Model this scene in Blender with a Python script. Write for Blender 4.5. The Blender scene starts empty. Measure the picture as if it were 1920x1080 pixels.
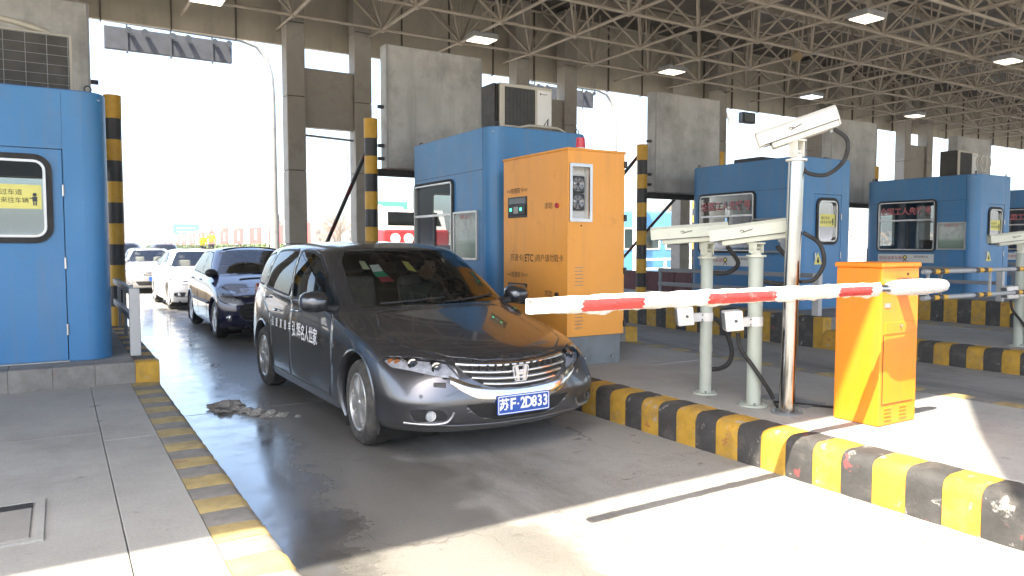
import bpy, bmesh, math, random
from mathutils import Vector, Matrix, Euler
random.seed(7)
R = math.radians
C = bpy.context.scene.collection
scene = bpy.context.scene

# ------------------------------------------------------------------ camera
cam_d = bpy.data.cameras.new('camera')
cam = bpy.data.objects.new('camera', cam_d); C.objects.link(cam)
scene.camera = cam
cam_d.sensor_width = 36.0
cam_d.lens = 36.0*1380/1920
cam_d.clip_start = 0.05
cam_d.clip_end = 6000
TH, PI_T = R(31.6), R(3.235)
_f = Vector((math.sin(TH)*math.cos(PI_T), math.cos(TH)*math.cos(PI_T), -math.sin(PI_T)))
_r = Vector((math.cos(TH), -math.sin(TH), 0))
_u = _r.cross(_f)
CAM = Vector((0, 0, 1.5))
cam.matrix_world = Matrix(((_r.x, _u.x, -_f.x, CAM.x), (_r.y, _u.y, -_f.y, CAM.y), (_r.z, _u.z, -_f.z, CAM.z), (0, 0, 0, 1)))
def pix(p):
    v = Vector(p)-CAM; w = v.dot(_f)
    if w < 0.05: return None
    return (960+1380*v.dot(_r)/w, 540-1380*v.dot(_u)/w, w)

# ------------------------------------------------------------------ light
SUN = Vector((0.55, 0.35, -1.0)).normalized()          # travel direction of the light
elev = math.asin(-SUN.z)
az = math.atan2(-SUN.x, -SUN.y)                          # direction towards the sun, clockwise from +Y
world = bpy.data.worlds.new('World'); scene.world = world
world.use_nodes = True
wn = world.node_tree
bg = wn.nodes['Background']
sky = wn.nodes.new('ShaderNodeTexSky'); sky.sky_type = 'NISHITA'
sky.sun_disc = False
sky.sun_elevation = elev
sky.sun_rotation = az
sky.air_density = 1.0; sky.dust_density = 4.0; sky.ozone_density = 1.0
wn.links.new(sky.outputs[0], bg.inputs[0])
bg.inputs[1].default_value = 0.13
sun_d = bpy.data.lights.new('sun', 'SUN'); sun_o = bpy.data.objects.new('sun', sun_d); C.objects.link(sun_o)
sun_d.energy = 3.5; sun_d.angle = R(0.6); sun_d.color = (1.0, 0.91, 0.77)
sun_o.rotation_euler = SUN.to_track_quat('-Z', 'Y').to_euler()
sun_o.location = (0, 0, 60)
vs = scene.view_settings
vs.view_transform = 'Standard'; vs.look = 'None'; vs.gamma = 1.0; vs.use_curve_mapping = False
vs.exposure = 2.45
scene.render.film_transparent = False
cy = scene.cycles
try:
    cy.max_bounces = 8; cy.diffuse_bounces = 4; cy.glossy_bounces = 4; cy.transmission_bounces = 6; cy.transparent_max_bounces = 12
    cy.caustics_reflective = False; cy.caustics_refractive = False
    cy.use_denoising = True
except Exception: pass

# ------------------------------------------------------------------ materials
def new_mat(name):
    m = bpy.data.materials.new(name); m.use_nodes = True
    return m, m.node_tree, m.node_tree.nodes['Principled BSDF']
def nd(nt, t, **kw):
    n = nt.nodes.new(t)
    for k, v in kw.items():
        if isinstance(k, str) and k.startswith('i_'): n.inputs[k[2:]].default_value = v
        else: setattr(n, k, v)
    return n
def noise(nt, scale, detail=5, rough=0.6, coord='Object', vec=None, stretch=None):
    tc = nd(nt, 'ShaderNodeTexCoord')
    src = tc.outputs[coord]
    if stretch:
        mp = nd(nt, 'ShaderNodeMapping'); mp.inputs['Scale'].default_value = stretch
        nt.links.new(src, mp.inputs['Vector']); src = mp.outputs[0]
    n = nd(nt, 'ShaderNodeTexNoise'); n.inputs['Scale'].default_value = scale
    n.inputs['Detail'].default_value = detail; n.inputs['Roughness'].default_value = rough
    nt.links.new(src, n.inputs['Vector'])
    return n.outputs['Fac']
def ramp(nt, fac, stops):
    r = nd(nt, 'ShaderNodeValToRGB')
    el = r.color_ramp.elements
    el[0].position, el[0].color = stops[0][0], (*stops[0][1], 1) if len(stops[0][1]) == 3 else stops[0][1]
    el[1].position, el[1].color = stops[-1][0], (*stops[-1][1], 1)
    for p, c in stops[1:-1]:
        e = el.new(p); e.color = (*c, 1)
    nt.links.new(fac, r.inputs[0])
    return r.outputs[0]
def g(v): return (v, v, v)
def mixc(nt, fac, a, b, blend='MIX'):
    m = nd(nt, 'ShaderNodeMix', data_type='RGBA', blend_type=blend)
    def put(sock, v):
        if hasattr(v, 'is_output'): nt.links.new(v, sock)
        elif isinstance(v, (int, float)): sock.default_value = v
        else: sock.default_value = (*v, 1)
    put(m.inputs[0], fac); put(m.inputs[6], a); put(m.inputs[7], b)
    return m.outputs[2]
def bump(nt, b, h, strength=0.3, dist=0.01):
    n = nd(nt, 'ShaderNodeBump'); n.inputs['Strength'].default_value = strength; n.inputs['Distance'].default_value = dist
    nt.links.new(h, n.inputs['Height']); nt.links.new(n.outputs[0], b.inputs['Normal'])
def simple(name, col, rough=0.5, metal=0.0, var=0.12, scale=6, bumpy=0.0, dirt=None, coat=0.0, spec=0.5, streak=None):
    m, nt, b = new_mat(name)
    f = noise(nt, scale)
    lo = tuple(max(0, c*(1-var)) for c in col); hi = tuple(c*(1+var) for c in col)
    c = ramp(nt, f, [(0.3, lo), (0.7, hi)])
    if dirt:
        f2 = noise(nt, dirt[1], 8, 0.7)
        k = ramp(nt, f2, [(dirt[2], g(0)), (dirt[3], g(1))])
        c = mixc(nt, k, c, dirt[0])
    if streak:      # rain streaks running down, and small scuffs
        f3 = noise(nt, streak[1], 7, 0.65, stretch=(5.0, 5.0, 0.35))
        c = mixc(nt, ramp(nt, f3, [(0.50, g(0)), (0.78, g(streak[2]))]), c, streak[0])
        f4 = noise(nt, streak[1]*7, 8, 0.75)
        c = mixc(nt, ramp(nt, f4, [(0.62, g(0)), (0.68, g(streak[2]*0.7))]), c, streak[0])
    nt.links.new(c, b.inputs['Base Color'])
    b.inputs['Metallic'].default_value = metal
    rr = ramp(nt, noise(nt, scale*2.3), [(0.3, g(max(0.02, rough*0.8))), (0.7, g(min(1, rough*1.2)))])
    nt.links.new(rr, b.inputs['Roughness'])
    b.inputs['Coat Weight'].default_value = coat; b.inputs['Coat Roughness'].default_value = 0.05
    b.inputs['Specular IOR Level'].default_value = spec
    if bumpy: bump(nt, b, noise(nt, scale*6, 8), bumpy, 0.01)
    return m
def emit(name, col, s):
    m, nt, b = new_mat(name)
    b.inputs['Base Color'].default_value = (*col, 1); b.inputs['Emission Color'].default_value = (*col, 1)
    b.inputs['Emission Strength'].default_value = s
    return m
def glassy(name, tint, refl_rough=0.02, clear=0.75, ior=1.5, refl=1.0):
    """thin pane: fresnel mix of a clear tinted pass-through and a mirror"""
    m = bpy.data.materials.new(name); m.use_nodes = True; nt = m.node_tree
    nt.nodes.clear()
    out = nd(nt, 'ShaderNodeOutputMaterial')
    tr = nd(nt, 'ShaderNodeBsdfTransparent'); tr.inputs[0].default_value = (*[t*clear for t in tint], 1)
    gl = nd(nt, 'ShaderNodeBsdfGlossy'); gl.inputs['Roughness'].default_value = refl_rough
    gl.inputs[0].default_value = (0.95*refl, 0.97*refl, refl, 1)
    fr = nd(nt, 'ShaderNodeFresnel'); fr.inputs[0].default_value = ior
    mx = nd(nt, 'ShaderNodeMixShader')
    nt.links.new(fr.outputs[0], mx.inputs[0]); nt.links.new(tr.outputs[0], mx.inputs[1]); nt.links.new(gl.outputs[0], mx.inputs[2])
    nt.links.new(mx.outputs[0], out.inputs[0])
    return m
M = {}
M['blue'] = simple('booth_blue_paint', (0.046, 0.205, 0.44), 0.38, 0, 0.07, 1.2, 0.02, dirt=((0.10, 0.17, 0.27), 2.2, 0.55, 0.9), streak=((0.13, 0.19, 0.26), 1.4, 0.6))
M['blue_dark'] = simple('booth_blue_panel', (0.028, 0.12, 0.30), 0.45, 0, 0.08, 1.5, 0.02, dirt=((0.09, 0.13, 0.2), 2.2, 0.58, 0.95))
M['orange'] = simple('cabinet_orange', (0.84, 0.35, 0.05), 0.42, 0, 0.05, 1.5, 0.02, dirt=((0.45, 0.17, 0.04), 3.0, 0.58, 0.9), streak=((0.46, 0.22, 0.07), 2.0, 0.32))
M['amber'] = simple('barrier_orange', (0.84, 0.235, 0.010), 0.4, 0, 0.05, 1.5, 0.015, dirt=((0.55, 0.22, 0.05), 4.0, 0.62, 0.95), streak=((0.45, 0.19, 0.05), 3.0, 0.5))
M['grey_paint'] = simple('grey_paint', (0.30, 0.31, 0.31), 0.5, 0, 0.12, 4, 0.05, dirt=((0.17, 0.15, 0.13), 3, 0.55, 0.9))
M['base_grey'] = simple('base_grey', (0.17, 0.19, 0.20), 0.55, 0, 0.15, 4, 0.05, dirt=((0.11, 0.10, 0.09), 3, 0.5, 0.9))
M['pole_green'] = simple('pole_grey_green', (0.42, 0.46, 0.40), 0.5, 0, 0.08, 5, 0.03, dirt=((0.24, 0.22, 0.18), 7, 0.6, 0.85))
M['steel'] = simple('stainless', (0.42, 0.41, 0.385), 0.16, 1.0, 0.08, 3)
M['chrome'] = simple('chrome', (0.80, 0.80, 0.80), 0.12, 1.0, 0.04, 3)
M['satin'] = simple('satin_metal', (0.50, 0.50, 0.50), 0.32, 1.0, 0.06, 3)
M['alu'] = simple('aluminium', (0.50, 0.50, 0.49), 0.35, 0.85, 0.08, 5)
M['black'] = simple('black_plastic', (0.018, 0.018, 0.019), 0.5, 0, 0.25, 8)
M['rubber'] = simple('rubber', (0.022, 0.021, 0.020), 0.75, 0, 0.3, 6)
M['tyre'] = simple('tyre_rubber', (0.045, 0.043, 0.040), 0.85, 0, 0.25, 7, 0.1, dirt=((0.14, 0.13, 0.11), 9, 0.45, 0.8))
M['white'] = simple('white_plastic', (0.74, 0.73, 0.70), 0.45, 0, 0.05, 5, 0.03, dirt=((0.45, 0.42, 0.36), 6, 0.62, 0.9))
M['wrap'] = simple('white_film', (0.66, 0.65, 0.62), 0.3, 0, 0.10, 9, 0.3, dirt=((0.30, 0.28, 0.25), 9, 0.55, 0.8))
M['cream'] = simple('cream_paint', (0.60, 0.61, 0.50), 0.42, 0, 0.05, 5, 0.02, dirt=((0.40, 0.38, 0.28), 5, 0.6, 0.9))
M['ivory'] = simple('ivory_paint', (0.74, 0.71, 0.63), 0.4, 0, 0.05, 5, 0.02)
M['red'] = simple('red_film', (0.50, 0.04, 0.035), 0.35, 0, 0.15, 8, 0.25, dirt=((0.55, 0.30, 0.27), 11, 0.58, 0.75))
M['yellow'] = simple('yellow_paint', (0.62, 0.34, 0.025), 0.5, 0, 0.12, 6, 0.05, dirt=((0.30, 0.18, 0.05), 6, 0.58, 0.85))
M['bandblack'] = simple('black_paint', (0.028, 0.028, 0.030), 0.5, 0, 0.2, 6, 0.05, dirt=((0.10, 0.09, 0.08), 6, 0.6, 0.9))
M['lemon'] = simple('yellow_notice', (0.80, 0.73, 0.20), 0.5, 0, 0.05, 5)
M['board'] = simple('weathered_sheet', (0.50, 0.50, 0.48), 0.55, 0, 0.14, 1.6, 0.03, dirt=((0.25, 0.24, 0.22), 1.3, 0.46, 0.75), streak=((0.22, 0.21, 0.195), 0.9, 0.6))
M['truss'] = simple('truss_paint', (0.43, 0.375, 0.30), 0.55, 0, 0.12, 2.0, 0, dirt=((0.20, 0.15, 0.11), 3.0, 0.5, 0.85))
M['fascia'] = simple('fascia_sheet', (0.48, 0.44, 0.35), 0.6, 0, 0.07, 1.5, 0.03, dirt=((0.27, 0.25, 0.21), 1.2, 0.5, 0.8), streak=((0.22, 0.20, 0.165), 0.9, 0.5))
M['deck'] = simple('roof_deck', (0.12, 0.10, 0.08), 0.7, 0, 0.25, 0.8, 0.0, dirt=((0.13, 0.11, 0.09), 0.6, 0.48, 0.7))
M['concrete_col'] = simple('column_cladding', (0.36, 0.335, 0.29), 0.6, 0, 0.10, 2.0, 0.05, dirt=((0.20, 0.18, 0.15), 2.0, 0.5, 0.8))
M['ivory_horn'] = simple('tan_horn', (0.34, 0.25, 0.14), 0.5, 0, 0.1, 5)
M['rust'] = simple('rusty_red', (0.085, 0.014, 0.012), 0.6, 0, 0.2, 5)
M['lampsilver'] = simple('lamp_silver', (0.70, 0.71, 0.73), 0.25, 0.15, 0.25, 22)
M['plens'] = simple('projector_lens', (0.05, 0.06, 0.08), 0.03, 0, 0.1, 8)
M['lorryred'] = simple('lorry_red', (0.42, 0.03, 0.035), 0.35, 0, 0.08, 2)
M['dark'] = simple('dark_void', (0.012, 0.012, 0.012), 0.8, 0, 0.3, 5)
M['sign_dark'] = simple('sign_back', (0.05, 0.055, 0.065), 0.6, 0, 0.2, 5)
M['glass'] = glassy('pane', (0.88, 0.95, 0.96), 0.02, 0.62, 1.45, 0.42)
M['cabin_in'] = simple('booth_inside', (0.42, 0.42, 0.40), 0.7, 0, 0.08, 3)
M['ink'] = simple('black_ink', (0.03, 0.02, 0.015), 0.6, 0, 0.1, 5)
M['redink'] = simple('red_ink', (0.45, 0.03, 0.05), 0.6, 0, 0.1, 5)
M['whiteink'] = simple('white_ink', (0.85, 0.85, 0.85), 0.5, 0, 0.03, 5)
M['paper'] = simple('paper_white', (0.72, 0.72, 0.69), 0.6, 0, 0.06, 4)
M['led'] = emit('green_led', (0.05, 0.9, 0.3), 1.6)
M['lamp'] = emit('lamp_glow', (1.0, 0.86, 0.66), 0.9)
M['lampcool'] = emit('lamp_glow_cool', (0.85, 0.93, 1.0), 0.9)

def kerb_mat(name, col, chip):
    m, nt, b = new_mat(name)
    oi = nd(nt, 'ShaderNodeObjectInfo')
    tc = nd(nt, 'ShaderNodeTexCoord')
    ad = nd(nt, 'ShaderNodeVectorMath', operation='ADD')
    sc = nd(nt, 'ShaderNodeVectorMath', operation='SCALE'); sc.inputs['Scale'].default_value = 37.0
    cb = nd(nt, 'ShaderNodeCombineXYZ')
    for i in range(3): nt.links.new(oi.outputs['Random'], cb.inputs[i])
    nt.links.new(cb.outputs[0], sc.inputs[0]); nt.links.new(tc.outputs['Object'], ad.inputs[0]); nt.links.new(sc.outputs[0], ad.inputs[1])
    def nz(s, d=6, r=0.65):
        n = nd(nt, 'ShaderNodeTexNoise'); n.inputs['Scale'].default_value = s; n.inputs['Detail'].default_value = d; n.inputs['Roughness'].default_value = r
        nt.links.new(ad.outputs[0], n.inputs['Vector']); return n.outputs['Fac']
    base = ramp(nt, nz(9), [(0.3, tuple(c*0.7 for c in col)), (0.7, tuple(c*1.15 for c in col))])
    # grime, chips to bare concrete, and rubbed-off car paint
    c = mixc(nt, ramp(nt, nz(5, 8, 0.75), [(0.5, g(0)), (0.75, g(0.75))]), base, (0.15, 0.135, 0.115))
    c = mixc(nt, ramp(nt, nz(7.5, 9, 0.68), [(0.605, g(0)), (0.65, g(chip*0.75))]), c, (0.33, 0.315, 0.29))
    c = mixc(nt, ramp(nt, nz(6.1, 9, 0.66), [(0.63, g(0)), (0.66, g(chip*0.7))]), c, (0.28, 0.06, 0.06))
    nt.links.new(c, b.inputs['Base Color']); b.inputs['Roughness'].default_value = 0.72
    bump(nt, b, nz(22, 8, 0.7), 0.5, 0.012)
    return m
M['kerb_y'] = kerb_mat('kerb_yellow', (0.50, 0.29, 0.03), 1.0)
M['kerb_b'] = kerb_mat('kerb_black', (0.05, 0.049, 0.047), 1.0)
M['kerb_fy'] = kerb_mat('kerb_faded_yellow', (0.40, 0.31, 0.13), 0.5)
M['kerb_g'] = kerb_mat('kerb_bare_grey', (0.23, 0.22, 0.20), 0.25)

def concrete(name, col, sc=1.0, stain=(0.12, 0.11, 0.10), amt=0.8):
    m, nt, b = new_mat(name)
    c = ramp(nt, noise(nt, 1.3*sc, 8, 0.7), [(0.3, tuple(x*0.82 for x in col)), (0.7, tuple(x*1.12 for x in col))])
    c = mixc(nt, ramp(nt, noise(nt, 0.55*sc, 8, 0.72), [(0.52, g(0)), (0.75, g(amt))]), c, stain)
    c = mixc(nt, ramp(nt, noise(nt, 7*sc, 6, 0.6), [(0.66, g(0)), (0.70, g(0.55))]), c, tuple(x*0.45 for x in col))
    sp = ramp(nt, noise(nt, 90*sc, 3, 0.6), [(0.35, g(0.92)), (0.65, g(1.06))])
    c = mixc(nt, 1.0, c, sp, 'MULTIPLY')
    nt.links.new(c, b.inputs['Base Color']); b.inputs['Roughness'].default_value = 0.85
    bump(nt, b, noise(nt, 40*sc, 8, 0.7), 0.25, 0.006)
    return m
M['slab'] = concrete('island_concrete', (0.33, 0.328, 0.305), 1.0, (0.17, 0.16, 0.15), 0.7)
M['slab_s'] = concrete('plinth_concrete', (0.27, 0.26, 0.24), 1.3)

def road_material():
    m, nt, b = new_mat('road_concrete')
    tc = nd(nt, 'ShaderNodeTexCoord')
    sx = nd(nt, 'ShaderNodeSeparateXYZ'); nt.links.new(tc.outputs['Object'], sx.inputs[0])
    def mth(op, a, b_=None, c_=None):
        n = nd(nt, 'ShaderNodeMath', operation=op)
        for i, v in enumerate((a, b_, c_)):
            if v is None: continue
            if hasattr(v, 'is_output'): nt.links.new(v, n.inputs[i])
            else: n.inputs[i].default_value = v
        return n.outputs[0]
    def sstep(v, a, b_):
        n = nd(nt, 'ShaderNodeMapRange', interpolation_type='SMOOTHSTEP')
        nt.links.new(v, n.inputs['Value']); n.inputs['From Min'].default_value = a; n.inputs['From Max'].default_value = b_
        return n.outputs[0]
    X, Y = sx.outputs[0], sx.outputs[1]
    col = ramp(nt, noise(nt, 1.1, 8, 0.7), [(0.3, (0.27, 0.265, 0.245)), (0.7, (0.37, 0.362, 0.335))])
    col = mixc(nt, ramp(nt, noise(nt, 0.55, 9, 0.78), [(0.47, g(0)), (0.66, g(0.75))]), col, (0.145, 0.136, 0.118))
    # tyre-darkened track along every lane, oil down the middle
    lane = mth('FRACT', mth('DIVIDE', mth('ADD', X, 49.5-2.4+2.75), 5.5))       # 0.5 at a lane centre
    off = mth('ABSOLUTE', mth('SUBTRACT', lane, 0.5))
    oil = mth('MULTIPLY', sstep(off, 0.16, 0.02), ramp(nt, noise(nt, 2.2, 7, 0.7, stretch=(1, 0.25, 1)), [(0.35, g(0)), (0.65, g(0.75))]))
    col = mixc(nt, oil, col, (0.115, 0.108, 0.095))
    flake = ramp(nt, noise(nt, 5.5, 7, 0.66, stretch=(0.6, 1.5, 1)), [(0.635, g(0)), (0.655, g(0.75))])
    col = mixc(nt, flake, col, (0.12, 0.11, 0.095))
    # hairline cracks
    tcw = nd(nt, 'ShaderNodeTexCoord'); wn_ = nd(nt, 'ShaderNodeTexNoise'); wn_.inputs['Scale'].default_value = 1.6; wn_.inputs['Detail'].default_value = 6; nt.links.new(tcw.outputs['Object'], wn_.inputs['Vector'])
    wm = nd(nt, 'ShaderNodeVectorMath', operation='MULTIPLY_ADD'); nt.links.new(wn_.outputs['Color'], wm.inputs[0]); wm.inputs[1].default_value = (0.9, 0.9, 0.0); nt.links.new(tcw.outputs['Object'], wm.inputs[2])
    vo = nd(nt, 'ShaderNodeTexVoronoi', feature='DISTANCE_TO_EDGE'); vo.inputs['Scale'].default_value = 0.42; nt.links.new(wm.outputs[0], vo.inputs['Vector'])
    crack = mth('MULTIPLY', ramp(nt, vo.outputs['Distance'], [(0.0, g(1)), (0.004, g(0))]), ramp(nt, noise(nt, 0.9, 4, 0.6), [(0.45, g(0)), (0.6, g(0.8))]))
    col = mixc(nt, crack, col, (0.05, 0.045, 0.04))
    # wet: along the left edge of the first lane
    wob = mth('MULTIPLY', mth('SUBTRACT', noise(nt, 1.3, 6, 0.65), 0.5), 1.5)
    xw = mth('ADD', X, wob)
    lim = mth('ADD', mth('MULTIPLY', Y, 0.055), 1.08)
    wet = mth('SUBTRACT', 1.0, sstep(mth('SUBTRACT', xw, lim), -0.22, 0.22))
    wet = mth('MULTIPLY', wet, sstep(X, 0.55, 0.70))
    wet = mth('MULTIPLY', wet, mth('SUBTRACT', 1.0, sstep(Y, 19.0, 20.5)))
    damp = mth('SUBTRACT', 1.0, sstep(mth('SUBTRACT', xw, mth('ADD', lim, 0.85)), -0.15, 0.15))
    damp = mth('MULTIPLY', damp, mth('MULTIPLY', sstep(X, 0.55, 0.70), sstep(Y, -6.0, -5.0)))
    damp = mth('MULTIPLY', damp, mth('SUBTRACT', 1.0, sstep(Y, 14.0, 18.0)))
    col = mixc(nt, mth('MULTIPLY', damp, 0.58), col, (0.095, 0.089, 0.076))
    col = mixc(nt, mth('MULTIPLY', wet, 0.75), col, (0.045, 0.044, 0.042))
    sp = ramp(nt, noise(nt, 85, 3, 0.6), [(0.35, g(0.85)), (0.65, g(1.12))])
    col = mixc(nt, 1.0, col, sp, 'MULTIPLY')
    nt.links.new(col, b.inputs['Base Color'])
    ripple = ramp(nt, noise(nt, 3.0, 6, 0.7), [(0.38, g(0.07)), (0.64, g(0.24))])
    ro = mixc(nt, wet, mixc(nt, damp, g(0.80), g(0.36)), ripple)
    nt.links.new(ro, b.inputs['Roughness'])
    nt.links.new(mth('MULTIPLY', wet, 0.9), b.inputs['Coat Weight']); nt.links.new(ripple, b.inputs['Coat Roughness'])
    hgt = mth('MULTIPLY', noise(nt, 38, 8, 0.7), mth('SUBTRACT', 1.0, mth('MULTIPLY', wet, 0.93)))
    bump(nt, b, hgt, 0.30, 0.007)
    return m
M['road'] = road_material()
M['ground'] = concrete('ground_earth', (0.22, 0.20, 0.16), 0.2)
M['asphalt'] = concrete('plaza_asphalt', (0.23, 0.225, 0.21), 0.4, (0.15, 0.145, 0.135), 0.6)

# ------------------------------------------------------------------ geometry helpers
def spline(pts, k=5):
    P = [Vector(p) for p in pts]; P = [P[0]*2-P[1]]+P+[P[-1]*2-P[-2]]; out = []
    for i in range(1, len(P)-2):
        a, b, c, d = P[i-1:i+3]
        for j in range(k):
            t = j/k; out.append(0.5*((2*b)+(c-a)*t+(2*a-5*b+4*c-d)*t*t+(3*b-a-3*c+d)*t**3))
    out.append(P[-2]); return out
class MB:
    def __init__(s): s.bm = bmesh.new()
    def quad(s, pts):
        return s.bm.faces.new([s.bm.verts.new(p) for p in pts])
    def box(s, x0, x1, y0, y1, z0, z1, bev=0.0, seg=2):
        b2 = bmesh.new() if bev else s.bm
        v = [b2.verts.new((x, y, z)) for x in (x0, x1) for y in (y0, y1) for z in (z0, z1)]
        for f in ((0, 1, 3, 2), (4, 6, 7, 5), (0, 4, 5, 1), (2, 3, 7, 6), (0, 2, 6, 4), (1, 5, 7, 3)):
            b2.faces.new([v[i] for i in f])
        if bev:
            bmesh.ops.bevel(b2, geom=b2.edges[:], offset=bev, segments=seg, affect='EDGES', profile=0.5)
            s._merge(b2)
        return s
    def _merge(s, b2, mtx=None):
        if mtx: bmesh.ops.transform(b2, matrix=mtx, verts=b2.verts[:])
        me = bpy.data.meshes.new('tmp'); b2.to_mesh(me); b2.free()
        s.bm.from_mesh(me); bpy.data.meshes.remove(me)
    def obox(s, mtx, sx, sy, sz, bev=0.0, seg=2):
        m2 = MB(); m2.box(-sx/2, sx/2, -sy/2, sy/2, -sz/2, sz/2, bev, seg); s._merge(m2.bm, mtx); return s
    def cyl(s, p0, p1, r0, n=12, r1=None, caps=True):
        p0, p1 = Vector(p0), Vector(p1); r1 = r0 if r1 is None else r1
        d = (p1-p0).normalized(); a = d.orthogonal().normalized(); b = d.cross(a)
        A = []; B = []
        for i in range(n):
            t = 2*math.pi*i/n; o = a*math.cos(t)+b*math.sin(t)
            A.append(s.bm.verts.new(p0+o*r0)); B.append(s.bm.verts.new(p1+o*r1))
        for i in range(n):
            j = (i+1) % n; s.bm.faces.new((A[i], A[j], B[j], B[i]))
        if caps:
            s.bm.faces.new(A[::-1]); s.bm.faces.new(B)
        return s
    def tube(s, pts, r, n=8, caps=True):
        pts = [Vector(p) for p in pts]; rings = []
        up = None
        for i, p in enumerate(pts):
            d = (pts[min(i+1, len(pts)-1)]-pts[max(i-1, 0)]).normalized()
            if up is None: up = d.orthogonal().normalized()
            a = (up-d*up.dot(d)).normalized(); up = a; b = d.cross(a)
            rr = r[i] if isinstance(r, (list, tuple)) else r
            rings.append([s.bm.verts.new(p+(a*math.cos(2*math.pi*k/n)+b*math.sin(2*math.pi*k/n))*rr) for k in range(n)])
        for A, B in zip(rings, rings[1:]):
            for i in range(n):
                j = (i+1) % n; s.bm.faces.new((A[i], A[j], B[j], B[i]))
        if caps:
            s.bm.faces.new(rings[0][::-1]); s.bm.faces.new(rings[-1])
        return s
    def prism(s, poly, o, u, v, n, d):
        """polygon poly (2-D) in the plane o + a*u + b*v, extruded d along n"""
        o, u, v, n = Vector(o), Vector(u), Vector(v), Vector(n)
        A = [s.bm.verts.new(o+u*a+v*b) for a, b in poly]
        if d == 0:
            s.bm.faces.new(A); return s
        B = [s.bm.verts.new(o+u*a+v*b+n*d) for a, b in poly]
        k = len(poly)
        s.bm.faces.new(A[::-1]); s.bm.faces.new(B)
        for i in range(k):
            j = (i+1) % k; s.bm.faces.new((A[i], A[j], B[j], B[i]))
        return s
    def ringprism(s, outer, inner, o, u, v, n, d):
        """frame between two polygons with the same number of corners, d thick"""
        o, u, v, n = Vector(o), Vector(u), Vector(v), Vector(n)
        L = [[s.bm.verts.new(o+u*a+v*b+n*k) for a, b in poly] for k in (0, d) for poly in (outer, inner)]
        O0, I0, O1, I1 = L; k = len(outer)
        for i in range(k):
            j = (i+1) % k
            s.bm.faces.new((O1[i], O1[j], I1[j], I1[i])); s.bm.faces.new((O0[i], I0[i], I0[j], O0[j]))
            s.bm.faces.new((O0[i], O0[j], O1[j], O1[i])); s.bm.faces.new((I0[i], I1[i], I1[j], I0[j]))
        return s
    def build(s, name, mat, parent=None, smooth=None, label=None):
        bmesh.ops.recalc_face_normals(s.bm, faces=s.bm.faces[:])
        me = bpy.data.meshes.new(name); s.bm.to_mesh(me); s.bm.free()
        return link(name, me, mat, parent, smooth, label)
def link(name, me, mat=None, parent=None, smooth=None, label=None):
    o = bpy.data.objects.new(name, me); C.objects.link(o)
    if mat:
        for m_ in (mat if isinstance(mat, (list, tuple)) else [mat]): me.materials.append(m_)
    if smooth is not None:
        me.shade_smooth()
        if smooth < 179: me.set_sharp_from_angle(angle=R(smooth))
    if parent is not None:
        o.parent = parent; o.matrix_parent_inverse = parent.matrix_world.inverted()
    if label: o['label'] = label
    return o
def tag(o, label=None, cat=None, group=None, kind=None):
    if label: o['label'] = label
    if cat: o['category'] = cat
    if group: o['group'] = group
    if kind: o['kind'] = kind
    return o
def thing(name, label, cat, loc=(0, 0, 0), group=None, rz=0.0):
    o = bpy.data.objects.new(name, None); C.objects.link(o)
    o.empty_display_size = 0.2
    o.location = loc; o.rotation_euler = (0, 0, rz)
    o.matrix_world = Matrix.Translation(loc) @ Matrix.Rotation(rz, 4, 'Z')
    return tag(o, label, cat, group)
def dup(root, d, label=None, skip=()):
    """copy of a thing and its parts and sub-parts, moved by d"""
    kids = {}
    for o in bpy.data.objects:
        if o.parent: kids.setdefault(o.parent.name, []).append(o)
    c = root.copy(); C.objects.link(c)
    c.location = root.location+Vector(d); c.matrix_world = Matrix.Translation(d) @ root.matrix_world
    if label: c['label'] = label
    def rec(a, b):
        for ch in kids.get(a.name, []):
            if ch.name.split('.')[0] in skip: continue
            mi = ch.matrix_parent_inverse.copy(); k = ch.copy(); C.objects.link(k); k.parent = b; k.matrix_parent_inverse = mi; rec(ch, k)
    rec(root, c)
    return c
def rrect(x0, x1, y0, y1, r, n=5):
    P = []
    for cx, cy, a0 in ((x1-r, y1-r, 0), (x0+r, y1-r, 90), (x0+r, y0+r, 180), (x1-r, y0+r, 270)):
        for i in range(n+1):
            a = R(a0+90*i/n); P.append((cx+r*math.cos(a), cy+r*math.sin(a)))
    return P
def text(body, size, o, u, v, mat, parent, name='lettering', align='CENTER', sx=1.0, bold=0.0):
    cu = bpy.data.curves.new('t', 'FONT'); cu.body = body; cu.size = size
    cu.align_x = align; cu.align_y = 'CENTER'; cu.resolution_u = 2; cu.offset = bold
    ob = bpy.data.objects.new('t', cu); C.objects.link(ob)
    dg = bpy.context.evaluated_depsgraph_get(); dg.update()
    me = bpy.data.meshes.new_from_object(ob.evaluated_get(dg))
    bpy.data.objects.remove(ob); bpy.data.curves.remove(cu)
    u, v = Vector(u).normalized(), Vector(v).normalized(); n = u.cross(v)
    me.transform(Matrix(((u.x*sx, v.x, n.x, o[0]), (u.y*sx, v.y, n.y, o[1]), (u.z*sx, v.z, n.z, o[2]), (0, 0, 0, 1))))
    me.materials.clear()
    return link(name, me, mat, parent)
def bar_mtx(a, b):
    a, b = Vector(a), Vector(b); d = b-a
    return Matrix.Translation(a) @ d.to_track_quat('Z', 'Y').to_matrix().to_4x4() @ Matrix.Diagonal((1, 1, d.length, 1))
UX, UY, UZ = Vector((1, 0, 0)), Vector((0, 1, 0)), Vector((0, 0, 1))
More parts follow.
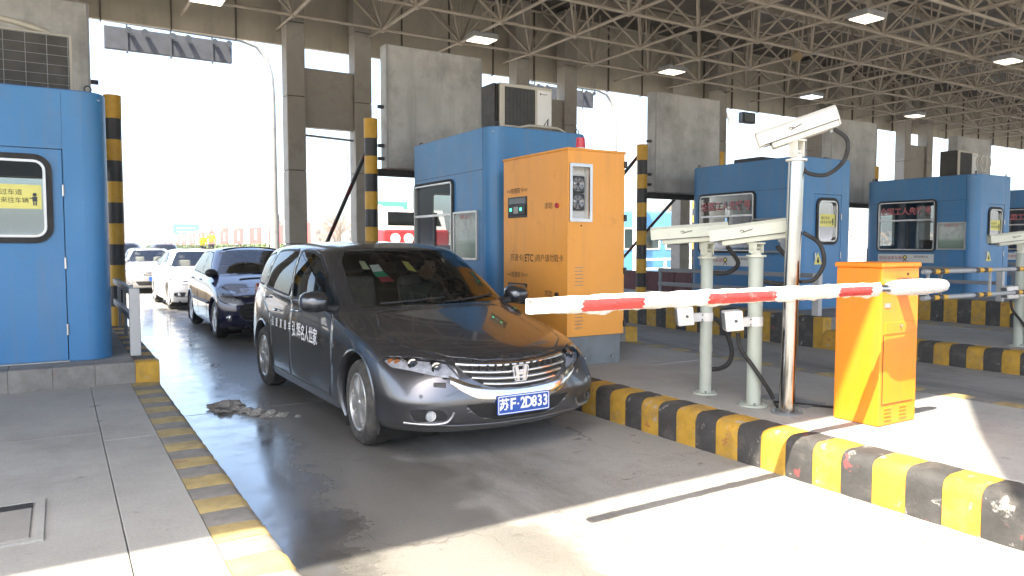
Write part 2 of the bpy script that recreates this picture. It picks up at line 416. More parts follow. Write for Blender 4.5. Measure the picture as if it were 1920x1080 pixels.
# ================================================================== ground, road, islands
def sheet(name, x0, x1, y0, y1, z, mat):
    mb = MB(); mb.quad([(x0, y0, z), (x1, y0, z), (x1, y1, z), (x0, y1, z)])
    return tag(mb.build(name, mat), kind='structure')
sheet('ground', -2500, 2500, -2500, 2500, -0.30, M['ground'])
sheet('plaza', -60, 90, -40, 400, -0.012, M['asphalt'])
road = sheet('road', -40, 70, -12, 45, 0.0, M['road'])
# slab joints sawn in the concrete lanes: thin dark filled grooves
mb = MB()
for lx in (2.4, 7.9, 13.4, 18.9):
    for yy in [-2.2+4.6*i for i in range(9)]:
        mb.box(lx-1.65, lx+1.65, yy-0.003, yy+0.003, -0.01, 0.0015)
jo = mb.build('road_joint', M['slab_s'], road); jo['kind'] = 'stuff'

IZ, PZ = 0.27, 0.46                # island top, plinth top
KS = []                            # kerb stones share a handful of meshes
def kerb_mesh(L, w, z0, z1, r, seed, jag=0.006):
    rnd = random.Random(seed)
    prof = [(0, z0), (0, z1-r)]
    for i in range(1, 5):
        a = R(90*i/4); prof.append((r-r*math.cos(a), z1-r+r*math.sin(a)))
    prof += [(w*0.6, z1), (w, z1), (w, z0)]
    me = bpy.data.meshes.new('kerb_stone'); bm = bmesh.new()
    k = 4; rows = []
    for j in range(k+1):
        y = 0.0015+(L-0.003)*j/k
        e = 0.004 if j in (0, k) else 0
        rows.append([bm.verts.new((x+(e+rnd.uniform(-jag, jag)*0.5 if x < w*0.5 else 0), y, z-(e if z > z1-0.02 else 0)+(rnd.uniform(-jag, jag)*0.4 if z > z0+.01 else 0))) for x, z in prof])
    n = len(prof)
    for a, b in zip(rows, rows[1:]):
        for i in range(n):
            bm.faces.new((a[i], a[(i+1) % n], b[(i+1) % n], b[i]))
    bm.faces.new(rows[0][::-1]); bm.faces.new(rows[-1])
    bmesh.ops.recalc_face_normals(bm, faces=bm.faces[:])
    bm.to_mesh(me); bm.free(); me.shade_smooth(); me.set_sharp_from_angle(angle=R(38))
    return me
def kerb_set(L, w, z0, z1, r, mats, n=4):
    out = []
    for mk in mats:
        v = []
        for i in range(n):
            me = kerb_mesh(L, w, z0, z1, r, hash((mk, i, L)) & 255); me.materials.append(M[mk]); v.append(me)
        out.append(v)
    return out
def kerb_row(parent, x, y0, count, L, meshes, flip=False, start=0, along='Y'):
    for i in range(count):
        me = random.choice(meshes[(i+start) % len(meshes)])
        o = bpy.data.objects.new('kerb_stone', me); C.objects.link(o)
        o.parent = parent; o.matrix_parent_inverse = parent.matrix_world.inverted()
        if along == 'Y':
            m = Matrix.Translation((x, y0+i*L+(L if flip else 0), 0))
            if flip: m = m @ Matrix.Rotation(math.pi, 4, 'Z')
        else:
            m = Matrix.Translation((x+i*L, y0, 0)) @ Matrix.Rotation(-math.pi/2, 4, 'Z') @ Matrix.Scale(-1, 4, (1, 0, 0)) if False else Matrix.Translation((x+(i+1)*L, y0, 0)) @ Matrix.Rotation(math.pi/2, 4, 'Z')
        o.matrix_world = m
KL, KW = 0.20, 0.24
K_low = kerb_set(KL, KW, -0.05, IZ, 0.075, ('kerb_y', 'kerb_b'))
K_fade = kerb_set(KL, KW, -0.05, IZ, 0.05, ('kerb_fy', 'kerb_g'))
K_pl = kerb_set(0.26, 0.20, IZ-0.05, PZ, 0.03, ('kerb_y', 'kerb_b'))
K_plx = kerb_set(0.30, 0.16, IZ-0.05, PZ, 0.02, ('kerb_g',))
K_tall = kerb_set(0.26, 0.20, -0.05, PZ, 0.03, ('kerb_y', 'kerb_b'))
K_curb = kerb_set(0.20, 0.20, -0.05, PZ, 0.03, ('kerb_y', 'kerb_b'))
def slab_top(parent, x0, x1, y0, y1, z, ncol, L, mat, seed=1, depth=0.3, xs=None):
    """cast slabs side by side with an open joint between them"""
    rnd = random.Random(seed)
    if not xs: xs = [x0+(x1-x0)*i/ncol for i in range(ncol+1)]
    ncol = len(xs)-1
    for i in range(ncol):
        y = y0+rnd.uniform(-0.4, 0.0)
        while y < y1-0.02:
            ya, yb = max(y, y0), min(y+L*rnd.uniform(0.85, 1.15), y1)
            if y1-yb < 0.3: yb = y1
            dz = rnd.uniform(-0.004, 0.003)
            mb = MB(); mb.box(xs[i]+0.002, xs[i+1]-0.002, ya+0.001, yb-0.001, z-depth, z+dz, 0.003, 1)
            mb.build('concrete_slab', mat, parent)
            y = yb
def island(x0, x1, y0, y1, yplinth, yend_pl, left, right, seed, low=True, startl=0, startr=0, pface='left'):
    isl = bpy.data.objects.new('traffic_island', None); C.objects.link(isl); isl['kind'] = 'structure'
    mb = MB(); mb.box(x0+0.03, x1-0.03, y0, y1, -0.2, IZ-0.04); mb.build('core', M['slab_s'], isl)
    n = int((yplinth-y0)/KL)
    if left: kerb_row(isl, x0, yplinth-n*KL, n, KL, left, False, startl)
    if right: kerb_row(isl, x1, yplinth-n*KL, n, KL, right, True, startr)
    slab_top(isl, x0+KW, x1-KW, y0, yplinth, IZ, 2, 2.6, M['slab'], seed, 0.3, [x0+KW, -0.55, 0.205, x1-KW] if x0 < 0 else None)
    # raised plinth
    npl = int((yend_pl-yplinth-0.17)/0.26)
    for xx, fl in ((x0, False), (x1, True)):
        kerb_row(isl, xx, yplinth+0.165, npl, 0.26, K_tall, fl, seed)
    slab_top(isl, x0+0.20, x1-0.20, yplinth+0.165, yplinth+0.165+npl*0.26, PZ, 2, 2.6, M['slab_s'], seed+5)
    m = int((x1-x0-0.40)/0.30); L0 = (x1-x0-0.40)
    kx = kerb_set(L0/m, 0.16, IZ-0.05, PZ, 0.02, ('kerb_g',), 3)
    kerb_row(isl, x0+0.20, yplinth, m, L0/m, kx, along='X')
    ky = kerb_set(0.20, 0.165, -0.05, PZ-0.002, 0.03, ('kerb_y',), 2)
    kerb_row(isl, x0, yplinth, 1, 0.20, ky, along='X'); kerb_row(isl, x1-0.20, yplinth, 1, 0.20, ky, along='X')
    return isl
# X ranges of the islands; lanes between them are 3.2 m wide
ISL = [(-1.55, 0.76), (4.0, 6.42), (9.5, 11.92), (15.0, 17.42), (20.5, 22.92)]
island(*ISL[0], 0.2, 33, 7.4, 30.0, K_low, K_fade, 3, startr=1)
island(*ISL[1], 0.9, 33, 7.3, 30.0, K_low, K_fade, 11, startl=0)
island(*ISL[2], 1.4, 33, 6.75, 27.0, K_low, K_fade, 17, startl=1)
island(*ISL[3], 3.0, 26, 6.75, 22.0, K_low, K_fade, 23)
island(*ISL[4], 5.0, 24, 6.75, 20.0, K_low, K_fade, 29)
# painted lane lines (plaza side)
mb = MB()

# hatch let into the near island
h = thing('inspection_hatch', 'flush concrete inspection hatch with steel rim in the near island paving', 'hatch', (-0.45, 3.9, IZ))
mb = MB()
mb.ringprism([(-0.80, 3.60), (-0.09, 3.60), (-0.09, 4.20), (-0.80, 4.20)], [(-0.76, 3.64), (-0.13, 3.64), (-0.13, 4.16), (-0.76, 4.16)], (0, 0, IZ-0.05), UX, UY, UZ, 0.058)
mb.build('rim', M['slab'], h)
mb = MB(); mb.box(-0.75, -0.14, 3.65, 4.07, IZ-0.04, IZ+0.007, 0.004, 1); mb.build('cover', M['slab_s'], h)
mb = MB(); mb.box(-0.75, -0.14, 4.08, 4.15, IZ-0.04, IZ+0.006); mb.build('dark_strip', M['rubber'], h)  # near-black strip between the cover and the far rim

# ================================================================== canopy
can = thing('toll_canopy', 'wide grey canopy on a steel space frame over the toll lanes', 'canopy', (20, 8, 6))
CX0, CX1, CYN, CYF = -14.0, 62.0, 1.40, 16.1
# roof outline: straight near edge; rake and bay, unseen, added for their slanting shade
edge = [(CX0, CYN), (3.78, CYN), (-3.2, -2.62), (CX1, -2.62)]
outline = [(CX0, CYN), (3.78, CYN), (1.2, -0.09), (-3.19, -2.61), (CX1, -2.61), (CX1, CYF), (CX0, CYF)]
outline = [(CX0, CYN), (3.78, CYN), (1.0, -0.20), (1.0, -2.61), (CX1, -2.61), (CX1, CYF), (CX0, CYF)]
mb = MB(); mb.prism([(x, y) for x, y in outline], (0, 0, 7.55), UX, UY, UZ, 0.12)
mb.build('roof_deck', M['deck'], can)
# purlins under the deck
for i, yy in enumerate([2.3+1.75*k for k in range(8)]):
    mb = MB(); mb.box(CX0+0.2, CX1-0.2, yy-0.05, yy+0.05, 7.40, 7.548); mb.build('purlin', M['truss'], can)
# far fascia: panels with a rib at each joint
FZ0, FZ1, PW = 5.78, 7.54, 1.22
fpm = bpy.data.meshes.new('fascia_panel'); b_ = MB(); b_.box(0.006, PW-0.006, 0, 0.10, FZ0, FZ1, 0.006, 1); b_.bm.to_mesh(fpm); fpm.materials.append(M['fascia'])
frm = bpy.data.meshes.new('fascia_rib'); b_ = MB(); b_.box(-0.012, 0.012, -0.05, -0.002, FZ0-0.01, FZ1); b_.box(-0.012, 0.012, -0.05, 0.10, FZ0-0.03, FZ0-0.012); b_.bm.to_mesh(frm); frm.materials.append(M['deck'])
x = 3.24-PW*14
while x < CX1:
    for nm, me in (('fascia_panel', fpm), ('fascia_rib', frm)):
        o = link(nm, me, None, can); o.matrix_world = Matrix.Translation((x, CYF, 0))
    x += PW
# near fascia along the outline
pts = outline[:5]
for a, b in zip(pts, pts[1:]):
    a, b = Vector((*a, 0)), Vector((*b, 0)); n = max(1, int((b-a).length/2.4)); d = (b-a).normalized()
    ang = math.atan2(d.y, d.x)
    for i in range(n):
        p = a+(b-a)*(i+0.5)/n
        mb = MB(); mb.obox(Matrix.Translation((p.x, p.y, (5.74+7.54)/2)) @ Matrix.Rotation(ang, 4, 'Z'), (b-a).length/n-0.012, 0.10, 7.54-5.74); mb.build('fascia_panel', M['fascia'], can)
# space frame
bars = []
GX0 = 9.53-1.833*12; GY = [2.42+1.75*j for j in range(8)]
NX = 40; ZB, ZT = 6.0, 7.32
bx = [GX0+1.833*i for i in range(NX)]
tx = [x+0.9165 for x in bx]; ty = [y+0.875 for y in GY[:-1]]+[GY[-1]+0.875]
for j, y in enumerate(GY):
    for i, x in enumerate(bx):
        if i+1 < NX: bars.append(((x, y, ZB), (bx[i+1], y, ZB), 0.034))
        if j+1 < len(GY): bars.append(((x, y, ZB), (x, GY[j+1], ZB), 0.034))
        for di in (-1, 0):
            for dj in (-1, 0):
                a, b = i+di, j+dj
                if 0 <= a < NX and 0 <= b < len(ty): bars.append(((x, y, ZB), (tx[a], ty[b], ZT), 0.025))
for j, y in enumerate(ty):
    for i, x in enumerate(tx):
        if i+1 < NX: bars.append(((x, y, ZT), (tx[i+1], y, ZT), 0.030))
        if j+1 < len(ty): bars.append(((x, y, ZT), (x, ty[j+1], ZT), 0.030))
        bars.append(((x, y, ZT), (x, y, 7.55), 0.020))
# hangers between the bottom nodes and the purlins, ties to the fascia
for i, x in enumerate(bx):
    bars.append(((x, GY[-1], ZB), (x, CYF-0.05, ZB+0.05), 0.026))
    bars.append(((x, GY[-1], ZB), (x, CYF-0.05, ZT-0.2), 0.022))
    for y in GY: bars.append(((x, y, ZB), (x, y, 7.41), 0.016))
def seen_len(b):
    p, q = pix(b[0]), pix(b[1])
    if not p or not q: return 0
    if max(p[0], q[0]) < 0 or min(p[0], q[0]) > 1920 or max(p[1], q[1]) < 0: return 0
    return math.hypot(p[0]-q[0], p[1]-q[1])*b[2]*1380/min(p[2], q[2])
bars.sort(key=seen_len, reverse=True)
unit = {}
def unit_bar(r):
    if r not in unit:
        b_ = MB(); b_.cyl((0, 0, 0), (0, 0, 1), r, 8, caps=False); me = bpy.data.meshes.new('truss_bar'); b_.bm.to_mesh(me); b_.bm.free()
        me.materials.append(M['truss']); me.shade_smooth(); unit[r] = me
    return unit[r]
for b in bars[:300]:
    o = link('truss_bar', unit_bar(b[2]), None, can); o.matrix_world = bar_mtx(b[0], b[1])
mb = MB()
for b in bars[300:]: mb.cyl(b[0], b[1], b[2], 5, caps=False)
o = mb.build('truss_web', M['truss'], can, 60); o['kind'] = 'stuff'
mb = MB()
for y in GY:
    for x in bx:
        mb.box(x-0.06, x+0.06, y-0.06, y+0.06, ZB-0.06, ZB+0.06, 0.03, 1)
o = mb.build('truss_nodes', M['truss'], can, 50); o['kind'] = 'stuff'
# a loudspeaker horn hung in the truss
hs = thing('horn_loudspeaker', 'small tan horn loudspeaker hung in the canopy truss', 'loudspeaker', (14.5, 11.2, 5.95))
mb = MB(); mb.cyl((14.5, 11.2, 5.97), (14.42, 11.08, 5.80), 0.03, 14, 0.13); mb.build('horn', M['ivory_horn'], hs, 40)
mb = MB(); mb.cyl((14.5, 11.2, 5.97), (14.52, 11.23, 6.02), 0.045, 12); mb.cyl((14.5, 11.2, 5.98), (14.5, 11.2, 6.3), 0.012, 6); mb.build('driver', M['grey_paint'], hs, 40)

# ceiling lamps over the lane centres
LP = [(2.4, 14.3, 'leftmost ceiling lamp over the first lane', 0), (7.83, 13.96, 'ceiling lamp left of the grey air conditioner, above the weathered board', 0),
      (13.33, 13.96, 'warm ceiling lamp above the orange ticket cabinet, far row', 0), (19.04, 14.1, 'bluish ceiling lamp above the white tilted camera', 1),
      (24.78, 14.3, 'far ceiling lamp to the right of the tilted camera', 0), (13.45, 8.77, 'nearest large ceiling lamp hung high under the truss', 0), (19.39, 8.97, 'ceiling lamp at the right edge under the truss', 0)]
for x, y, lab, cool in LP:
    t = thing('ceiling_lamp', lab, 'lamp', (x, y, 5.9), 'ceiling lamps under the canopy')
    mb = MB(); mb.box(x-0.30, x+0.30, y-0.24, y+0.24, 5.90, 6.02, 0.02, 1); mb.build('housing', M['grey_paint'], t)
    mb = MB(); mb.box(x-0.26, x+0.26, y-0.20, y+0.20, 5.885, 5.899, 0.004, 1); mb.build('diffuser', M['lampcool' if cool else 'lamp'], t)
    mb = MB(); mb.cyl((x, y, 6.02), (x, y, 7.40), 0.012, 6); mb.build('hanger', M['truss'], t)

# columns in pairs on the islands with a cross panel
def support(xl, xr, label, yy=15.62):
    t = thing('canopy_support', label, 'column', ((xl+xr)/2, yy, 0), 'canopy column pairs on the islands')
    for x in (xl, xr):
        b = 0.19
        zs = [PZ-0.02, 1.55, 3.08, 4.6, 6.1, 7.5]
        for za, zb in zip(zs, zs[1:]):
            mb = MB(); mb.box(x-b, x+b, yy-b, yy+b, za+0.006, zb-0.006, 0.012, 1); mb.build('column_casing', M['concrete_col'], t)
        mb = MB(); mb.box(x-b+0.02, x+b-0.02, yy-b+0.02, yy+b-0.02, PZ-0.02, 7.5); mb.build('column_core', M['sign_dark'], t)
    mb = MB(); mb.box(xl+0.195, xr-0.195, yy-0.10, yy+0.10, 4.0, 5.22, 0.01, 1); mb.build('cross_panel', M['concrete_col'], t)
    mb = MB(); mb.cyl((xl+0.19, yy, 3.84), (xr-0.19, yy, 3.80), 0.025, 8); mb.build('cross_pipe', M['grey_paint'], t, 40)
    return t
s0 = support(4.27, 5.72, 'grey column pair with cross panel left of the first weathered board')
dup(s0, (5.55, 0, 0), 'grey column pair behind the air conditioner on the middle booth')
dup(s0, (11.05, 0, 0), 'grey column pair behind the tilted white camera')
dup(s0, (16.6, 0, 0), 'grey column pair behind the far booth air conditioner')
dup(s0, (22.1, 0, 0), 'last grey column pair at the right edge')
dup(s0, (-5.45, 0, 0), 'grey column pair behind the near left booth')

# ================================================================== impact poles with stripes, stays, sign boxes
def band_pole(x, y, z0, z1, r, label):
    t = thing('striped_pole', label, 'bollard', (x, y, z0), 'striped impact poles at the booths')
    n = 11; h = (z1-0.30-z0)/(n-1); z = z1
    for i in range(n):
        zz = z-(0.30 if i == 0 else h)
        mb = MB(); rr = r+0.006 if i == 0 else r
        mb.cyl((x, y, zz), (x, y, z), rr, 20); mb.build('band', M['yellow' if i % 2 == 0 else 'bandblack'], t, 40)
        z = zz
    return t
p0 = band_pole(0.65, 11.0, PZ-0.02, 3.46, 0.10, 'striped pole at the corner of the near left booth')
dup(p0, (3.50, -0.1, 0), 'striped pole left of the first weathered board, behind the dark car')
dup(p0, (5.53, -0.1, 0), 'striped pole mostly hidden behind the air conditioned middle booth')
dup(p0, (9.01, -0.1, 0), 'striped pole right of the orange ticket cabinet')
dup(p0, (11.12, -0.1, 0), 'striped pole behind the booth with the tilted camera, its yellow cap showing')
dup(p0, (14.50, -0.1, 0), 'striped pole between the two booths on the right')
dup(p0, (16.55, -0.1, 0), 'striped pole behind the right booth')
def stay(x, y0, z0, y1, z1, label, n=14):
    t = thing('striped_stay', label, 'brace', (x, y1, z1), 'slanting striped stays of the poles')
    a, b = Vector((x, y0, z0)), Vector((x, y1, z1))
    for i in range(n):
        mb = MB(); mb.cyl(a+(b-a)*i/n, a+(b-a)*(i+1)/n, 0.034, 10); mb.build('band', M['bandblack' if i % 3 else 'rust'], t, 40)
stay(4.15, 10.95, 3.09, 14.75, 0.47, 'dark slanting stay beside the pole left of the first board')
stay(11.78, 10.95, 3.50, 14.95, 0.47, 'dark slanting stay under the second board')
stay(9.66, 10.95, 3.30, 14.9, 0.47, 'dark slanting stay beside the orange ticket cabinet')

def sign_box(x0, x1, y, z0, z1, label):
    t = thing('sign_box', label, 'sign box', ((x0+x1)/2, y, z0), 'weathered sign boxes between the poles')
    mb = MB(); mb.box(x0, x1, y-0.12, y+0.12, z0, z1, 0.012, 1); mb.build('casing', M['board'], t)
    for x in (x0+0.018, x1-0.018):
        mb = MB(); mb.box(x-0.012, x+0.012, y-0.128, y-0.121, z0+0.01, z1-0.01); mb.build('edge_trim', M['grey_paint'], t)
    mb = MB(); mb.box(x0-0.10, x1+0.10, y-0.05, y+0.05, z0-0.12, z0-0.012); mb.build('bearer', M['rubber'], t)
    for zz in (z0+0.35, z1-0.95, z0+0.15):
        for xx, s in ((x0, -1), (x1, 1)):
            mb = MB(); mb.box(min(xx, xx+s*0.09), max(xx, xx+s*0.09), y-0.03, y+0.03, zz-0.025, zz+0.025); mb.build('bracket', M['sign_dark'], t)
    return t
sb = sign_box(4.38, 6.08, 10.95, 2.72, 4.62, 'large weathered grey sign box left of the air conditioner')
sb2 = sign_box(9.92, 11.72, 10.95, 2.56, 4.50, 'grey sign box left of the tilted camera')
sb3 = dup(sb2, (5.45, 0, 0), 'grey sign box behind the tilted white camera')
sb4 = dup(sb2, (10.9, 0, 0), 'grey sign box behind the farthest right booth')
sign_box(-1.3, 0.41, 10.95, 2.62, 4.55, 'grey sign box behind the near left booth')
# ================================================================== toll booths
def hole_panel(rect, hole, r, o, u, v, n, d):
    """flat panel with a rounded opening"""
    outer = rrect(*rect, 0.002); inner = rrect(*hole, r)
    mb = MB(); mb.ringprism(outer, inner, o, u, v, n, d); return mb
def window_unit(parent, hole, r, o, u, v, n, split=None, mull=None, gasket=0.05, pane_out=-0.01):
    """aluminium frame round an opening (local coordinates u, v); returns the frame"""
    x0, x1, y0, y1 = hole
    mb = MB(); mb.ringprism(rrect(x0-gasket, x1+gasket, y0-gasket, y1+gasket, r+gasket), rrect(x0-0.004, x1+0.004, y0-0.004, y1+0.004, r), o, u, v, n, 0.022)
    gk = mb.build('gasket', M['rubber'], parent, 40)
    w = 0.021
    mb = MB(); mb.ringprism(rrect(x0, x1, y0, y1, r), rrect(x0+w, x1-w, y0+w, y1-w, max(0.02, r-w)), Vector(o)+Vector(n)*-0.03, u, v, n, 0.058)
    fr = mb.build('window_frame', M['alu'], parent, 40)
    if split:
        mb = MB(); mb.prism([(x0+w, split-0.016), (x1-w, split-0.016), (x1-w, split+0.016), (x0+w, split+0.016)], Vector(o)+Vector(n)*-0.02, u, v, n, 0.04); mb.build('transom', M['alu'], parent)
    if mull:
        mb = MB(); mb.prism([(mull-0.012, y0+w), (mull+0.012, y0+w), (mull+0.012, (split or y1)-0.018), (mull-0.012, (split or y1)-0.018)], Vector(o)+Vector(n)*-0.02, u, v, n, 0.03); mb.build('mullion', M['sign_dark'], parent)
    mb = MB(); mb.prism(rrect(x0+w*0.6, x1-w*0.6, y0+w*0.6, y1-w*0.6, max(0.02, r-w*0.6)), Vector(o)+Vector(n)*pane_out, u, v, n, 0)
    mb.build('pane', M['glass'], parent)
    return fr
def seam(mb, poly, o, u, v, n): mb.prism(poly, Vector(o)+Vector(n)*0.0005, u, v, n, 0.0016)
def booth(x1, label, win, notice, full=True, banner=True, slogan=True, zt=2.95):
    x0, y0, y1, zb = x1-1.5, 7.75, 10.15, PZ
    rc = 0.20
    t = thing('toll_booth', label, 'toll booth', ((x0+x1)/2, (y0+y1)/2, zb), 'blue toll booths on the islands')
    mb = MB()  # corner posts
    for cx, cy, a0 in ((x0+rc, y0+rc, 180), (x1-rc, y0+rc, 270), (x1-rc, y1-rc, 0), (x0+rc, y1-rc, 90)):
        b_ = MB()
        P = [(cx+rc*math.cos(R(a0+90*i/8)), cy+rc*math.sin(R(a0+90*i/8))) for i in range(9)]
        Q = [(cx+(rc-0.04)*math.cos(R(a0+90*i/8)), cy+(rc-0.04)*math.sin(R(a0+90*i/8))) for i in range(8, -1, -1)]
        b_.prism(P+Q, (0, 0, zb), UX, UY, UZ, zt-zb); b_.build('corner_post', M['blue'], t, 35)
    wt = 0.035
    # lane side wall (-X): u = -Y, v = Z
    wy0, wy1, wz0, wz1 = win
    o = (x0, 0, 0)
    hole_panel((-(y1-rc), -(y0+rc), zb, zt), (-wy1, -wy0, wz0, wz1), 0.06, o, -UY, UZ, UX, wt).build('wall', M['blue'], t)
    window_unit(t, (-wy1, -wy0, wz0, wz1), 0.06, o, -UY, UZ, -UX, wz0+0.62*(wz1-wz0), -(wy0+0.47*(wy1-wy0)), 0.035)
    # far lane wall (+X)
    hole_panel((y0+rc, y1-rc, zb, zt), (wy0, wy1, wz0, wz1), 0.06, (x1, 0, 0), UY, UZ, -UX, wt).build('wall', M['blue'], t)
    window_unit(t, (wy0, wy1, wz0, wz1), 0.06, (x1, 0, 0), UY, UZ, UX, wz0+0.62*(wz1-wz0), wy0+0.5*(wy1-wy0), 0.035)
    # near end (-Y): fixed panels and a door
    dx0, dx1, dz1 = x1-1.08, x1-0.36, 2.36
    o = (0, y0, 0)
    mb = MB(); mb.box(x0+rc, dx0-0.004, y0, y0+wt, zb, zt); mb.build('wall', M['blue'], t)
    mb = MB(); mb.box(dx1+0.004, x1-rc, y0, y0+wt, zb, zt); mb.build('wall', M['blue'], t)
    mb = MB(); mb.box(dx0-0.002, dx1+0.002, y0+0.001, y0+wt, dz1+0.008, zt); mb.build('wall', M['blue'], t)
    hx0, hx1, hz0, hz1 = dx0+0.10, dx1-0.13, 1.58, 2.26
    door = hole_panel((dx0+0.004, dx1-0.004, zb+0.012, dz1), (hx0, hx1, hz0, hz1), 0.09, (0, y0+0.004, 0), UX, UZ, UY, wt).build('door', M['blue'], t)
    window_unit(door, (hx0, hx1, hz0, hz1), 0.09, (0, y0+0.004, 0), UX, UZ, -UY, None, None, 0.05)
    for zz in (0.75, 1.35, 2.0):
        mb = MB(); mb.cyl((dx1+0.0, y0-0.006, zz-0.05), (dx1, y0-0.006, zz+0.05), 0.010, 8); mb.build('hinge', M['alu'], door, 40)
    mb = MB(); mb.box(dx0+0.03, dx0+0.06, y0-0.02, y0+0.004, 1.28, 1.40, 0.004, 1); mb.build('handle', M['alu'], door)
    mb = MB(); mb.box(dx0-0.01, dx1+0.01, y0-0.03, y0+0.02, zb-0.0, zb+0.010); mb.build('threshold', M['alu'], t)
    # notice on the door pane: two lines and a little saluting figure of an officer
    nt_ = MB(); nt_.box(hx0+0.03, hx1-0.035, y0+0.005, y0+0.008, 1.83, 2.04); nn = nt_.build('door_notice', M['lemon'], door)
    cx = (hx0+hx1)/2-0.02
    text('横过车道', 0.055, (cx-0.02, y0+0.0035, 1.97), UX, UZ, M['ink'], door)
    text('注意来往车辆', 0.052, (cx-0.02, y0+0.0035, 1.90), UX, UZ, M['ink'], door)
    mb = MB(); fx = hx1-0.085
    mb.cyl((fx, y0+0.003, 1.955), (fx, y0+0.0045, 1.955), 0.016, 12); mb.box(fx-0.018, fx+0.018, y0+0.003, y0+0.0045, 1.895, 1.938)
    mb.box(fx-0.014, fx-0.003, y0+0.003, y0+0.0045, 1.86, 1.894); mb.box(fx+0.003, fx+0.014, y0+0.003, y0+0.0045, 1.86, 1.894); mb.box(fx-0.04, fx-0.018, y0+0.003, y0+0.0045, 1.918, 1.928)
    mb.build('notice_figure', M['sign_dark'], door)
    # far end (+Y)
    hole_panel((x0+rc, x1-rc, zb, zt), (x0+0.35, x1-0.35, 1.5, 2.3), 0.06, (0, y1, 0), UX, UZ, -UY, wt).build('wall', M['blue'], t)
    window_unit(t, (x0+0.35, x1-0.35, 1.5, 2.3), 0.06, (0, y1, 0), UX, UZ, UY)
    # roof with a shadow gap lip, lifting rings
    mb = MB(); mb.prism(rrect(x0+0.012, x1-0.012, y0+0.012, y1-0.012, rc-0.01, 8), (0, 0, zt-0.03), UX, UY, UZ, 0.04); mb.build('roof', M['blue_dark'], t, 35)
    for xx, yy in ((x1-0.14, y0+0.10), (x0+0.14, y1-0.10), (x0+0.14, y0+0.10), (x1-0.14, y1-0.10)):
        P = [(xx+0.028*math.cos(R(a)), yy, zt+0.045+0.03*math.sin(R(a))) for a in range(-60, 241, 25)]
        mb = MB(); mb.tube(P, 0.007, 6); mb.build('lifting_ring', M['sign_dark'], t, 60)
    mb = MB(); mb.prism(rrect(x0+0.04, x1-0.04, y0+0.04, y1-0.04, rc-0.04, 8), (0, 0, zb), UX, UY, UZ, 0.03); mb.build('floor', M['rubber'], t)
    # horizontal seam of the upper panels
    mb = MB(); mb.box(x0-0.0015, x0+0.001, y0+rc, y1-rc, 2.443, 2.449); mb.box(x0-0.0015, x0+0.001, y0+rc-0.003, y0+rc+0.003, zb, zt)
    mb.build('panel_joint', M['ink'], t)
    # things fixed inside
    mb = MB(); mb.box(x0+0.06, x0+0.5, wy0-0.05, wy1+0.05, 1.22, 1.26); mb.box(x0+0.10, x0+0.46, wy0, wy0+0.04, 0.5, 1.22); mb.box(x0+0.10, x0+0.46, wy1-0.04, wy1, 0.5, 1.22); mb.build('desk', M['cabin_in'], t)
    mb = MB(); mb.box(x0+0.40, x0+0.44, wy0+0.15, wy0+0.55, 1.36, 1.64, 0.01, 1); mb.box(x0+0.41, x0+0.43, wy0+0.32, wy0+0.38, 1.26, 1.36); mb.build('monitor', M['black'], t)
    mb = MB(); mb.box(x1-0.30, x1-0.05, wy0-0.3, wy0+0.35, 0.5, 1.45, 0.01, 1); mb.build('cupboard', M['cabin_in'], t)
    mb = MB(); mb.box(x0+0.037, x0+0.040, y0+rc, y1-rc, zb, wz0-0.06); mb.box(x1-0.040, x1-0.037, y0+rc, y1-rc, zb, wz0-0.06); mb.box(x0+0.05, x1-0.05, y1-0.040, y1-0.037, zb, 1.45); mb.box(x0+0.05, x1-0.05, y0+0.05, y1-0.05, zt-0.06, zt-0.05); mb.build('lining', M['cabin_in'], t)
    # framed tariff board beside the window
    if notice:
        ny0, ny1, nz0, nz1 = notice
        ou = rrect(-ny1, -ny0, nz0, nz1, 0.004, 1); inn = rrect(-ny1+0.025, -ny0-0.025, nz0+0.025, nz1-0.025, 0.003, 1)
        mb = MB(); mb.ringprism(ou, inn, (x0, 0, 0), -UY, UZ, -UX, 0.03); f = mb.build('notice_frame', M['alu'], t)
        mb = MB(); mb.box(x0-0.012, x0-0.001, ny0+0.02, ny1-0.02, nz0+0.02, nz1-0.02); mb.build('notice_sheet', M['notice'], t)
        text('收费公示栏', 0.06, (x0-0.014, (ny0+ny1)/2, nz1-0.075), -UY, UZ, M['redink'], t)
    if banner:
        mb = MB(); mb.box(x0-0.006, x0-0.001, wy0, wy1, wz0-0.27, wz0-0.085); mb.build('banner_strip', M['paper'], t)
        zc = wz0-0.178
        text('您好!请停车缴费', 0.082, (x0-0.0075, wy1-0.33, zc), -UY, UZ, M['redink'], t, 'banner_lettering')
        text('服务监督电话', 0.05, (x0-0.0075, wy0+0.27, zc+0.035), -UY, UZ, M['ink'], t, 'banner_lettering')
        text('025-96777', 0.05, (x0-0.0075, wy0+0.27, zc-0.04), -UY, UZ, M['ink'], t, 'banner_lettering') if False else None
        mb = MB(); yc = wy0+0.62
        mb.cyl((x0-0.006, yc, zc+0.02), (x0-0.0085, yc, zc+0.02), 0.045, 16); mb.build('banner_emblem', M['ink'], t)
        mb = MB(); mb.cyl((x0-0.0085, yc, zc+0.02), (x0-0.0095, yc, zc+0.02), 0.03, 16); mb.build('banner_emblem', M['lemon'], t)
        mb = MB(); mb.prism([(yc-0.05, zc-0.07), (yc-0.03, zc-0.07), (yc+0.0, zc-0.03), (yc+0.03, zc-0.07), (yc+0.05, zc-0.07), (yc+0.0, zc-0.01)], (x0-0.0065, 0, 0), UY, UZ, -UX, 0.002); mb.build('banner_emblem', M['ink'], t)
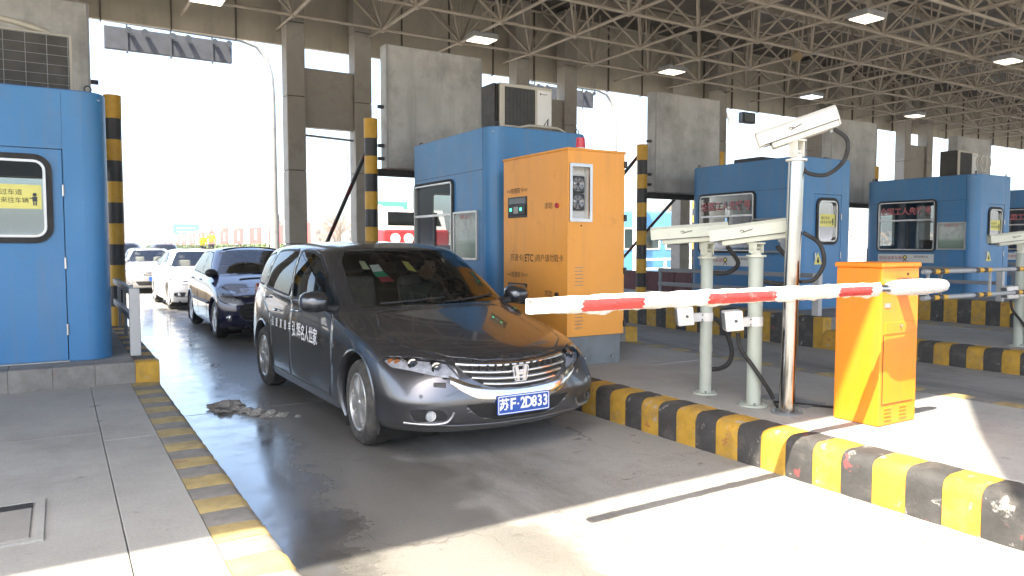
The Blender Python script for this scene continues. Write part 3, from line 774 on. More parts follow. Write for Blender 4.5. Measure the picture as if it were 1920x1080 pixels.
    if slogan:
        text('全国工人先锋号', 0.165, (x0-0.013, (wy0+wy1)/2+0.02, wz1-0.21), -UY, UZ, M['pinkink'], t, 'window_lettering', bold=0.004)
    if full:   # triangular warning sign on the door
        tx_, tz_ = dx0+0.13, 1.20
        mb = MB(); mb.prism([(tx_-0.105, tz_), (tx_+0.105, tz_), (tx_, tz_+0.20)], (0, y0+0.003, 0), UX, UZ, -UY, 0.004); mb.build('warning_triangle', M['lemon'], door)
        mb = MB(); mb.prism(rrect(tx_-0.028, tx_+0.028, tz_+0.03, tz_+0.085, 0.01, 3), (0, y0-0.001, 0), UX, UZ, -UY, 0.0015); mb.cyl((tx_, y0-0.001, tz_+0.105), (tx_, y0-0.0025, tz_+0.105), 0.018, 10); mb.build('warning_symbol', M['ink'], door)
    return t
# printed tariff sheet: pale paper, a green landscape band, dark head line
m, ntr, b = new_mat('tariff_sheet')
tc = nd(ntr, 'ShaderNodeTexCoord'); sp = nd(ntr, 'ShaderNodeSeparateXYZ'); ntr.links.new(tc.outputs['Generated'], sp.inputs[0])
c = ramp(ntr, sp.outputs[2], [(0.0, (0.10, 0.17, 0.13)), (0.30, (0.16, 0.26, 0.20)), (0.42, (0.42, 0.50, 0.46)), (0.80, (0.50, 0.56, 0.53)), (1.0, (0.30, 0.36, 0.36))])
c = mixc(ntr, ramp(ntr, noise(ntr, 9, 5, 0.6), [(0.45, g(0)), (0.7, g(0.5))]), c, (0.20, 0.20, 0.22))
ntr.links.new(c, b.inputs['Base Color']); b.inputs['Roughness'].default_value = 0.12
M['notice'] = m
M['pinkink'] = simple('pink_window_lettering', (0.52, 0.16, 0.18), 0.6, 0, 0.1, 5)
booth(0.41, 'near blue booth at the left edge with a closed door and black air conditioner', (8.6, 9.85, 1.42, 2.42), None, full=False, banner=False, slogan=False, zt=2.89)
booth(5.97, 'blue booth behind the orange ticket cabinet with two sash panes and tariff board', (8.76, 9.95, 1.22, 2.36), (8.06, 8.71, 1.33, 1.95), banner=False, slogan=False)
booth(11.68, 'blue booth with red window lettering behind the tilted white camera', (8.62, 9.86, 1.42, 2.42), None)
booth(17.2, 'blue booth above the amber barrier box, with tariff board and red window lettering', (8.56, 9.8, 1.42, 2.46), (7.93, 8.50, 1.43, 2.0))
booth(22.7, 'farthest blue booth cut by the right edge', (8.56, 9.8, 1.42, 2.46), (7.93, 8.50, 1.43, 2.0))
# empty bracket frame beside the window of the third booth
mb = MB(); mb.ringprism(rrect(-8.58, -7.96, 1.40, 1.97, 0.02, 2), rrect(-8.555, -7.985, 1.425, 1.945, 0.015, 2), (10.18, 0, 0), -UY, UZ, -UX, 0.12)
b3 = [o for o in bpy.data.objects if o.name.startswith('toll_booth') and 'tilted white camera' in o.get('label', '')][0]
mb.build('notice_bracket', M['grey_paint'], b3)

# air conditioners
def air_con(x, y, z, label, facing=1, w=0.80, d=0.32, h=0.56):
    """outdoor unit; facing=1 shows its fan face to -Y, facing=-1 its coil"""
    t = thing('air_conditioner', label, 'air conditioner', (x, y, z))
    z0 = z+0.06
    mb = MB(); mb.box(x-w/2, x+w/2, y-d/2, y+d/2, z0, z0+h, 0.012, 2); mb.build('casing', M['ivory_ac'], t)
    for s in (-1, 1):
        mb = MB(); mb.box(x+s*(w/2-0.14)-0.03, x+s*(w/2-0.14)+0.03, y-d/2-0.04, y+d/2+0.04, z, z0); mb.build('foot', M['grey_paint'], t)
    if facing == 1:
        gx0, gx1 = x-w/2+0.07, x+w*0.16
        mb = MB(); mb.box(gx0, gx1, y-d/2-0.006, y-d/2+0.004, z0+0.035, z0+h-0.045, 0.003, 1); mb.build('fan_recess', M['dark_fan'], t)
        mb = MB(); cx, cz = (gx0+gx1)/2, z0+h/2-0.01
        for k in range(13): mb.box(gx0+0.01, gx1-0.01, y-d/2-0.012, y-d/2-0.007, z0+0.05+k*(h-0.11)/12-0.003, z0+0.05+k*(h-0.11)/12+0.003)
        for k in range(9): mb.box(gx0+0.012+k*(gx1-gx0-0.024)/8-0.003, gx0+0.012+k*(gx1-gx0-0.024)/8+0.003, y-d/2-0.016, y-d/2-0.0125, z0+0.045, z0+h-0.055)
        o = mb.build('fan_guard', M['sign_dark'], t); o['kind'] = 'stuff'
        mb = MB(); mb.box(x+w*0.20, x+w/2-0.02, y-d/2-0.008, y-d/2+0.004, z0+0.03, z0+h-0.04, 0.004, 1); mb.build('service_panel', M['white'], t)
        xx = x+w/2-0.10
        mb = MB(); mb.prism([(xx-0.055, z0+0.055), (xx-0.035, z0+0.055), (xx+0.018, z0+0.14), (xx+0.012, z0+0.08), (xx+0.03, z0+0.06), (xx+0.035, z0+0.17)], (0, y-d/2-0.009, 0), UX, UZ, -UY, 0.002); mb.build('maker_mark', M['ink'], t)
        mb = MB(); mb.box(x+w*0.25, x+w*0.25+0.02, y-d/2-0.0105, y-d/2-0.0085, z0+h-0.10, z0+h-0.08); mb.box(x+w*0.25+0.03, x+w*0.25+0.11, y-d/2-0.0105, y-d/2-0.0085, z0+h-0.095, z0+h-0.088); mb.build('maker_mark', M['ink'], t)
        # coil guard seen at the left end
        for k in range(3):
            mb = MB(); mb.box(x-w/2-0.012-0.03*k, x-w/2-0.006-0.03*k, y-d/2+0.02, y+d/2+0.03, z0+0.02, z0+h-0.01); mb.build('coil_guard', M['dark_fan'], t)
        mb = MB(); mb.tube([(x-0.30, y-d/2-0.05, z+0.03), (x, y-d/2-0.07, z+0.10), (x+w/2+0.05, y-d/2-0.06, z+0.10), (x+w/2+0.30, y-d/2-0.02, z+0.02)], 0.018, 8); mb.build('pipe', M['ivory_ac'], t, 60)
    else:
        mb = MB(); mb.box(x-w/2+0.02, x+w/2-0.03, y-d/2-0.005, y-d/2+0.004, z0+0.01, z0+h-0.02); mb.build('coil', M['dark_fan'], t)
        mb = MB()
        for k in range(7):
            zz = z0+0.03+k*(h-0.06)/6; mb.box(x-w/2+0.02, x+w/2-0.03, y-d/2-0.022, y-d/2-0.019, zz-0.0018, zz+0.0018)
        for k in range(6):
            xx = x-w/2+0.03+k*(w-0.07)/5; mb.box(xx-0.0025, xx+0.0025, y-d/2-0.027, y-d/2-0.0225, z0+0.02, z0+h-0.02)
        o = mb.build('wire_guard', M['grey_paint'], t); o['kind'] = 'stuff'
        P = [(x-w/2-0.2+i*0.06, y-0.05, z0+h+0.02+0.09*math.sin(math.pi*i/16)) for i in range(17)]
        mb = MB(); mb.tube(P, 0.03, 8); mb.build('hose', M['ivory_ac'], t, 60)
    return t
M['ivory_ac'] = simple('aged_casing', (0.52, 0.48, 0.40), 0.5, 0, 0.06, 4, 0.02, dirt=((0.30, 0.26, 0.20), 4, 0.55, 0.85))
M['dark_fan'] = simple('fan_dark', (0.055, 0.05, 0.042), 0.6, 0, 0.25, 6)
air_con(5.20, 8.25, 2.95, 'beige air conditioner on the roof of the booth behind the orange cabinet')
air_con(-0.30, 8.75, 2.90, 'black wire guarded air conditioner on the roof of the near left booth', -1, 0.95, 0.34, 0.62)
ac = air_con(16.9, 8.7, 2.95, 'air conditioner with a coiled hose on the roof of the right booth')
P = []
for i in range(46):
    a = R(i*360/20); P.append((17.05+0.17*math.cos(a), 8.40-0.004*i, 3.28+0.17*math.sin(a)))
mb = MB(); mb.tube(P, 0.014, 6); mb.build('coiled_hose', M['ivory'], ac, 60)
t = thing('roof_junction_box', 'small dark box on the roof of the booth with the tilted camera', 'junction box', (10.5, 8.9, 2.95))
mb = MB(); mb.box(10.3, 10.75, 8.6, 9.2, 2.95, 3.04, 0.01, 1); mb.build('casing', M['sign_dark'], t)
mb = MB(); mb.tube([(10.6, 8.2, 2.96), (10.75, 8.3, 3.10), (10.9, 8.5, 2.97)], 0.012, 6); mb.build('cable', M['rubber'], t)

# ================================================================== ticket cabinet
cx0, cx1, cya, cyb = 4.38, 5.12, 6.05, 7.30
t = thing('ticket_cabinet', 'tall orange card machine cabinet with green lit slots beside the dark car', 'ticket machine', ((cx0+cx1)/2, (cya+cyb)/2, IZ))
mb = MB(); mb.box(cx0+0.03, cx1-0.03, cya+0.02, cyb-0.03, IZ-0.005, 0.575); mb.build('base', M['base_grey'], t)
for xx in (4.62, 4.98):
    mb = MB(); mb.cyl((xx, cya+0.022, 0.34), (xx, cya+0.005, 0.34), 0.012, 8); mb.build('bolt', M['satin'], t)
# body: shell with a recess for the fans and two slots
zt = 2.47
W0, W1, Z0, Z1 = 4.42, 4.665, 1.77, 2.32
mb = hole_panel((cx0, cx1, 0.575, zt), (W0, W1, Z0, Z1), 0.01, (0, cya, 0), UX, UZ, UY, 0.03); mb.build('door', M['orange'], t)
mb = MB(); mb.box(cx0, cx0+0.03, cya+0.03, cyb, 0.575, zt); mb.box(cx1-0.03, cx1, cya+0.03, cyb, 0.575, zt); mb.box(cx0+0.03, cx1-0.03, cyb-0.03, cyb, 0.575, zt)
mb.box(cx0-0.012, cx1+0.012, cya-0.012, cyb+0.012, zt, zt+0.025, 0.008, 2); mb.box(cx0+0.03, cx1-0.03, cya+0.03, cyb-0.03, 0.575, 0.60); mb.build('body', M['orange'], t)
fr = MB(); fr.ringprism(rrect(W0-0.02, W1+0.02, Z0-0.02, Z1+0.02, 0.006, 1), rrect(W0+0.012, W1-0.012, Z0+0.012, Z1-0.012, 0.006, 1), (0, cya-0.014, 0), UX, UZ, UY, 0.02); fr.build('window_frame', M['satin'], t)
mb = MB(); mb.box(W0, W1, cya+0.10, cya+0.11, Z0, Z1); mb.build('recess_back', M['paper'], t)
mb = MB(); mb.box(W0+0.001, W0+0.006, cya+0.03, cya+0.10, Z0, Z1); mb.box(W1-0.006, W1-0.001, cya+0.03, cya+0.10, Z0, Z1); mb.box(W0+0.006, W1-0.006, cya+0.03, cya+0.10, Z1-0.006, Z1-0.001); mb.box(W0+0.006, W1-0.006, cya+0.03, cya+0.10, Z0+0.001, Z0+0.006); mb.build('recess_lining', M['paper'], t)
for zc in (2.135, 1.955):
    mb = MB(); cxm = 4.545
    mb.box(cxm-0.088, cxm+0.088, cya+0.05, cya+0.095, zc-0.086, zc+0.086, 0.012, 2)
    mb.build('fan', M['sign_dark'], t)
    f = bpy.data.objects[-1] if False else None
    mb = MB()
    for rr in (0.03, 0.05, 0.07):
        P = [(cxm+rr*math.cos(R(a)), cya+0.046, zc+rr*math.sin(R(a))) for a in range(0, 361, 20)]; mb.tube(P, 0.003, 5)
    mb.build('fan_ring', M['satin'], t)
    mb = MB()
    for k in range(7):
        a = 2*math.pi*k/7; a2 = a+0.55
        mb.quad([(cxm+0.02*math.cos(a), cya+0.049, zc+0.02*math.sin(a)), (cxm+0.075*math.cos(a), cya+0.049, zc+0.075*math.sin(a)), (cxm+0.075*math.cos(a2), cya+0.0495, zc+0.075*math.sin(a2)), (cxm+0.02*math.cos(a2), cya+0.0495, zc+0.02*math.sin(a2))])
    mb.build('fan_blades', M['grey_paint'], t)
for zz in (2.36, 1.80, 1.24, 0.68):
    mb = MB(); mb.box(cx1-0.008, cx1+0.022, cya-0.025, cya+0.03, zz-0.035, zz+0.035, 0.006, 1); mb.build('hinge', M['black'], t)
for za, zb in ((1.82, 2.05), (0.86, 1.09)):
    mb = MB(); mb.box(cx0-0.005, cx0+0.001, 6.80, 7.20, za, zb, 0.002, 1); p = mb.build('slot_panel', M['black'], t)
    mb = MB(); mb.box(cx0-0.022, cx0-0.006, 6.83, 7.17, za+0.03, za+0.135, 0.008, 2); mb.build('reader', M['sign_dark'], p)
    mb = MB(); mb.box(cx0-0.010, cx0-0.005, 6.83, 7.17, zb-0.075, zb-0.015); mb.build('slot_lip', M['base_grey'], p)
    mb = MB(); mb.box(cx0-0.026, cx0-0.022, 6.955, 7.045, za+0.045, za+0.12); mb.build('card_gap', M['grey_paint'], p)
    for yy in (6.90, 7.11):
        mb = MB(); mb.box(cx0-0.026, cx0-0.0225, yy-0.016, yy+0.016, za+0.075, za+0.105, 0.002, 1); mb.build('indicator', M['led'], p)
for zz, lab in ((1.92, 'redink'), (1.0, 'ink')):
    mb = MB(); mb.cyl((cx0+0.001, 6.225, zz), (cx0-0.02, 6.225, zz), 0.026, 16); mb.build('button', M[lab], t, 40)
    text('求助', 0.075, (cx0-0.0015, 6.39, zz), -UY, UZ, M['inkbrown'] if 'inkbrown' in M else M['ink'], t)
text('<<按键取卡<<', 0.068, (cx0-0.0015, 7.01, 2.115), -UY, UZ, M['ink'], t)
text('苏通卡(', 0.085, (cx0-0.0015, 7.01, 1.37), -UY, UZ, M['ink'], t)
text('ETC', 0.115, (cx0-0.0015, 6.765, 1.37), -UY, UZ, M['ink'], t, bold=0.002, sx=0.82)
text(')用户请勿取卡', 0.085, (cx0-0.0015, 6.385, 1.37), -UY, UZ, M['ink'], t)
text('<<按键取卡<<', 0.068, (cx0-0.0015, 7.0, 1.18), -UY, UZ, M['ink'], t)
mb = MB()
for k in range(10):
    for xx in (4.475, 4.555): mb.box(xx-0.014, xx+0.014, cya-0.0015, cya+0.001, 0.70+k*0.0, 0.70)
for za in (0.66, 1.10):
    for k in range(6): mb.box(4.475, 4.575, cya-0.0015, cya+0.0005, za+k*0.036, za+k*0.036+0.006)
mb.build('vent_slots', M['base_grey'], t)
mb = MB(); mb.cyl((4.55, cya+0.001, 1.71), (4.55, cya-0.006, 1.71), 0.008, 8); mb.build('lock', M['ink'], t)
bx_, by_ = 4.80, 6.40
bt = thing('beacon', 'small red warning beacon on top of the orange cabinet', 'beacon', (bx_, by_, zt+0.025))
mb = MB(); mb.cyl((bx_, by_, zt+0.024), (bx_, by_, zt+0.085), 0.055, 16); mb.build('base', M['ivory'], bt, 40)
mb = MB(); mb.cyl((bx_, by_, zt+0.086), (bx_, by_, zt+0.19), 0.052, 18, 0.046); mb.build('lens', simple('red_lens', (0.65, 0.02, 0.03), 0.12, 0, 0.05, 5), bt, 40)

# ================================================================== barrier in front
t = thing('barrier_gate', 'amber barrier box with a white wrapped red banded boom across the lane', 'barrier', (4.91, 3.06, IZ))
bX0, bX1, bY0, bY1, bZ0, bZ1 = 4.70, 5.14, 2.90, 3.24, 0.275, 1.39
mb = MB(); mb.box(bX0, bX1, bY0, bY1, bZ0, bZ1-0.035, 0.006, 2); mb.build('housing', M['amber'], t)
mb = MB(); mb.box(bX0-0.012, bX1+0.012, bY0-0.012, bY1+0.012, bZ1-0.034, bZ1, 0.010, 2); mb.build('lid', M['amber'], t)
mb = MB(); mb.box(bX0+0.02, bX1-0.02, bY0+0.02, bY1-0.02, IZ-0.01, bZ0); mb.build('plinth', M['dark'], t)
mb = MB(); mb.box(bX0+0.045, bX1-0.045, bY0-0.006, bY0+0.001, 0.905, 0.985, 0.002, 1); p = mb.build('access_flap', M['amber'], t)
mb = MB(); mb.cyl((4.92, bY0-0.006, 0.955), (4.92, bY0-0.016, 0.955), 0.010, 10); mb.build('lock', M['satin'], p)
mb = MB(); mb.box(bX0+0.03, bX1-0.05, bY0-0.004, bY0+0.001, 0.42, 0.424); mb.box(bX0+0.03, bX0+0.033, bY0-0.004, bY0+0.001, 0.424, 0.90); mb.build('door_joint', M['ink'], t)
for xx in (4.80, 4.98):
    for k in range(4):
        mb = MB(); mb.box(xx-0.04, xx+0.04, bY0-0.008, bY0+0.001, 0.315+k*0.025, 0.325+k*0.025); mb.build('vent_louvre', M['amber'], t)
mb = MB(); mb.cyl((5.0, bY0+0.001, 1.31), (5.0, bY0-0.004, 1.31), 0.010, 8); mb.build('keyhole', M['ink'], t)
mb = MB(); mb.box(4.735, 4.80, bY0-0.004, bY0+0.001, 1.085, 1.115); mb.build('plate', M['alu'], t)
# boom: two nested tubes wrapped in film, slightly ragged
by, bz = 2.72, 1.235
yaw = R(-0.6)
def boom_pt(x, dy=0, dz=0): return (x, by+(x-4.6)*math.tan(-yaw)*0.0+dy, bz+dz)
rnd = random.Random(4)
def wrapped(x0, x1, ry, rz, n, name, mat, rag=0.0035, flare=None, cap=True):
    b_ = bmesh.new(); rings = []; N = 18
    for i in range(n+1):
        x = x0+(x1-x0)*i/n; ring = []
        for k in range(N):
            a = 2*math.pi*k/N
            e = rnd.uniform(-rag, rag)*0.35+0.0025*math.sin(5*a+x*11)+0.002*math.sin(x*37+a*2)
            hang = 0.0
            if flare and abs(a-1.5*math.pi) < 0.75: hang = max(0, 0.011*math.sin(x*9.3)+0.008*math.sin(x*23.7+1)+0.006*math.sin(x*61))*(1-abs(a-1.5*math.pi)/0.75)
            ring.append(b_.verts.new((x, by+(ry+e)*math.cos(a), bz+(rz+e+hang)*math.sin(a))))
        rings.append(ring)
    for A, B in zip(rings, rings[1:]):
        for k in range(N): b_.faces.new((A[k], A[(k+1) % N], B[(k+1) % N], B[k]))
    if cap: b_.faces.new(rings[0][::-1]); b_.faces.new(rings[-1])
    m_ = MB(); m_.bm.free(); m_.bm = b_
    return m_.build(name, mat, t, 60)
bm_ = wrapped(1.90, 4.36, 0.034, 0.040, 90, 'boom', M['wrap'], 0.0035, 0.03)
mb = MB(); mb.cyl((4.34, by, bz), (4.52, by, bz-0.002), 0.024, 16); mb.build('boom_neck', M['satin'], t, 40)
mb = MB()   # open tube end
mb.ringprism(rrect(-0.030, 0.030, -0.034, 0.034, 0.008, 3), rrect(-0.025, 0.025, -0.029, 0.029, 0.006, 3), (1.76, by-0.004, bz+0.0), UY, UZ, UX, 0.20); mb.build('boom_end', M['white'], t, 30)
mb = MB(); mb.box(1.93, 1.94, by-0.028, by+0.02, bz-0.028, bz+0.028); mb.build('boom_end_shade', M['dark'], t)  # dark plate standing in for the shade inside the open tube
for xa, xb in ((2.03, 2.40), (2.84, 3.36), (3.93, 4.25)):
    b_ = bmesh.new(); N = 10; n = 26; rings = []
    for i in range(n+1):
        x = xa+(xb-xa)*i/n
        rings.append([b_.verts.new((x+0.010*math.sin(k*1.7+i*(0.2 if i in (0, n) else 0)), by+0.0395*math.cos(R(152+k*8.5))+rnd.uniform(-.0012, .0012), bz+0.0455*math.sin(R(152+k*8.5))+rnd.uniform(-.001, .001))) for k in range(N)])
    for A, B in zip(rings, rings[1:]):
        for k in range(N-1): b_.faces.new((A[k], A[k+1], B[k+1], B[k]))
    m_ = MB(); m_.bm.free(); m_.bm = b_; m_.build('red_band', M['red'], t, 60)
# counterweight sleeve and hub
b_ = bmesh.new(); N = 16; rings = []
for i, (x, rr) in enumerate([(4.48, 0.020), (4.49, 0.040), (4.56, 0.050), (4.75, 0.052), (4.95, 0.050), (5.06, 0.048), (5.12, 0.040), (5.15, 0.024), (5.158, 0.006)]):
    rings.append([b_.verts.new((x, by+rr*math.cos(2*math.pi*k/N)*(1+rnd.uniform(-.03, .03)), bz+rr*math.sin(2*math.pi*k/N)*(1+rnd.uniform(-.04, .04)))) for k in range(N)])
for A, B in zip(rings, rings[1:]):
    for k in range(N): b_.faces.new((A[k], A[(k+1) % N], B[(k+1) % N], B[k]))
b_.faces.new(rings[0][::-1]); b_.faces.new(rings[-1])
m_ = MB(); m_.bm.free(); m_.bm = b_; m_.build('counterweight', M['wrap'], t, 60)
mb = MB(); mb.cyl((4.90, by+0.03, bz), (4.90, bY0+0.01, bz), 0.055, 20); mb.box(4.80, 5.0, by+0.045, by+0.06, bz-0.06, bz+0.03); mb.build('hub', M['satin'], t, 40)

# fence type boom of the next lane, two rails with paint marks
t = thing('rail_boom', 'two rail boom with yellow and black marks across the second lane', 'barrier', (10.1, 3.7, IZ))
for zz in (1.27, 1.03):
    mb = MB(); mb.cyl((6.62, 3.70, zz), (10.05, 3.70, zz), 0.022, 12); r_ = mb.build('rail', M['grey_paint'], t, 40)
    for k in range(3):
        x = 6.72+k*0.78
        for j, mk in enumerate(('bandblack', 'yellow', 'bandblack', 'yellow')):
            mb = MB(); mb.cyl((x+j*0.075, 3.70, zz), (x+j*0.075+0.074, 3.70, zz), 0.0235, 12); mb.build('paint_mark', M[mk], r_, 40)
for x in (6.7, 7.8, 8.9):
    mb = MB(); mb.box(x-0.008, x+0.008, 3.69, 3.71, 1.045, 1.25); mb.build('picket', M['grey_paint'], t)
mb = MB(); mb.box(10.05, 10.5, 3.74, 4.1, IZ, 1.39, 0.008, 2); mb.build('housing', M['amber'], t)
mb = MB(); mb.cyl((10.06, 3.70, 1.15), (10.06, 3.78, 1.15), 0.16, 18); mb.build('hub', M['satin'], t, 40)

# ================================================================== camera poles
def frame(p, d, upv=UZ):
    d = Vector(d).normalized(); y = UZ.cross(d).normalized(); z = d.cross(y)
    return Matrix(((d.x, y.x, z.x, p[0]), (d.y, y.y, z.y, p[1]), (d.z, y.z, z.z, p[2]), (0, 0, 0, 1)))
def housing_cam(parent, p, d, L, paint, script=True):
    """weatherproof camera housing under a sunshield; p = centre, d = look direction"""
    fm = frame(p, d)
    w, h = 0.135, 0.14
    def add(name, mat, fn, sm=None):
        b_ = MB(); fn(b_); bmesh.ops.transform(b_.bm, matrix=fm, verts=b_.bm.verts[:]); return b_.build(name, mat, parent, sm)
    body = add('camera_housing', paint, lambda b_: b_.box(-L/2, L/2-0.05, -w/2, w/2, -h/2, h/2-0.012, 0.012, 2), 40)
    def shield(b_):
        prof = [(-w/2-0.014, -0.025), (-w/2-0.014, h/2-0.012), (-w/2+0.010, h/2+0.012), (w/2-0.010, h/2+0.012), (w/2+0.014, h/2-0.012), (w/2+0.014, -0.025)]
        inn = [(w/2+0.010, -0.025), (w/2+0.010, h/2-0.014), (w/2-0.012, h/2+0.008), (-w/2+0.012, h/2+0.008), (-w/2-0.010, h/2-0.014), (-w/2-0.010, -0.025)]
        b_.prism(prof+inn, (-L/2-0.01, 0, 0), UY, UZ, UX, L+0.045)
    add('sunshield', paint, shield)
    add('lens_window', M['black'], lambda b_: b_.box(L/2-0.049, L/2-0.046, -0.036, 0.036, -0.038, 0.030))
    add('rear_cap', paint, lambda b_: b_.box(-L/2-0.012, -L/2-0.001, -w/2+0.006, w/2-0.006, -h/2+0.006, h/2-0.02, 0.005, 1))
    add('cable_gland', M['grey_paint'], lambda b_: b_.cyl((-L/2+0.06, 0.02, -h/2-0.025), (-L/2+0.06, 0.02, -h/2), 0.014, 10), 40)
    add('shield_screw', M['satin'], lambda b_: [b_.cyl((x, s*(w/2+0.014), 0.005), (x, s*(w/2+0.018), 0.005), 0.006, 8) for x in (-L*0.3, L*0.3) for s in (-1, 1)])
    add('shield_edge', M['sign_dark'], lambda b_: [b_.box(-L/2, L/2, s*(w/2+0.0145)-0.001, s*(w/2+0.0145)+0.001, -0.031, -0.0255) for s in (-1, 1)])
    if script:   # slanting italic maker's script on the shield's side, illegible squiggle
        def sq(b_):
            P = [(L*0.12-0.004*i, (w/2+0.0155), 0.012+0.006*math.sin(i*1.9)+0.0008*i) for i in range(22)]
            b_.tube(P, 0.0022, 5)
            P = [(L*0.14-0.003*i, (w/2+0.0155), 0.022+0.010*math.sin(i*0.30)) for i in range(12)]; b_.tube(P, 0.0026, 5)
        add('maker_script', M['ink'], sq)
    return body
def bracket(parent, x, y, z0, z1, paint):
    """swivel head between the pole top and the housing"""
    mb = MB(); mb.cyl((x, y, z0), (x, y, z0+0.015), 0.075, 18); mb.cyl((x, y, z0+0.015), (x, y, z0+0.05), 0.04, 14)
    for s in (-1, 1): mb.box(x+s*0.038-0.005, x+s*0.038+0.005, y-0.035, y+0.035, z0+0.03, z1)
    mb.box(x-0.045, x+0.045, y-0.05, y+0.05, z1-0.012, z1)
    mb.cyl((x-0.05, y, z0+0.07), (x+0.05, y, z0+0.07), 0.014, 10)
    return mb.build('swivel_bracket', paint, parent, 40)
def pole(t, x, y, z1, r, paint, lean=0.0):
    mb = MB(); mb.cyl((x, y, IZ), (x+lean, y, z1), r, 22); mb.build('post', paint, t, 40)
    mb = MB(); mb.cyl((x, y, IZ-0.004), (x, y, IZ+0.012), r*2.0, 22); mb.build('base_plate', M['base_grey'] if paint is not M['pole_green'] else M['pole_green'], t, 40)
    for k in range(4):
        a = R(45+90*k); mb = MB(); mb.cyl((x+r*1.65*math.cos(a), y+r*1.65*math.sin(a), IZ+0.01), (x+r*1.65*math.cos(a), y+r*1.65*math.sin(a), IZ+0.035), 0.008, 8); mb.build('anchor_bolt', M['base_grey'], t)
def flash_lamp(x, y, z, label, d=(-0.80, 0.60, -0.10), rp=0.055):
    t = thing('flash_lamp', label, 'flash lamp', (x, y, z), 'white flash lamps clamped to the camera poles')
    d = Vector(d).normalized()
    mb = MB(); mb.cyl((x, y, z-0.035), (x, y, z+0.035), rp+0.006, 22); mb.build('clamp', M['white'], t, 40)
    mb = MB(); mb.box(x-0.20, x-rp, y-0.022, y+0.022, z-0.035, z+0.035, 0.004, 1); mb.build('arm', M['white'], t)
    for s in (-1, 1):
        mb = MB(); mb.cyl((x-rp-0.022, y-0.03, z+s*0.02), (x-rp-0.022, y-0.02, z+s*0.02), 0.005, 8); mb.build('screw', M['sign_dark'], t)
    fm = frame((x-0.235, y+0.0, z+0.02), d)
    b_ = MB(); b_.box(-0.055, 0.075, -0.075, 0.075, -0.075, 0.075, 0.010, 2); bmesh.ops.transform(b_.bm, matrix=fm, verts=b_.bm.verts[:]); b_.build('lamp_box', M['white'], t, 40)
    b_ = MB(); b_.box(0.0755, 0.079, -0.06, 0.06, -0.06, 0.06); bmesh.ops.transform(b_.bm, matrix=fm, verts=b_.bm.verts[:]); b_.build('lens', M['base_grey'], t)
    b_ = MB(); b_.cyl((0.0, 0.0755, 0), (0.0, 0.079, 0), 0.034, 18); bmesh.ops.transform(b_.bm, matrix=fm, verts=b_.bm.verts[:]); b_.build('pivot_disc', M['alu'], t, 40)
    b_ = MB(); b_.cyl((0.0, 0.079, 0), (0.0, 0.086, 0), 0.012, 8); bmesh.ops.transform(b_.bm, matrix=fm, verts=b_.bm.verts[:]); b_.build('pivot_bolt', M['sign_dark'], t)
    return t
d12 = (-0.66, 0.75, -0.07)
t1 = thing('camera_pole', 'grey green camera pole farthest from the barrier box, nearest the orange cabinet', 'camera pole', (4.585, 4.36, IZ))
pole(t1, 4.585, 4.36, 1.40, 0.050, M['pole_green'])
mb = MB(); mb.cyl((4.585, 4.36, 0.62), (4.585, 4.36, 0.68), 0.053, 22); mb.build('repair_band', M['pole_green'], t1, 40)
bracket(t1, 4.585, 4.36, 1.40, 1.535, M['cream'])
housing_cam(t1, (4.50, 4.46, 1.60), d12, 0.58, M['cream'])
mb = MB(); mb.tube(spline([(4.64, 4.355, 0.90), (4.70, 4.34, 0.88), (4.78, 4.31, 0.76), (4.82, 4.29, 0.62), (4.80, 4.30, 0.52), (4.72, 4.32, 0.475), (4.635, 4.35, 0.47)]), 0.020, 8); mb.build('cable', M['rubber'], t1, 60)
mb = MB(); mb.tube(spline([(4.70, 4.25, 1.50), (4.80, 4.22, 1.36), (4.74, 4.28, 1.28), (4.63, 4.34, 1.28)]), 0.018, 8); mb.build('cable', M['rubber'], t1, 60)
t2 = thing('camera_pole', 'grey green camera pole beside the silver pole, carrying the camera with dark script', 'camera pole', (4.555, 3.83, IZ))
pole(t2, 4.555, 3.83, 1.42, 0.055, M['pole_green'])
bracket(t2, 4.555, 3.83, 1.42, 1.53, M['cream'])
housing_cam(t2, (4.54, 3.88, 1.60), (-0.66, 0.75, -0.13), 0.53, M['cream'])
mb = MB(); mb.tube(spline([(4.40, 3.86, 0.84), (4.41, 3.84, 0.72), (4.47, 3.76, 0.58), (4.56, 3.70, 0.42), (4.60, 3.68, 0.34)]), 0.016, 8); mb.build('cable', M['rubber'], t2, 60)
mb = MB(); mb.tube(spline([(4.66, 3.72, 1.50), (4.78, 3.68, 1.36), (4.78, 3.70, 1.22), (4.66, 3.77, 1.22), (4.60, 3.81, 1.24)]), 0.018, 8); mb.build('cable', M['rubber'], t2, 60)
flash_lamp(4.585, 4.36, 0.915, 'white flash lamp on the camera pole nearest the orange cabinet', rp=0.05)
flash_lamp(4.555, 3.83, 0.925, 'white flash lamp on the camera pole beside the silver pole')
t3 = thing('camera_pole', 'tall stainless pole with a tilted white camera beside the amber barrier box', 'camera pole', (4.55, 3.52, IZ))
pole(t3, 4.55, 3.52, 2.12, 0.056, M['steel'], 0.05)
bracket(t3, 4.60, 3.52, 2.12, 2.275, M['ivory'])
housing_cam(t3, (4.62, 3.52, 2.345), (-0.62, 0.68, -0.30), 0.52, M['ivory'])
mb = MB(); mb.tube(spline([(4.76, 3.33, 2.34), (4.84, 3.28, 2.26), (4.84, 3.30, 2.12), (4.76, 3.38, 2.02), (4.66, 3.46, 2.03), (4.64, 3.50, 2.08)]), 0.015, 8); mb.build('cable', M['rubber'], t3, 60)
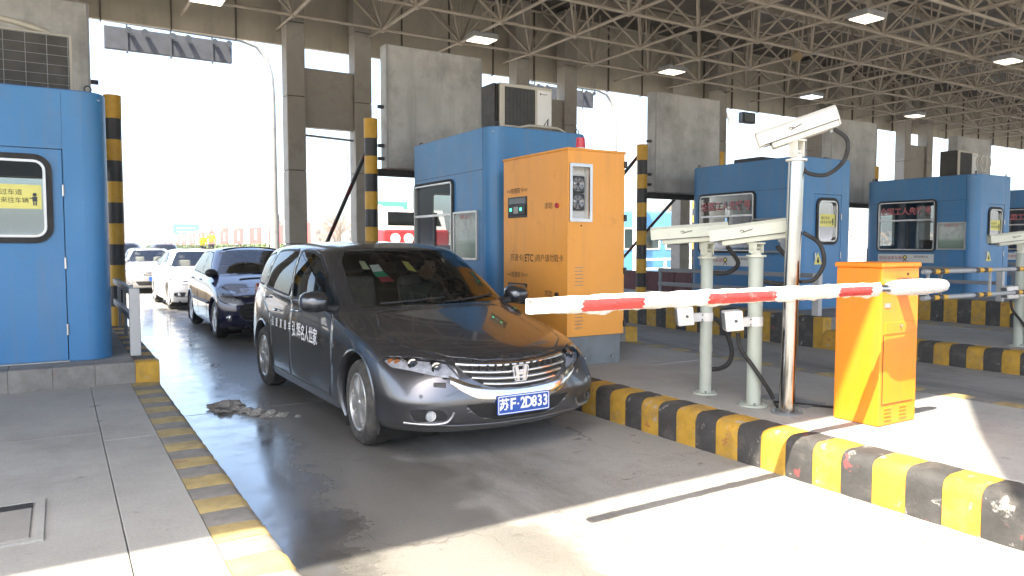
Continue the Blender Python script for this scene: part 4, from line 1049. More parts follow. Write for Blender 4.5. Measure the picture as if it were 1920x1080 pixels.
mb = MB(); mb.tube(spline([(4.63, 3.47, 1.60), (4.72, 3.40, 1.52), (4.75, 3.38, 1.38), (4.70, 3.42, 1.26), (4.62, 3.48, 1.24)]), 0.016, 8); mb.build('cable', M['rubber'], t3, 60)
# the same set on the next island, mostly past the right edge
dup(t2, (5.52, 0.6, 0), 'grey green camera pole cut by the right edge')
for o in [o for o in bpy.data.objects if o.name.startswith('flash_lamp') and not o.parent][1:2]: dup(o, (5.52, 0.6, 0), 'white flash lamp at the right edge')
# cover plate and loose cable on the near island paving
o = MB(); o.box(4.80, 5.06, 3.55, 4.02, IZ-0.01, IZ+0.010, 0.003, 1); tag(o.build('floor_plate', M['base_grey']), 'thin steel cover plate on the paving behind the silver pole', 'cover plate')
o = MB(); o.tube([(4.62, 3.66, IZ+0.012), (4.75, 3.80, IZ+0.012), (4.98, 3.42, IZ+0.012), (5.1, 3.34, IZ+0.012)], 0.010, 6); tag(o.build('loose_cable', M['rubber']), 'loose black cable on the paving between the silver pole and the barrier box', 'cable')

# ================================================================== guard rails on the plinths
def guard_rail(x, y0, y1, label, zb=PZ, posts=4, extra=False):
    t = thing('guard_rail', label, 'guard rail', (x, (y0+y1)/2, zb), 'grey steel guard rails in front of the booths')
    for zz in (1.06, 0.80):
        mb = MB(); mb.box(x-0.025, x+0.025, y0+0.06, y1, zz-0.035, zz+0.035, 0.006, 1); mb.build('rail', M['railgrey'], t)
    mb = MB(); mb.box(x-0.045, x+0.045, y0-0.06, y0+0.055, zb-0.19 if extra else zb, 1.10, 0.006, 1); mb.build('end_post', M['railpale'], t)
    for k in range(1, posts):
        yy = y0+(y1-y0)*k/(posts-1)
        mb = MB(); mb.box(x+0.026, x+0.06, yy-0.03, yy+0.03, zb, 1.09); mb.build('post', M['railgrey'], t)
    return t
M['railgrey'] = simple('rail_grey', (0.24, 0.25, 0.26), 0.45, 0, 0.12, 4, 0.03, dirt=((0.14, 0.13, 0.12), 4, 0.55, 0.9))
M['railpale'] = simple('rail_pale', (0.50, 0.50, 0.49), 0.5, 0, 0.08, 4, 0.03, dirt=((0.30, 0.28, 0.26), 4, 0.55, 0.9))
guard_rail(0.60, 7.86, 10.6, 'pale ended guard rail beside the near left booth')
guard_rail(9.66, 6.98, 10.4, 'guard rail in front of the booth with the tilted camera')
guard_rail(15.14, 7.0, 10.4, 'guard rail in front of the right booth')
guard_rail(20.64, 7.0, 10.4, 'guard rail at the right edge, in front of the farthest booth')
# ================================================================== cars
def paint(name, col, rough=0.28, metal=0.0, flake=0.0, coat=1.0, dust=0.35):
    m, nt, b = new_mat(name)
    c = ramp(nt, noise(nt, 2.0, 6, 0.7), [(0.35, tuple(x*0.93 for x in col)), (0.65, tuple(x*1.07 for x in col))])
    # road dust low on the flanks
    tc = nd(nt, 'ShaderNodeTexCoord'); sp = nd(nt, 'ShaderNodeSeparateXYZ'); nt.links.new(tc.outputs['Object'], sp.inputs[0])
    mr = nd(nt, 'ShaderNodeMapRange'); nt.links.new(sp.outputs[2], mr.inputs['Value']); mr.inputs['From Min'].default_value = 0.75; mr.inputs['From Max'].default_value = 0.15; mr.inputs['To Max'].default_value = dust
    mm = nd(nt, 'ShaderNodeMath', operation='MULTIPLY'); nt.links.new(mr.outputs[0], mm.inputs[0]); nt.links.new(ramp(nt, noise(nt, 7, 8, 0.75), [(0.35, g(0.2)), (0.65, g(1))]), mm.inputs[1])
    c = mixc(nt, mm.outputs[0], c, (0.16, 0.145, 0.12))
    nt.links.new(c, b.inputs['Base Color'])
    b.inputs['Metallic'].default_value = metal
    rr = mixc(nt, mm.outputs[0], g(rough), g(0.7)); nt.links.new(rr, b.inputs['Roughness'])
    b.inputs['Coat Weight'].default_value = coat; b.inputs['Coat Roughness'].default_value = 0.04
    return m
M['badge_silver'] = simple('badge_silver', (0.62, 0.63, 0.65), 0.35, 0.5, 0.05, 5)
M['cg'] = glassy('car_glass', (0.86, 0.93, 0.90), 0.01, 0.92)
M['cg_dark'] = glassy('car_side_glass', (0.55, 0.60, 0.60), 0.01, 0.55)
M['interior'] = simple('car_interior', (0.055, 0.053, 0.050), 0.7, 0, 0.2, 6)
M['seat_tan'] = simple('car_seat', (0.17, 0.15, 0.125), 0.7, 0, 0.15, 6)
M['lampglass'] = glassy('lamp_glass', (0.95, 0.97, 1.0), 0.02, 0.93)
M['reflector'] = simple('reflector', (0.72, 0.73, 0.75), 0.18, 1.0, 0.1, 8)
M['amberlens'] = simple('amber_lens', (0.60, 0.22, 0.06), 0.2, 0.2, 0.1, 8)
M['redlens'] = simple('tail_red', (0.35, 0.01, 0.015), 0.15, 0, 0.1, 8)
M['plate_blue'] = simple('plate_blue', (0.012, 0.075, 0.36), 0.35, 0, 0.04, 5)
M['rim'] = simple('alloy', (0.56, 0.55, 0.53), 0.32, 0.75, 0.06, 6, 0, dirt=((0.22, 0.19, 0.15), 8, 0.55, 0.9))
M['rimdark'] = simple('wheel_black', (0.02, 0.02, 0.02), 0.7, 0.3, 0.2, 6)  # near-black for the wheel backs and nuts

def P2(fn, pts): return [fn(*p) for p in pts]
def cut_poly(bm, poly, proj, filt):
    """cut the mesh along the outline of poly (2-D, seen through proj) and return the faces inside"""
    pr = {}
    def pv(v):
        q = pr.get(v)
        if q is None: q = pr[v] = proj(v.co)
        return q
    n = len(poly)
    xs = [p[0] for p in poly]; ys = [p[1] for p in poly]
    bx0, bx1, by0, by1 = min(xs)-0.002, max(xs)+0.002, min(ys)-0.002, max(ys)+0.002
    e0 = proj(Vector((0, 0, 0))); ex = [proj(Vector(a)) for a in ((1, 0, 0), (0, 1, 0), (0, 0, 1))]
    ax = Vector([e[0]-e0[0] for e in ex]); ay = Vector([e[1]-e0[1] for e in ex])     # gradients of the two coordinates
    for i in range(n):
        (xa, ya), (xb, yb) = poly[i], poly[(i+1) % n]
        d = math.hypot(xb-xa, yb-ya)
        if d < 1e-5: continue
        nx, ny = (yb-ya)/d, -(xb-xa)/d
        lo = (min(xa, xb)-0.003, max(xa, xb)+0.003, min(ya, yb)-0.003, max(ya, yb)+0.003)
        fs = []
        for f in bm.faces:
            if not filt(f): continue
            q = [pv(v) for v in f.verts]
            if max(a[0] for a in q) < lo[0] or min(a[0] for a in q) > lo[1] or max(a[1] for a in q) < lo[2] or min(a[1] for a in q) > lo[3]: continue
            ss = [(a[0]-xa)*nx+(a[1]-ya)*ny for a in q]
            if min(ss) > -1e-6 or max(ss) < 1e-6: continue
            fs.append(f)
        if not fs: continue
        no = ax*nx+ay*ny
        c0 = (xa-e0[0])*nx+(ya-e0[1])*ny
        L2 = no.length_squared
        co = no*(c0/L2)
        geom = list({v for f in fs for v in f.verts})+list({e for f in fs for e in f.edges})+fs
        bmesh.ops.bisect_plane(bm, geom=geom, plane_co=co, plane_no=no.normalized(), dist=1e-6)
    res = []
    for f in bm.faces:
        c = f.calc_center_median(); a, b = proj(c)
        if not (bx0 <= a <= bx1 and by0 <= b <= by1): continue
        if not filt(f): continue
        inside = False; j = n-1
        for i in range(n):
            if (poly[i][1] > b) != (poly[j][1] > b) and a < (poly[j][0]-poly[i][0])*(b-poly[i][1])/(poly[j][1]-poly[i][1])+poly[i][0]: inside = not inside
            j = i
        if inside: res.append(f)
    return res
def roundpoly(P, r, n=4):
    out = []; k = len(P)
    for i in range(k):
        p0, p1, p2 = Vector(P[i-1]), Vector(P[i]), Vector(P[(i+1) % k])
        a = (p0-p1); b = (p2-p1); rr = min(r, a.length*0.45, b.length*0.45)
        A = p1+a.normalized()*rr; B = p1+b.normalized()*rr
        for t in range(n+1):
            u = t/n; q = A*(1-u)**2+p1*2*u*(1-u)+B*u*u
            out.append((q.x, q.y))
    return out
def inset(P, d):
    """move every edge of a simple polygon inwards by d"""
    area = sum(P[i-1][0]*P[i][1]-P[i][0]*P[i-1][1] for i in range(len(P)))
    s = 1 if area > 0 else -1; k = len(P); out = []
    for i in range(k):
        p0, p1, p2 = Vector(P[i-1]), Vector(P[i]), Vector(P[(i+1) % k])
        u = (p1-p0).normalized(); v = (p2-p1).normalized()
        n1 = Vector((-u.y, u.x))*s; n2 = Vector((-v.y, v.x))*s
        m = (n1+n2); l = m.length
        if l < 1e-4: out.append((p1.x, p1.y)); continue
        m /= l; k_ = d/max(0.35, m.dot(n1)); q = p1+m*k_; out.append((q.x, q.y))
    return out
def subsurf_mesh(rings, crease, level, closed_top=True):
    """half rings -> mirrored subdivided shell as a bmesh; crease = {ring index: weight}"""
    bm = bmesh.new(); cl = bm.edges.layers.float.new('crease_edge')
    V = []
    for r in rings: V.append([bm.verts.new((x, y, z)) for x, y, z in r])
    W = []
    for r in V: W.append([v if abs(v.co.y) < 1e-6 else bm.verts.new((v.co.x, -v.co.y, v.co.z)) for v in r])
    for A, B, a, b in zip(V, V[1:], W, W[1:]):
        for i in range(len(A)-1):
            bm.faces.new((A[i], B[i], B[i+1], A[i+1]))
            bm.faces.new((a[i], a[i+1], b[i+1], b[i]))
    # roof cap: last ring to the centre line
    T, t_ = V[-1], W[-1]; n = len(T)
    mid = {}
    for i in range(2, n-2):
        f = (i-2)/(n-5); x = T[i].co.x; zc = 0
        mid[i] = bm.verts.new((x, 0, T[i].co.z+0.028))
    bm.faces.new((T[0], mid[2], T[2], T[1])); bm.faces.new((T[0], t_[1], t_[2], mid[2]))
    for i in range(2, n-3):
        bm.faces.new((T[i], mid[i], mid[i+1], T[i+1])); bm.faces.new((t_[i], t_[i+1], mid[i+1], mid[i]))
    e = n-3
    bm.faces.new((T[e], mid[e], T[n-1], T[n-2])); bm.faces.new((t_[e], t_[n-2], T[n-1], mid[e]))
    for k, w in crease.items():
        for r in (V[k], W[k]):
            for i in range(len(r)-1):
                ed = bm.edges.get((r[i], r[i+1]))
                if ed: ed[cl] = w if not callable(w) else w(i)
    bmesh.ops.recalc_face_normals(bm, faces=bm.faces[:])
    me = bpy.data.meshes.new('shell'); bm.to_mesh(me); bm.free()
    o = bpy.data.objects.new('shell', me); C.objects.link(o)
    md = o.modifiers.new('s', 'SUBSURF'); md.levels = level; md.render_levels = level
    dg = bpy.context.evaluated_depsgraph_get(); dg.update()
    m2 = bpy.data.meshes.new_from_object(o.evaluated_get(dg))
    bpy.data.objects.remove(o); bpy.data.meshes.remove(me)
    bm = bmesh.new(); bm.from_mesh(m2); bpy.data.meshes.remove(m2)
    return bm
def split_off(bm, faces, name, mats, parent, smooth=40, thick=0.0):
    """faces leave bm as an object of their own"""
    faces = [f for f in faces if f.is_valid]
    if not faces: return None
    b2 = bmesh.new(); mp = {}
    for f in faces:
        vs = []
        for v in f.verts:
            if v not in mp: mp[v] = b2.verts.new(v.co)
            vs.append(mp[v])
        try: nf = b2.faces.new(vs); nf.normal_update()
        except ValueError: pass
    bmesh.ops.delete(bm, geom=faces, context='FACES')
    if thick:
        bmesh.ops.recalc_face_normals(b2, faces=b2.faces[:])
    me = bpy.data.meshes.new(name); b2.to_mesh(me); b2.free()
    o = link(name, me, mats, parent, smooth)
    if thick:
        md = o.modifiers.new('t', 'SOLIDIFY'); md.thickness = thick; md.offset = -1 if True else 0; md.use_rim = True
        if len(mats) > 1 if isinstance(mats, list) else False: md.material_offset = 1
    return o
def ray_surface(bm):
    from mathutils.bvhtree import BVHTree
    return BVHTree.FromBMesh(bm)
def circle(cx, cz, r, n=36): return [(cx+r*math.cos(2*math.pi*i/n), cz+r*math.sin(2*math.pi*i/n)) for i in range(n)]
side = lambda c: (c.x, c.z)
front = lambda c: (c.y, c.z)
topv = lambda c: (c.x, c.y)

def make_wheel(parent, x, y, r, w, sgn, spokes=5, rim_r=None, steer=0.0, style=0):
    """wheel = tyre (> tread), rim, hub; axis along y, outer side towards sgn"""
    rim_r = rim_r or r*0.66
    base = Matrix.Translation((x, y, r)) @ Matrix.Rotation(steer, 4, 'Z') @ Matrix.Rotation(0.35*(x+1), 4, 'Y')
    PM = parent.matrix_world
    def place(mb, name, mat, par, sm=40):
        bmesh.ops.transform(mb.bm, matrix=PM @ base, verts=mb.bm.verts[:]); return mb.build(name, mat, par, sm)
    def lathe(prof, n=40):
        mb = MB(); rows = []
        for i in range(n):
            a = 2*math.pi*i/n
            rows.append([mb.bm.verts.new((rr*math.cos(a), yy*sgn, rr*math.sin(a))) for rr, yy in prof])
        for i in range(n):
            A, B = rows[i], rows[(i+1) % n]
            for k in range(len(prof)-1): mb.bm.faces.new((A[k], A[k+1], B[k+1], B[k]))
        return mb
    h = w/2
    ty = place(lathe([(rim_r-0.005, -h+0.02), (rim_r+0.02, -h), (r-0.03, -h+0.004), (r-0.008, -h+0.03), (r, -h+0.06), (r, h-0.06), (r-0.008, h-0.03), (r-0.03, h-0.004), (r-0.06, h+0.006), (rim_r+0.02, h), (rim_r-0.005, h-0.015)]), 'tyre', M['tyre'], parent, 50)
    place(lathe([(rim_r, h-0.012), (rim_r-0.012, h-0.004), (rim_r-0.022, h-0.012), (rim_r-0.03, h-0.07), (rim_r-0.035, -h+0.02)]), 'rim_barrel', M['rim'], ty)
    place(lathe([(rim_r-0.03, h-0.12), (0.02, h-0.12)]), 'wheel_back', M['rimdark'], ty)
    mb = MB()
    for k in range(spokes):
        a0 = 2*math.pi*k/spokes
        ca, sa = math.cos(a0), math.sin(a0)
        R_ = rim_r-0.012
        w0, w1 = (0.062, 0.085) if style == 0 else (0.03, 0.04)
        sec = []
        for rr, ww, dep in ((0.03, w0*0.75, 0.0), (R_*0.5, w0*0.62, 0.012), (R_*0.86, w1*0.86, 0.004), (R_+0.004, w1*1.15, -0.012)):
            row = []
            for s, zz in ((-1, -0.03), (-0.93, 0.0), (-0.35, 0.012), (0.35, 0.012), (0.93, 0.0), (1, -0.03)):
                tx = s*ww
                row.append(mb.bm.verts.new((rr*ca-tx*sa, sgn*(h-0.028+dep+zz), rr*sa+tx*ca)))
            sec.append(row)
        for A, B in zip(sec, sec[1:]):
            for q in range(5): mb.bm.faces.new((A[q], A[q+1], B[q+1], B[q]))
    place(mb, 'spokes', M['rim'], ty, 35)['kind'] = 'stuff'
    place(lathe([(0.0, h-0.008), (0.028, h-0.008), (0.034, h-0.014), (0.036, h-0.04)], 20), 'hub_cap', M['rim'], ty)
    mb = MB()
    for k in range(5):
        a = 2*math.pi*(k+0.5)/5; mb.cyl((0.055*math.cos(a), sgn*(h-0.035), 0.055*math.sin(a)), (0.055*math.cos(a), sgn*(h-0.02), 0.055*math.sin(a)), 0.009, 8)
    place(mb, 'wheel_nuts', M['rimdark'], ty)['kind'] = 'stuff'
    return ty

def offset_copy(src, name, mat, parent, d):
    me = src.data.copy(); me.name = name
    bm = bmesh.new(); bm.from_mesh(me); bm.normal_update()
    ns = {v: v.normal.copy() for v in bm.verts}
    for v in bm.verts: v.co -= ns[v]*d
    bm.to_mesh(me); bm.free(); me.materials.clear()
    return link(name, me, mat, parent, 40)
class Car:
    def __init__(s, name, label, cat, loc, rz, rings, crease, level, paintm, group=None):
        s.t = thing(name, label, cat, loc, group, rz)
        s.bm = subsurf_mesh(rings, crease, level)
        s.mw = s.t.matrix_world
        s.paint = paintm
        s.pending = []
        s.bvh = ray_surface(s.bm)
    def y_at(s, x, z, sgn=1):
        h = s.bvh.ray_cast(Vector((x, 3*sgn, z)), Vector((0, -sgn, 0))); return h[0].y if h[0] else 0.85*sgn
    def x_front(s, y, z):
        h = s.bvh.ray_cast(Vector((3, y, z)), Vector((-1, 0, 0))); return h[0] if h[0] else Vector((0.8, y, z))
    def z_top(s, x, y):
        h = s.bvh.ray_cast(Vector((x, y, 4)), Vector((0, 0, -1))); return h[0].z if h[0] else 1.0
    def build(s, mb, name, mat, parent=None, sm=None):
        bmesh.ops.transform(mb.bm, matrix=s.mw, verts=mb.bm.verts[:]); return mb.build(name, mat, parent or s.t, sm)
    def take(s, faces, name, mats, parent=None, thick=0.0, sm=40):
        o = split_off(s.bm, faces, name, mats, None, sm, thick)
        if o is None: return None
        return s.adopt(o, parent or s.t)
    def adopt(s, o, parent):
        o.data.transform(s.mw); o.parent = parent; o.matrix_parent_inverse = parent.matrix_world.inverted(); return o
    def sides(s, poly, name, mats, thick=0.0, parent=None, ymin=0.3, gap=0.0):
        out = []
        for sg in (1, -1):
            fl = lambda f, sg=sg: f.calc_center_median().y*sg > ymin
            if gap:
                cut_poly(s.bm, poly, side, fl); inner = cut_poly(s.bm, inset(poly, gap), side, fl)
                o = s.take(inner, name, mats, parent, thick)
                rest = cut_poly(s.bm, poly, side, fl)
                s.take(rest, 'panel_gap', M['rubber'], o if o else parent, 0, 40)
            else:
                o = s.take(cut_poly(s.bm, poly, side, fl), name, mats, parent, thick)
            out.append(o)
        return out
    def fr(s, poly, name, mats, thick=0.0, parent=None, filt=None, gap=0.0, proj=front):
        fl = filt or (lambda f: f.calc_center_median().x > 0.2)
        if gap:
            cut_poly(s.bm, poly, proj, fl); inner = cut_poly(s.bm, inset(poly, gap), proj, fl)
            o = s.take(inner, name, mats, parent, thick)
            s.take(cut_poly(s.bm, poly, proj, fl), 'panel_gap', M['rubber'], o, 0, 40)
            return o
        return s.take(cut_poly(s.bm, poly, proj, fl), name, mats, parent, thick)
    def finish(s, liner=None):
        s.bm.normal_update()
        me = bpy.data.meshes.new('body'); s.bm.to_mesh(me); s.bm.free()
        o = link('body', me, [s.paint, M['interior']], None, 40)
        md = o.modifiers.new('t', 'SOLIDIFY'); md.thickness = 0.02; md.offset = -1; md.material_offset = 1; md.use_rim = True; md.material_offset_rim = 0
        return s.adopt(o, s.t)
def arches(car, axles, r, zc):
    for ax in axles:
        for sg in (1, -1):
            fl = lambda f, sg=sg: f.calc_center_median().y*sg > 0.45
            fs = cut_poly(car.bm, circle(ax, zc, r), side, fl)
            # keep the outline as a lip
            edge = {v for f in fs for v in f.verts}
            bmesh.ops.delete(car.bm, geom=fs, context='FACES')
            mb = MB(); n = 26; rows = []
            for i in range(n+1):
                a = R(-28+236*i/n); x, z = ax+r*math.cos(a), zc+r*math.sin(a)
                y = car.y_at(ax+(r+0.012)*math.cos(a), zc+(r+0.012)*math.sin(a), sg)
                rows.append([mb.bm.verts.new(p) for p in ((ax+(r+0.022)*math.cos(a), y+sg*0.002, zc+(r+0.022)*math.sin(a)), (ax+(r+0.006)*math.cos(a), y+sg*0.010, zc+(r+0.006)*math.sin(a)), (ax+(r-0.004)*math.cos(a), y-sg*0.004, zc+(r-0.004)*math.sin(a)), (ax+(r-0.002)*math.cos(a), y-sg*0.05, zc+(r-0.002)*math.sin(a)))])
            for A, B in zip(rows, rows[1:]):
                for k in range(3): mb.bm.faces.new((A[k], A[k+1], B[k+1], B[k]))
            car.build(mb, 'arch_lip', car.paint, None, 50)
            mb = MB(); rows = []
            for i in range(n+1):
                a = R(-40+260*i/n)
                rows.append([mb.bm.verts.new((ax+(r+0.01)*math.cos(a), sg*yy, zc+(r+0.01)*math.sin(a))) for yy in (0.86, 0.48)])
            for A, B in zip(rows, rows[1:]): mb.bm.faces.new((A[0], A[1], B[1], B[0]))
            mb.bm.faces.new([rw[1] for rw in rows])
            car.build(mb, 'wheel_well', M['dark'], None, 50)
def interior(car, xd, xs, zs, w, belt, back=None):
    """dashboard, two front seats, a rear bench, floor and steering wheel"""
    mb = MB(); mb.box(xd-0.32, xd+0.12, -w, w, 0.55, belt-0.03, 0.06, 3); car.build(mb, 'dashboard', M['interior'], None, 40)
    mb = MB(); mb.box(xs-2.0, xd+0.25, -w, w, 0.26, 0.30); car.build(mb, 'cabin_floor', M['interior'])
    for yy in (0.37, -0.37):
        mb = MB(); mb.box(xs-0.05, xs+0.48, yy-0.25, yy+0.25, zs-0.14, zs, 0.05, 3)
        mb.obox(Matrix.Translation((xs-0.13, yy, zs+0.27)) @ Matrix.Rotation(R(-14), 4, 'Y'), 0.16, 0.48, 0.66, 0.06, 3)
        mb.obox(Matrix.Translation((xs-0.24, yy, zs+0.70)) @ Matrix.Rotation(R(-10), 4, 'Y'), 0.10, 0.26, 0.17, 0.045, 3)
        car.build(mb, 'front_seat', M['seat_tan'], None, 50)
    xb = back or xs-0.95
    mb = MB(); mb.box(xb, xb+0.5, -w+0.1, w-0.1, zs-0.12, zs+0.02, 0.05, 3)
    mb.obox(Matrix.Translation((xb-0.08, 0, zs+0.27)) @ Matrix.Rotation(R(-16), 4, 'Y'), 0.16, 2*w-0.25, 0.64, 0.06, 3)
    for yy in (-0.4, 0.0, 0.4): mb.obox(Matrix.Translation((xb-0.18, yy, zs+0.66)), 0.09, 0.24, 0.15, 0.04, 3)
    car.build(mb, 'rear_bench', M['seat_tan'], None, 50)
    c = Vector((xd-0.50, 0.37, zs+0.42)); ax = Vector((-math.cos(R(28)), 0, math.sin(R(28))))
    a = Vector((0, 1, 0)); b = ax.cross(a)
    mb = MB(); mb.tube([c+(a*math.cos(R(t))+b*math.sin(R(t)))*0.185 for t in range(0, 361, 15)], 0.015, 8, caps=False)
    for t in (0, 180, 270): mb.cyl(c, c+(a*math.cos(R(t))+b*math.sin(R(t)))*0.18, 0.016, 6)
    mb.cyl(c-ax*0.02, c+ax*0.03, 0.055, 14); mb.cyl(c, c-ax*0.35, 0.03, 8)
    car.build(mb, 'steering_wheel', M['black'], None, 50)

# ---------------------------------------------------------------- the dark people carrier
def mpv():
    r = []
    r.append([(.80, 0, .20), (.78, .35, .20), (.70, .62, .21), (.55, .79, .22), (.40, .855, .22), (0, .86, .20), (-.42, .86, .19), (-1.0, .86, .19), (-1.65, .86, .19), (-2.3, .86, .19), (-2.83, .86, .20), (-3.25, .84, .24), (-3.62, .75, .26), (-3.78, .45, .26), (-3.82, 0, .26)])
    r.append([(.90, 0, .27), (.885, .35, .27), (.82, .67, .27), (.655, .845, .28), (.42, .885, .29), (0, .89, .28), (-.42, .888, .26), (-1.0, .885, .26), (-1.65, .885, .26), (-2.3, .885, .26), (-2.83, .89, .28), (-3.25, .875, .32), (-3.66, .79, .34), (-3.83, .46, .34), (-3.87, 0, .34)])
    r.append([(.935, 0, .44), (.92, .35, .44), (.845, .68, .44), (.665, .858, .45), (.42, .898, .46), (0, .908, .48), (-.42, .90, .46), (-1.0, .892, .45), (-1.65, .892, .45), (-2.3, .895, .46), (-2.83, .905, .48), (-3.25, .885, .50), (-3.69, .81, .52), (-3.86, .46, .54), (-3.91, 0, .54)])
    r.append([(.90, 0, .62), (.88, .35, .62), (.785, .655, .62), (.575, .84, .64), (.38, .887, .67), (0, .905, .74), (-.42, .898, .77), (-1.0, .893, .79), (-1.65, .893, .80), (-2.3, .893, .81), (-2.83, .895, .82), (-3.25, .87, .84), (-3.69, .80, .85), (-3.86, .46, .86), (-3.91, 0, .86)])
    r.append([(.82, 0, .705), (.79, .35, .71), (.66, .62, .72), (.43, .785, .745), (.26, .84, .77), (-.06, .872, .83), (-.44, .876, .87), (-1.0, .872, .895), (-1.65, .870, .92), (-2.3, .868, .95), (-2.83, .866, .97), (-3.23, .84, .99), (-3.64, .77, 1.0), (-3.82, .46, 1.01), (-3.87, 0, 1.01)])
    r.append([(.66, 0, .765), (.63, .35, .765), (.50, .59, .77), (.29, .735, .785), (.13, .795, .805), (-.18, .838, .86), (-.52, .852, .905), (-1.0, .855, .93), (-1.65, .855, .965), (-2.3, .85, .995), (-2.83, .842, 1.02), (-3.21, .81, 1.05), (-3.58, .735, 1.07), (-3.75, .44, 1.08), (-3.79, 0, 1.08)])
    r.append([(.22, 0, .875), (.19, .35, .87), (.08, .57, .862), (-.06, .69, .862), (-.19, .755, .868), (-.40, .803, .90), (-.64, .825, .935), (-1.02, .838, .952), (-1.65, .84, .985), (-2.3, .833, 1.015), (-2.83, .822, 1.042), (-3.2, .79, 1.07), (-3.55, .715, 1.095), (-3.72, .43, 1.11), (-3.76, 0, 1.11)])
    r.append([(-.28, 0, .965), (-.31, .35, .96), (-.39, .56, .95), (-.47, .665, .945), (-.55, .725, .942), (-.66, .775, .95), (-.82, .80, .962), (-1.08, .818, .972), (-1.65, .822, 1.003), (-2.3, .815, 1.034), (-2.83, .80, 1.06), (-3.18, .768, 1.09), (-3.50, .695, 1.12), (-3.66, .42, 1.135), (-3.70, 0, 1.135)])
    r.append([(-.76, 0, 1.245), (-.79, .33, 1.238), (-.86, .52, 1.225), (-.92, .60, 1.215), (-.98, .648, 1.21), (-1.06, .687, 1.215), (-1.19, .712, 1.225), (-1.40, .728, 1.235), (-1.82, .735, 1.255), (-2.36, .73, 1.268), (-2.82, .715, 1.275), (-3.14, .685, 1.275), (-3.41, .62, 1.275), (-3.55, .37, 1.285), (-3.59, 0, 1.285)])
    r.append([(-1.22, 0, 1.462), (-1.25, .31, 1.455), (-1.31, .47, 1.440), (-1.37, .535, 1.430), (-1.42, .57, 1.428), (-1.49, .592, 1.435), (-1.60, .604, 1.446), (-1.75, .614, 1.454), (-2.02, .622, 1.462), (-2.42, .62, 1.462), (-2.80, .61, 1.450), (-3.08, .58, 1.430), (-3.28, .525, 1.41), (-3.40, .31, 1.415), (-3.44, 0, 1.418)])
    r.append([(-1.42, 0, 1.512), (-1.44, .25, 1.508), (-1.49, .40, 1.497), (-1.53, .45, 1.490), (-1.58, .48, 1.488), (-1.64, .50, 1.492), (-1.72, .508, 1.500), (-1.84, .515, 1.506), (-2.08, .52, 1.514), (-2.42, .52, 1.514), (-2.76, .51, 1.500), (-3.0, .48, 1.480), (-3.14, .43, 1.462), (-3.22, .25, 1.462), (-3.25, 0, 1.465)])
    k = {5: 1.02, 6: 1.045, 7: 1.065, 8: 1.115, 9: 1.15, 10: 1.16}
    up = {5: .008, 6: .018, 7: .034, 8: .022, 9: .020, 10: .024}
    fwd = {8: .05, 9: .09, 10: .08}
    q = []
    for j, row in enumerate(r):
        out = []
        for i, (x, y, z) in enumerate(row):
            f = max(0.0, 1-max(0, i-4)/4)                    # front of the cabin only
            if j >= 8 and i >= 10: x -= 0.10
            if j == 7 and i >= 11: x -= 0.05
            out.append((x+fwd.get(j, 0)*f, y*k.get(j, 1.0), z+up.get(j, 0)*(f if j < 8 else 1)))
        q.append(out)
    r = q
    return r
M['mpv_paint'] = paint('charcoal_metallic', (0.115, 0.119, 0.132), 0.27, 0.82, coat=0.85, dust=0.22)
odx = Car('people_carrier', 'dark charcoal people carrier with white lettering on its doors stopped at the boom', 'car', (2.765, 5.30, 0), R(-90+0.7), mpv(), {0: 0.6, 1: 0.25, 2: lambda i: 0.45 if i < 4 else 0.1, 5: lambda i: 0.35 if i < 4 else 0.0, 7: lambda i: 0.75 if i < 5 else 0.55, 9: 0.45}, 3, M['mpv_paint'])
c_ = odx
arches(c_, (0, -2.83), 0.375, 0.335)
# glass
ws = roundpoly([(-.70, 1.012), (-.67, 1.14), (-.605, 1.375), (-.53, 1.462), (.53, 1.462), (.605, 1.375), (.67, 1.14), (.70, 1.012), (.40, 1.014), (0, 1.014), (-.40, 1.014)], 0.03, 3)
c_.fr(ws, 'windshield', M['cg'], filt=lambda f: -1.45 < f.calc_center_median().x < -0.2 and f.normal.x > 0.15)
fd = roundpoly([(-.66, 1.0), (-1.02, 1.225), (-1.36, 1.395), (-1.58, 1.440), (-1.86, 1.450), (-1.72, 1.030)], 0.03, 3)
rd = roundpoly([(-1.81, 1.037), (-1.95, 1.452), (-2.42, 1.452), (-2.68, 1.435), (-2.80, 1.09)], 0.045, 3)
qd = roundpoly([(-2.90, 1.10), (-2.80, 1.425), (-3.02, 1.405), (-3.24, 1.355), (-3.40, 1.25), (-3.49, 1.16), (-3.48, 1.125)], 0.04, 3)
for nm, pl, gm in (('door_window', fd, 'cg_dark'), ('door_window', rd, 'cg_dark'), ('quarter_window', qd, 'cg_dark')):
    for sg in (1, -1):
        fl = lambda f, sg=sg: f.calc_center_median().y*sg > 0.3
        outer = inset(pl, -0.022)
        cut_poly(c_.bm, outer, side, fl)
        c_.take(cut_poly(c_.bm, pl, side, fl), nm, M[gm])
        c_.take(cut_poly(c_.bm, outer, side, fl), 'window_trim', M['black'], None, 0.012)
c_.fr(roundpoly([(-.52, 1.16), (-.45, 1.38), (.45, 1.38), (.52, 1.16)], 0.04, 3), 'rear_window', M['cg_dark'], filt=lambda f: f.calc_center_median().x < -3.3)
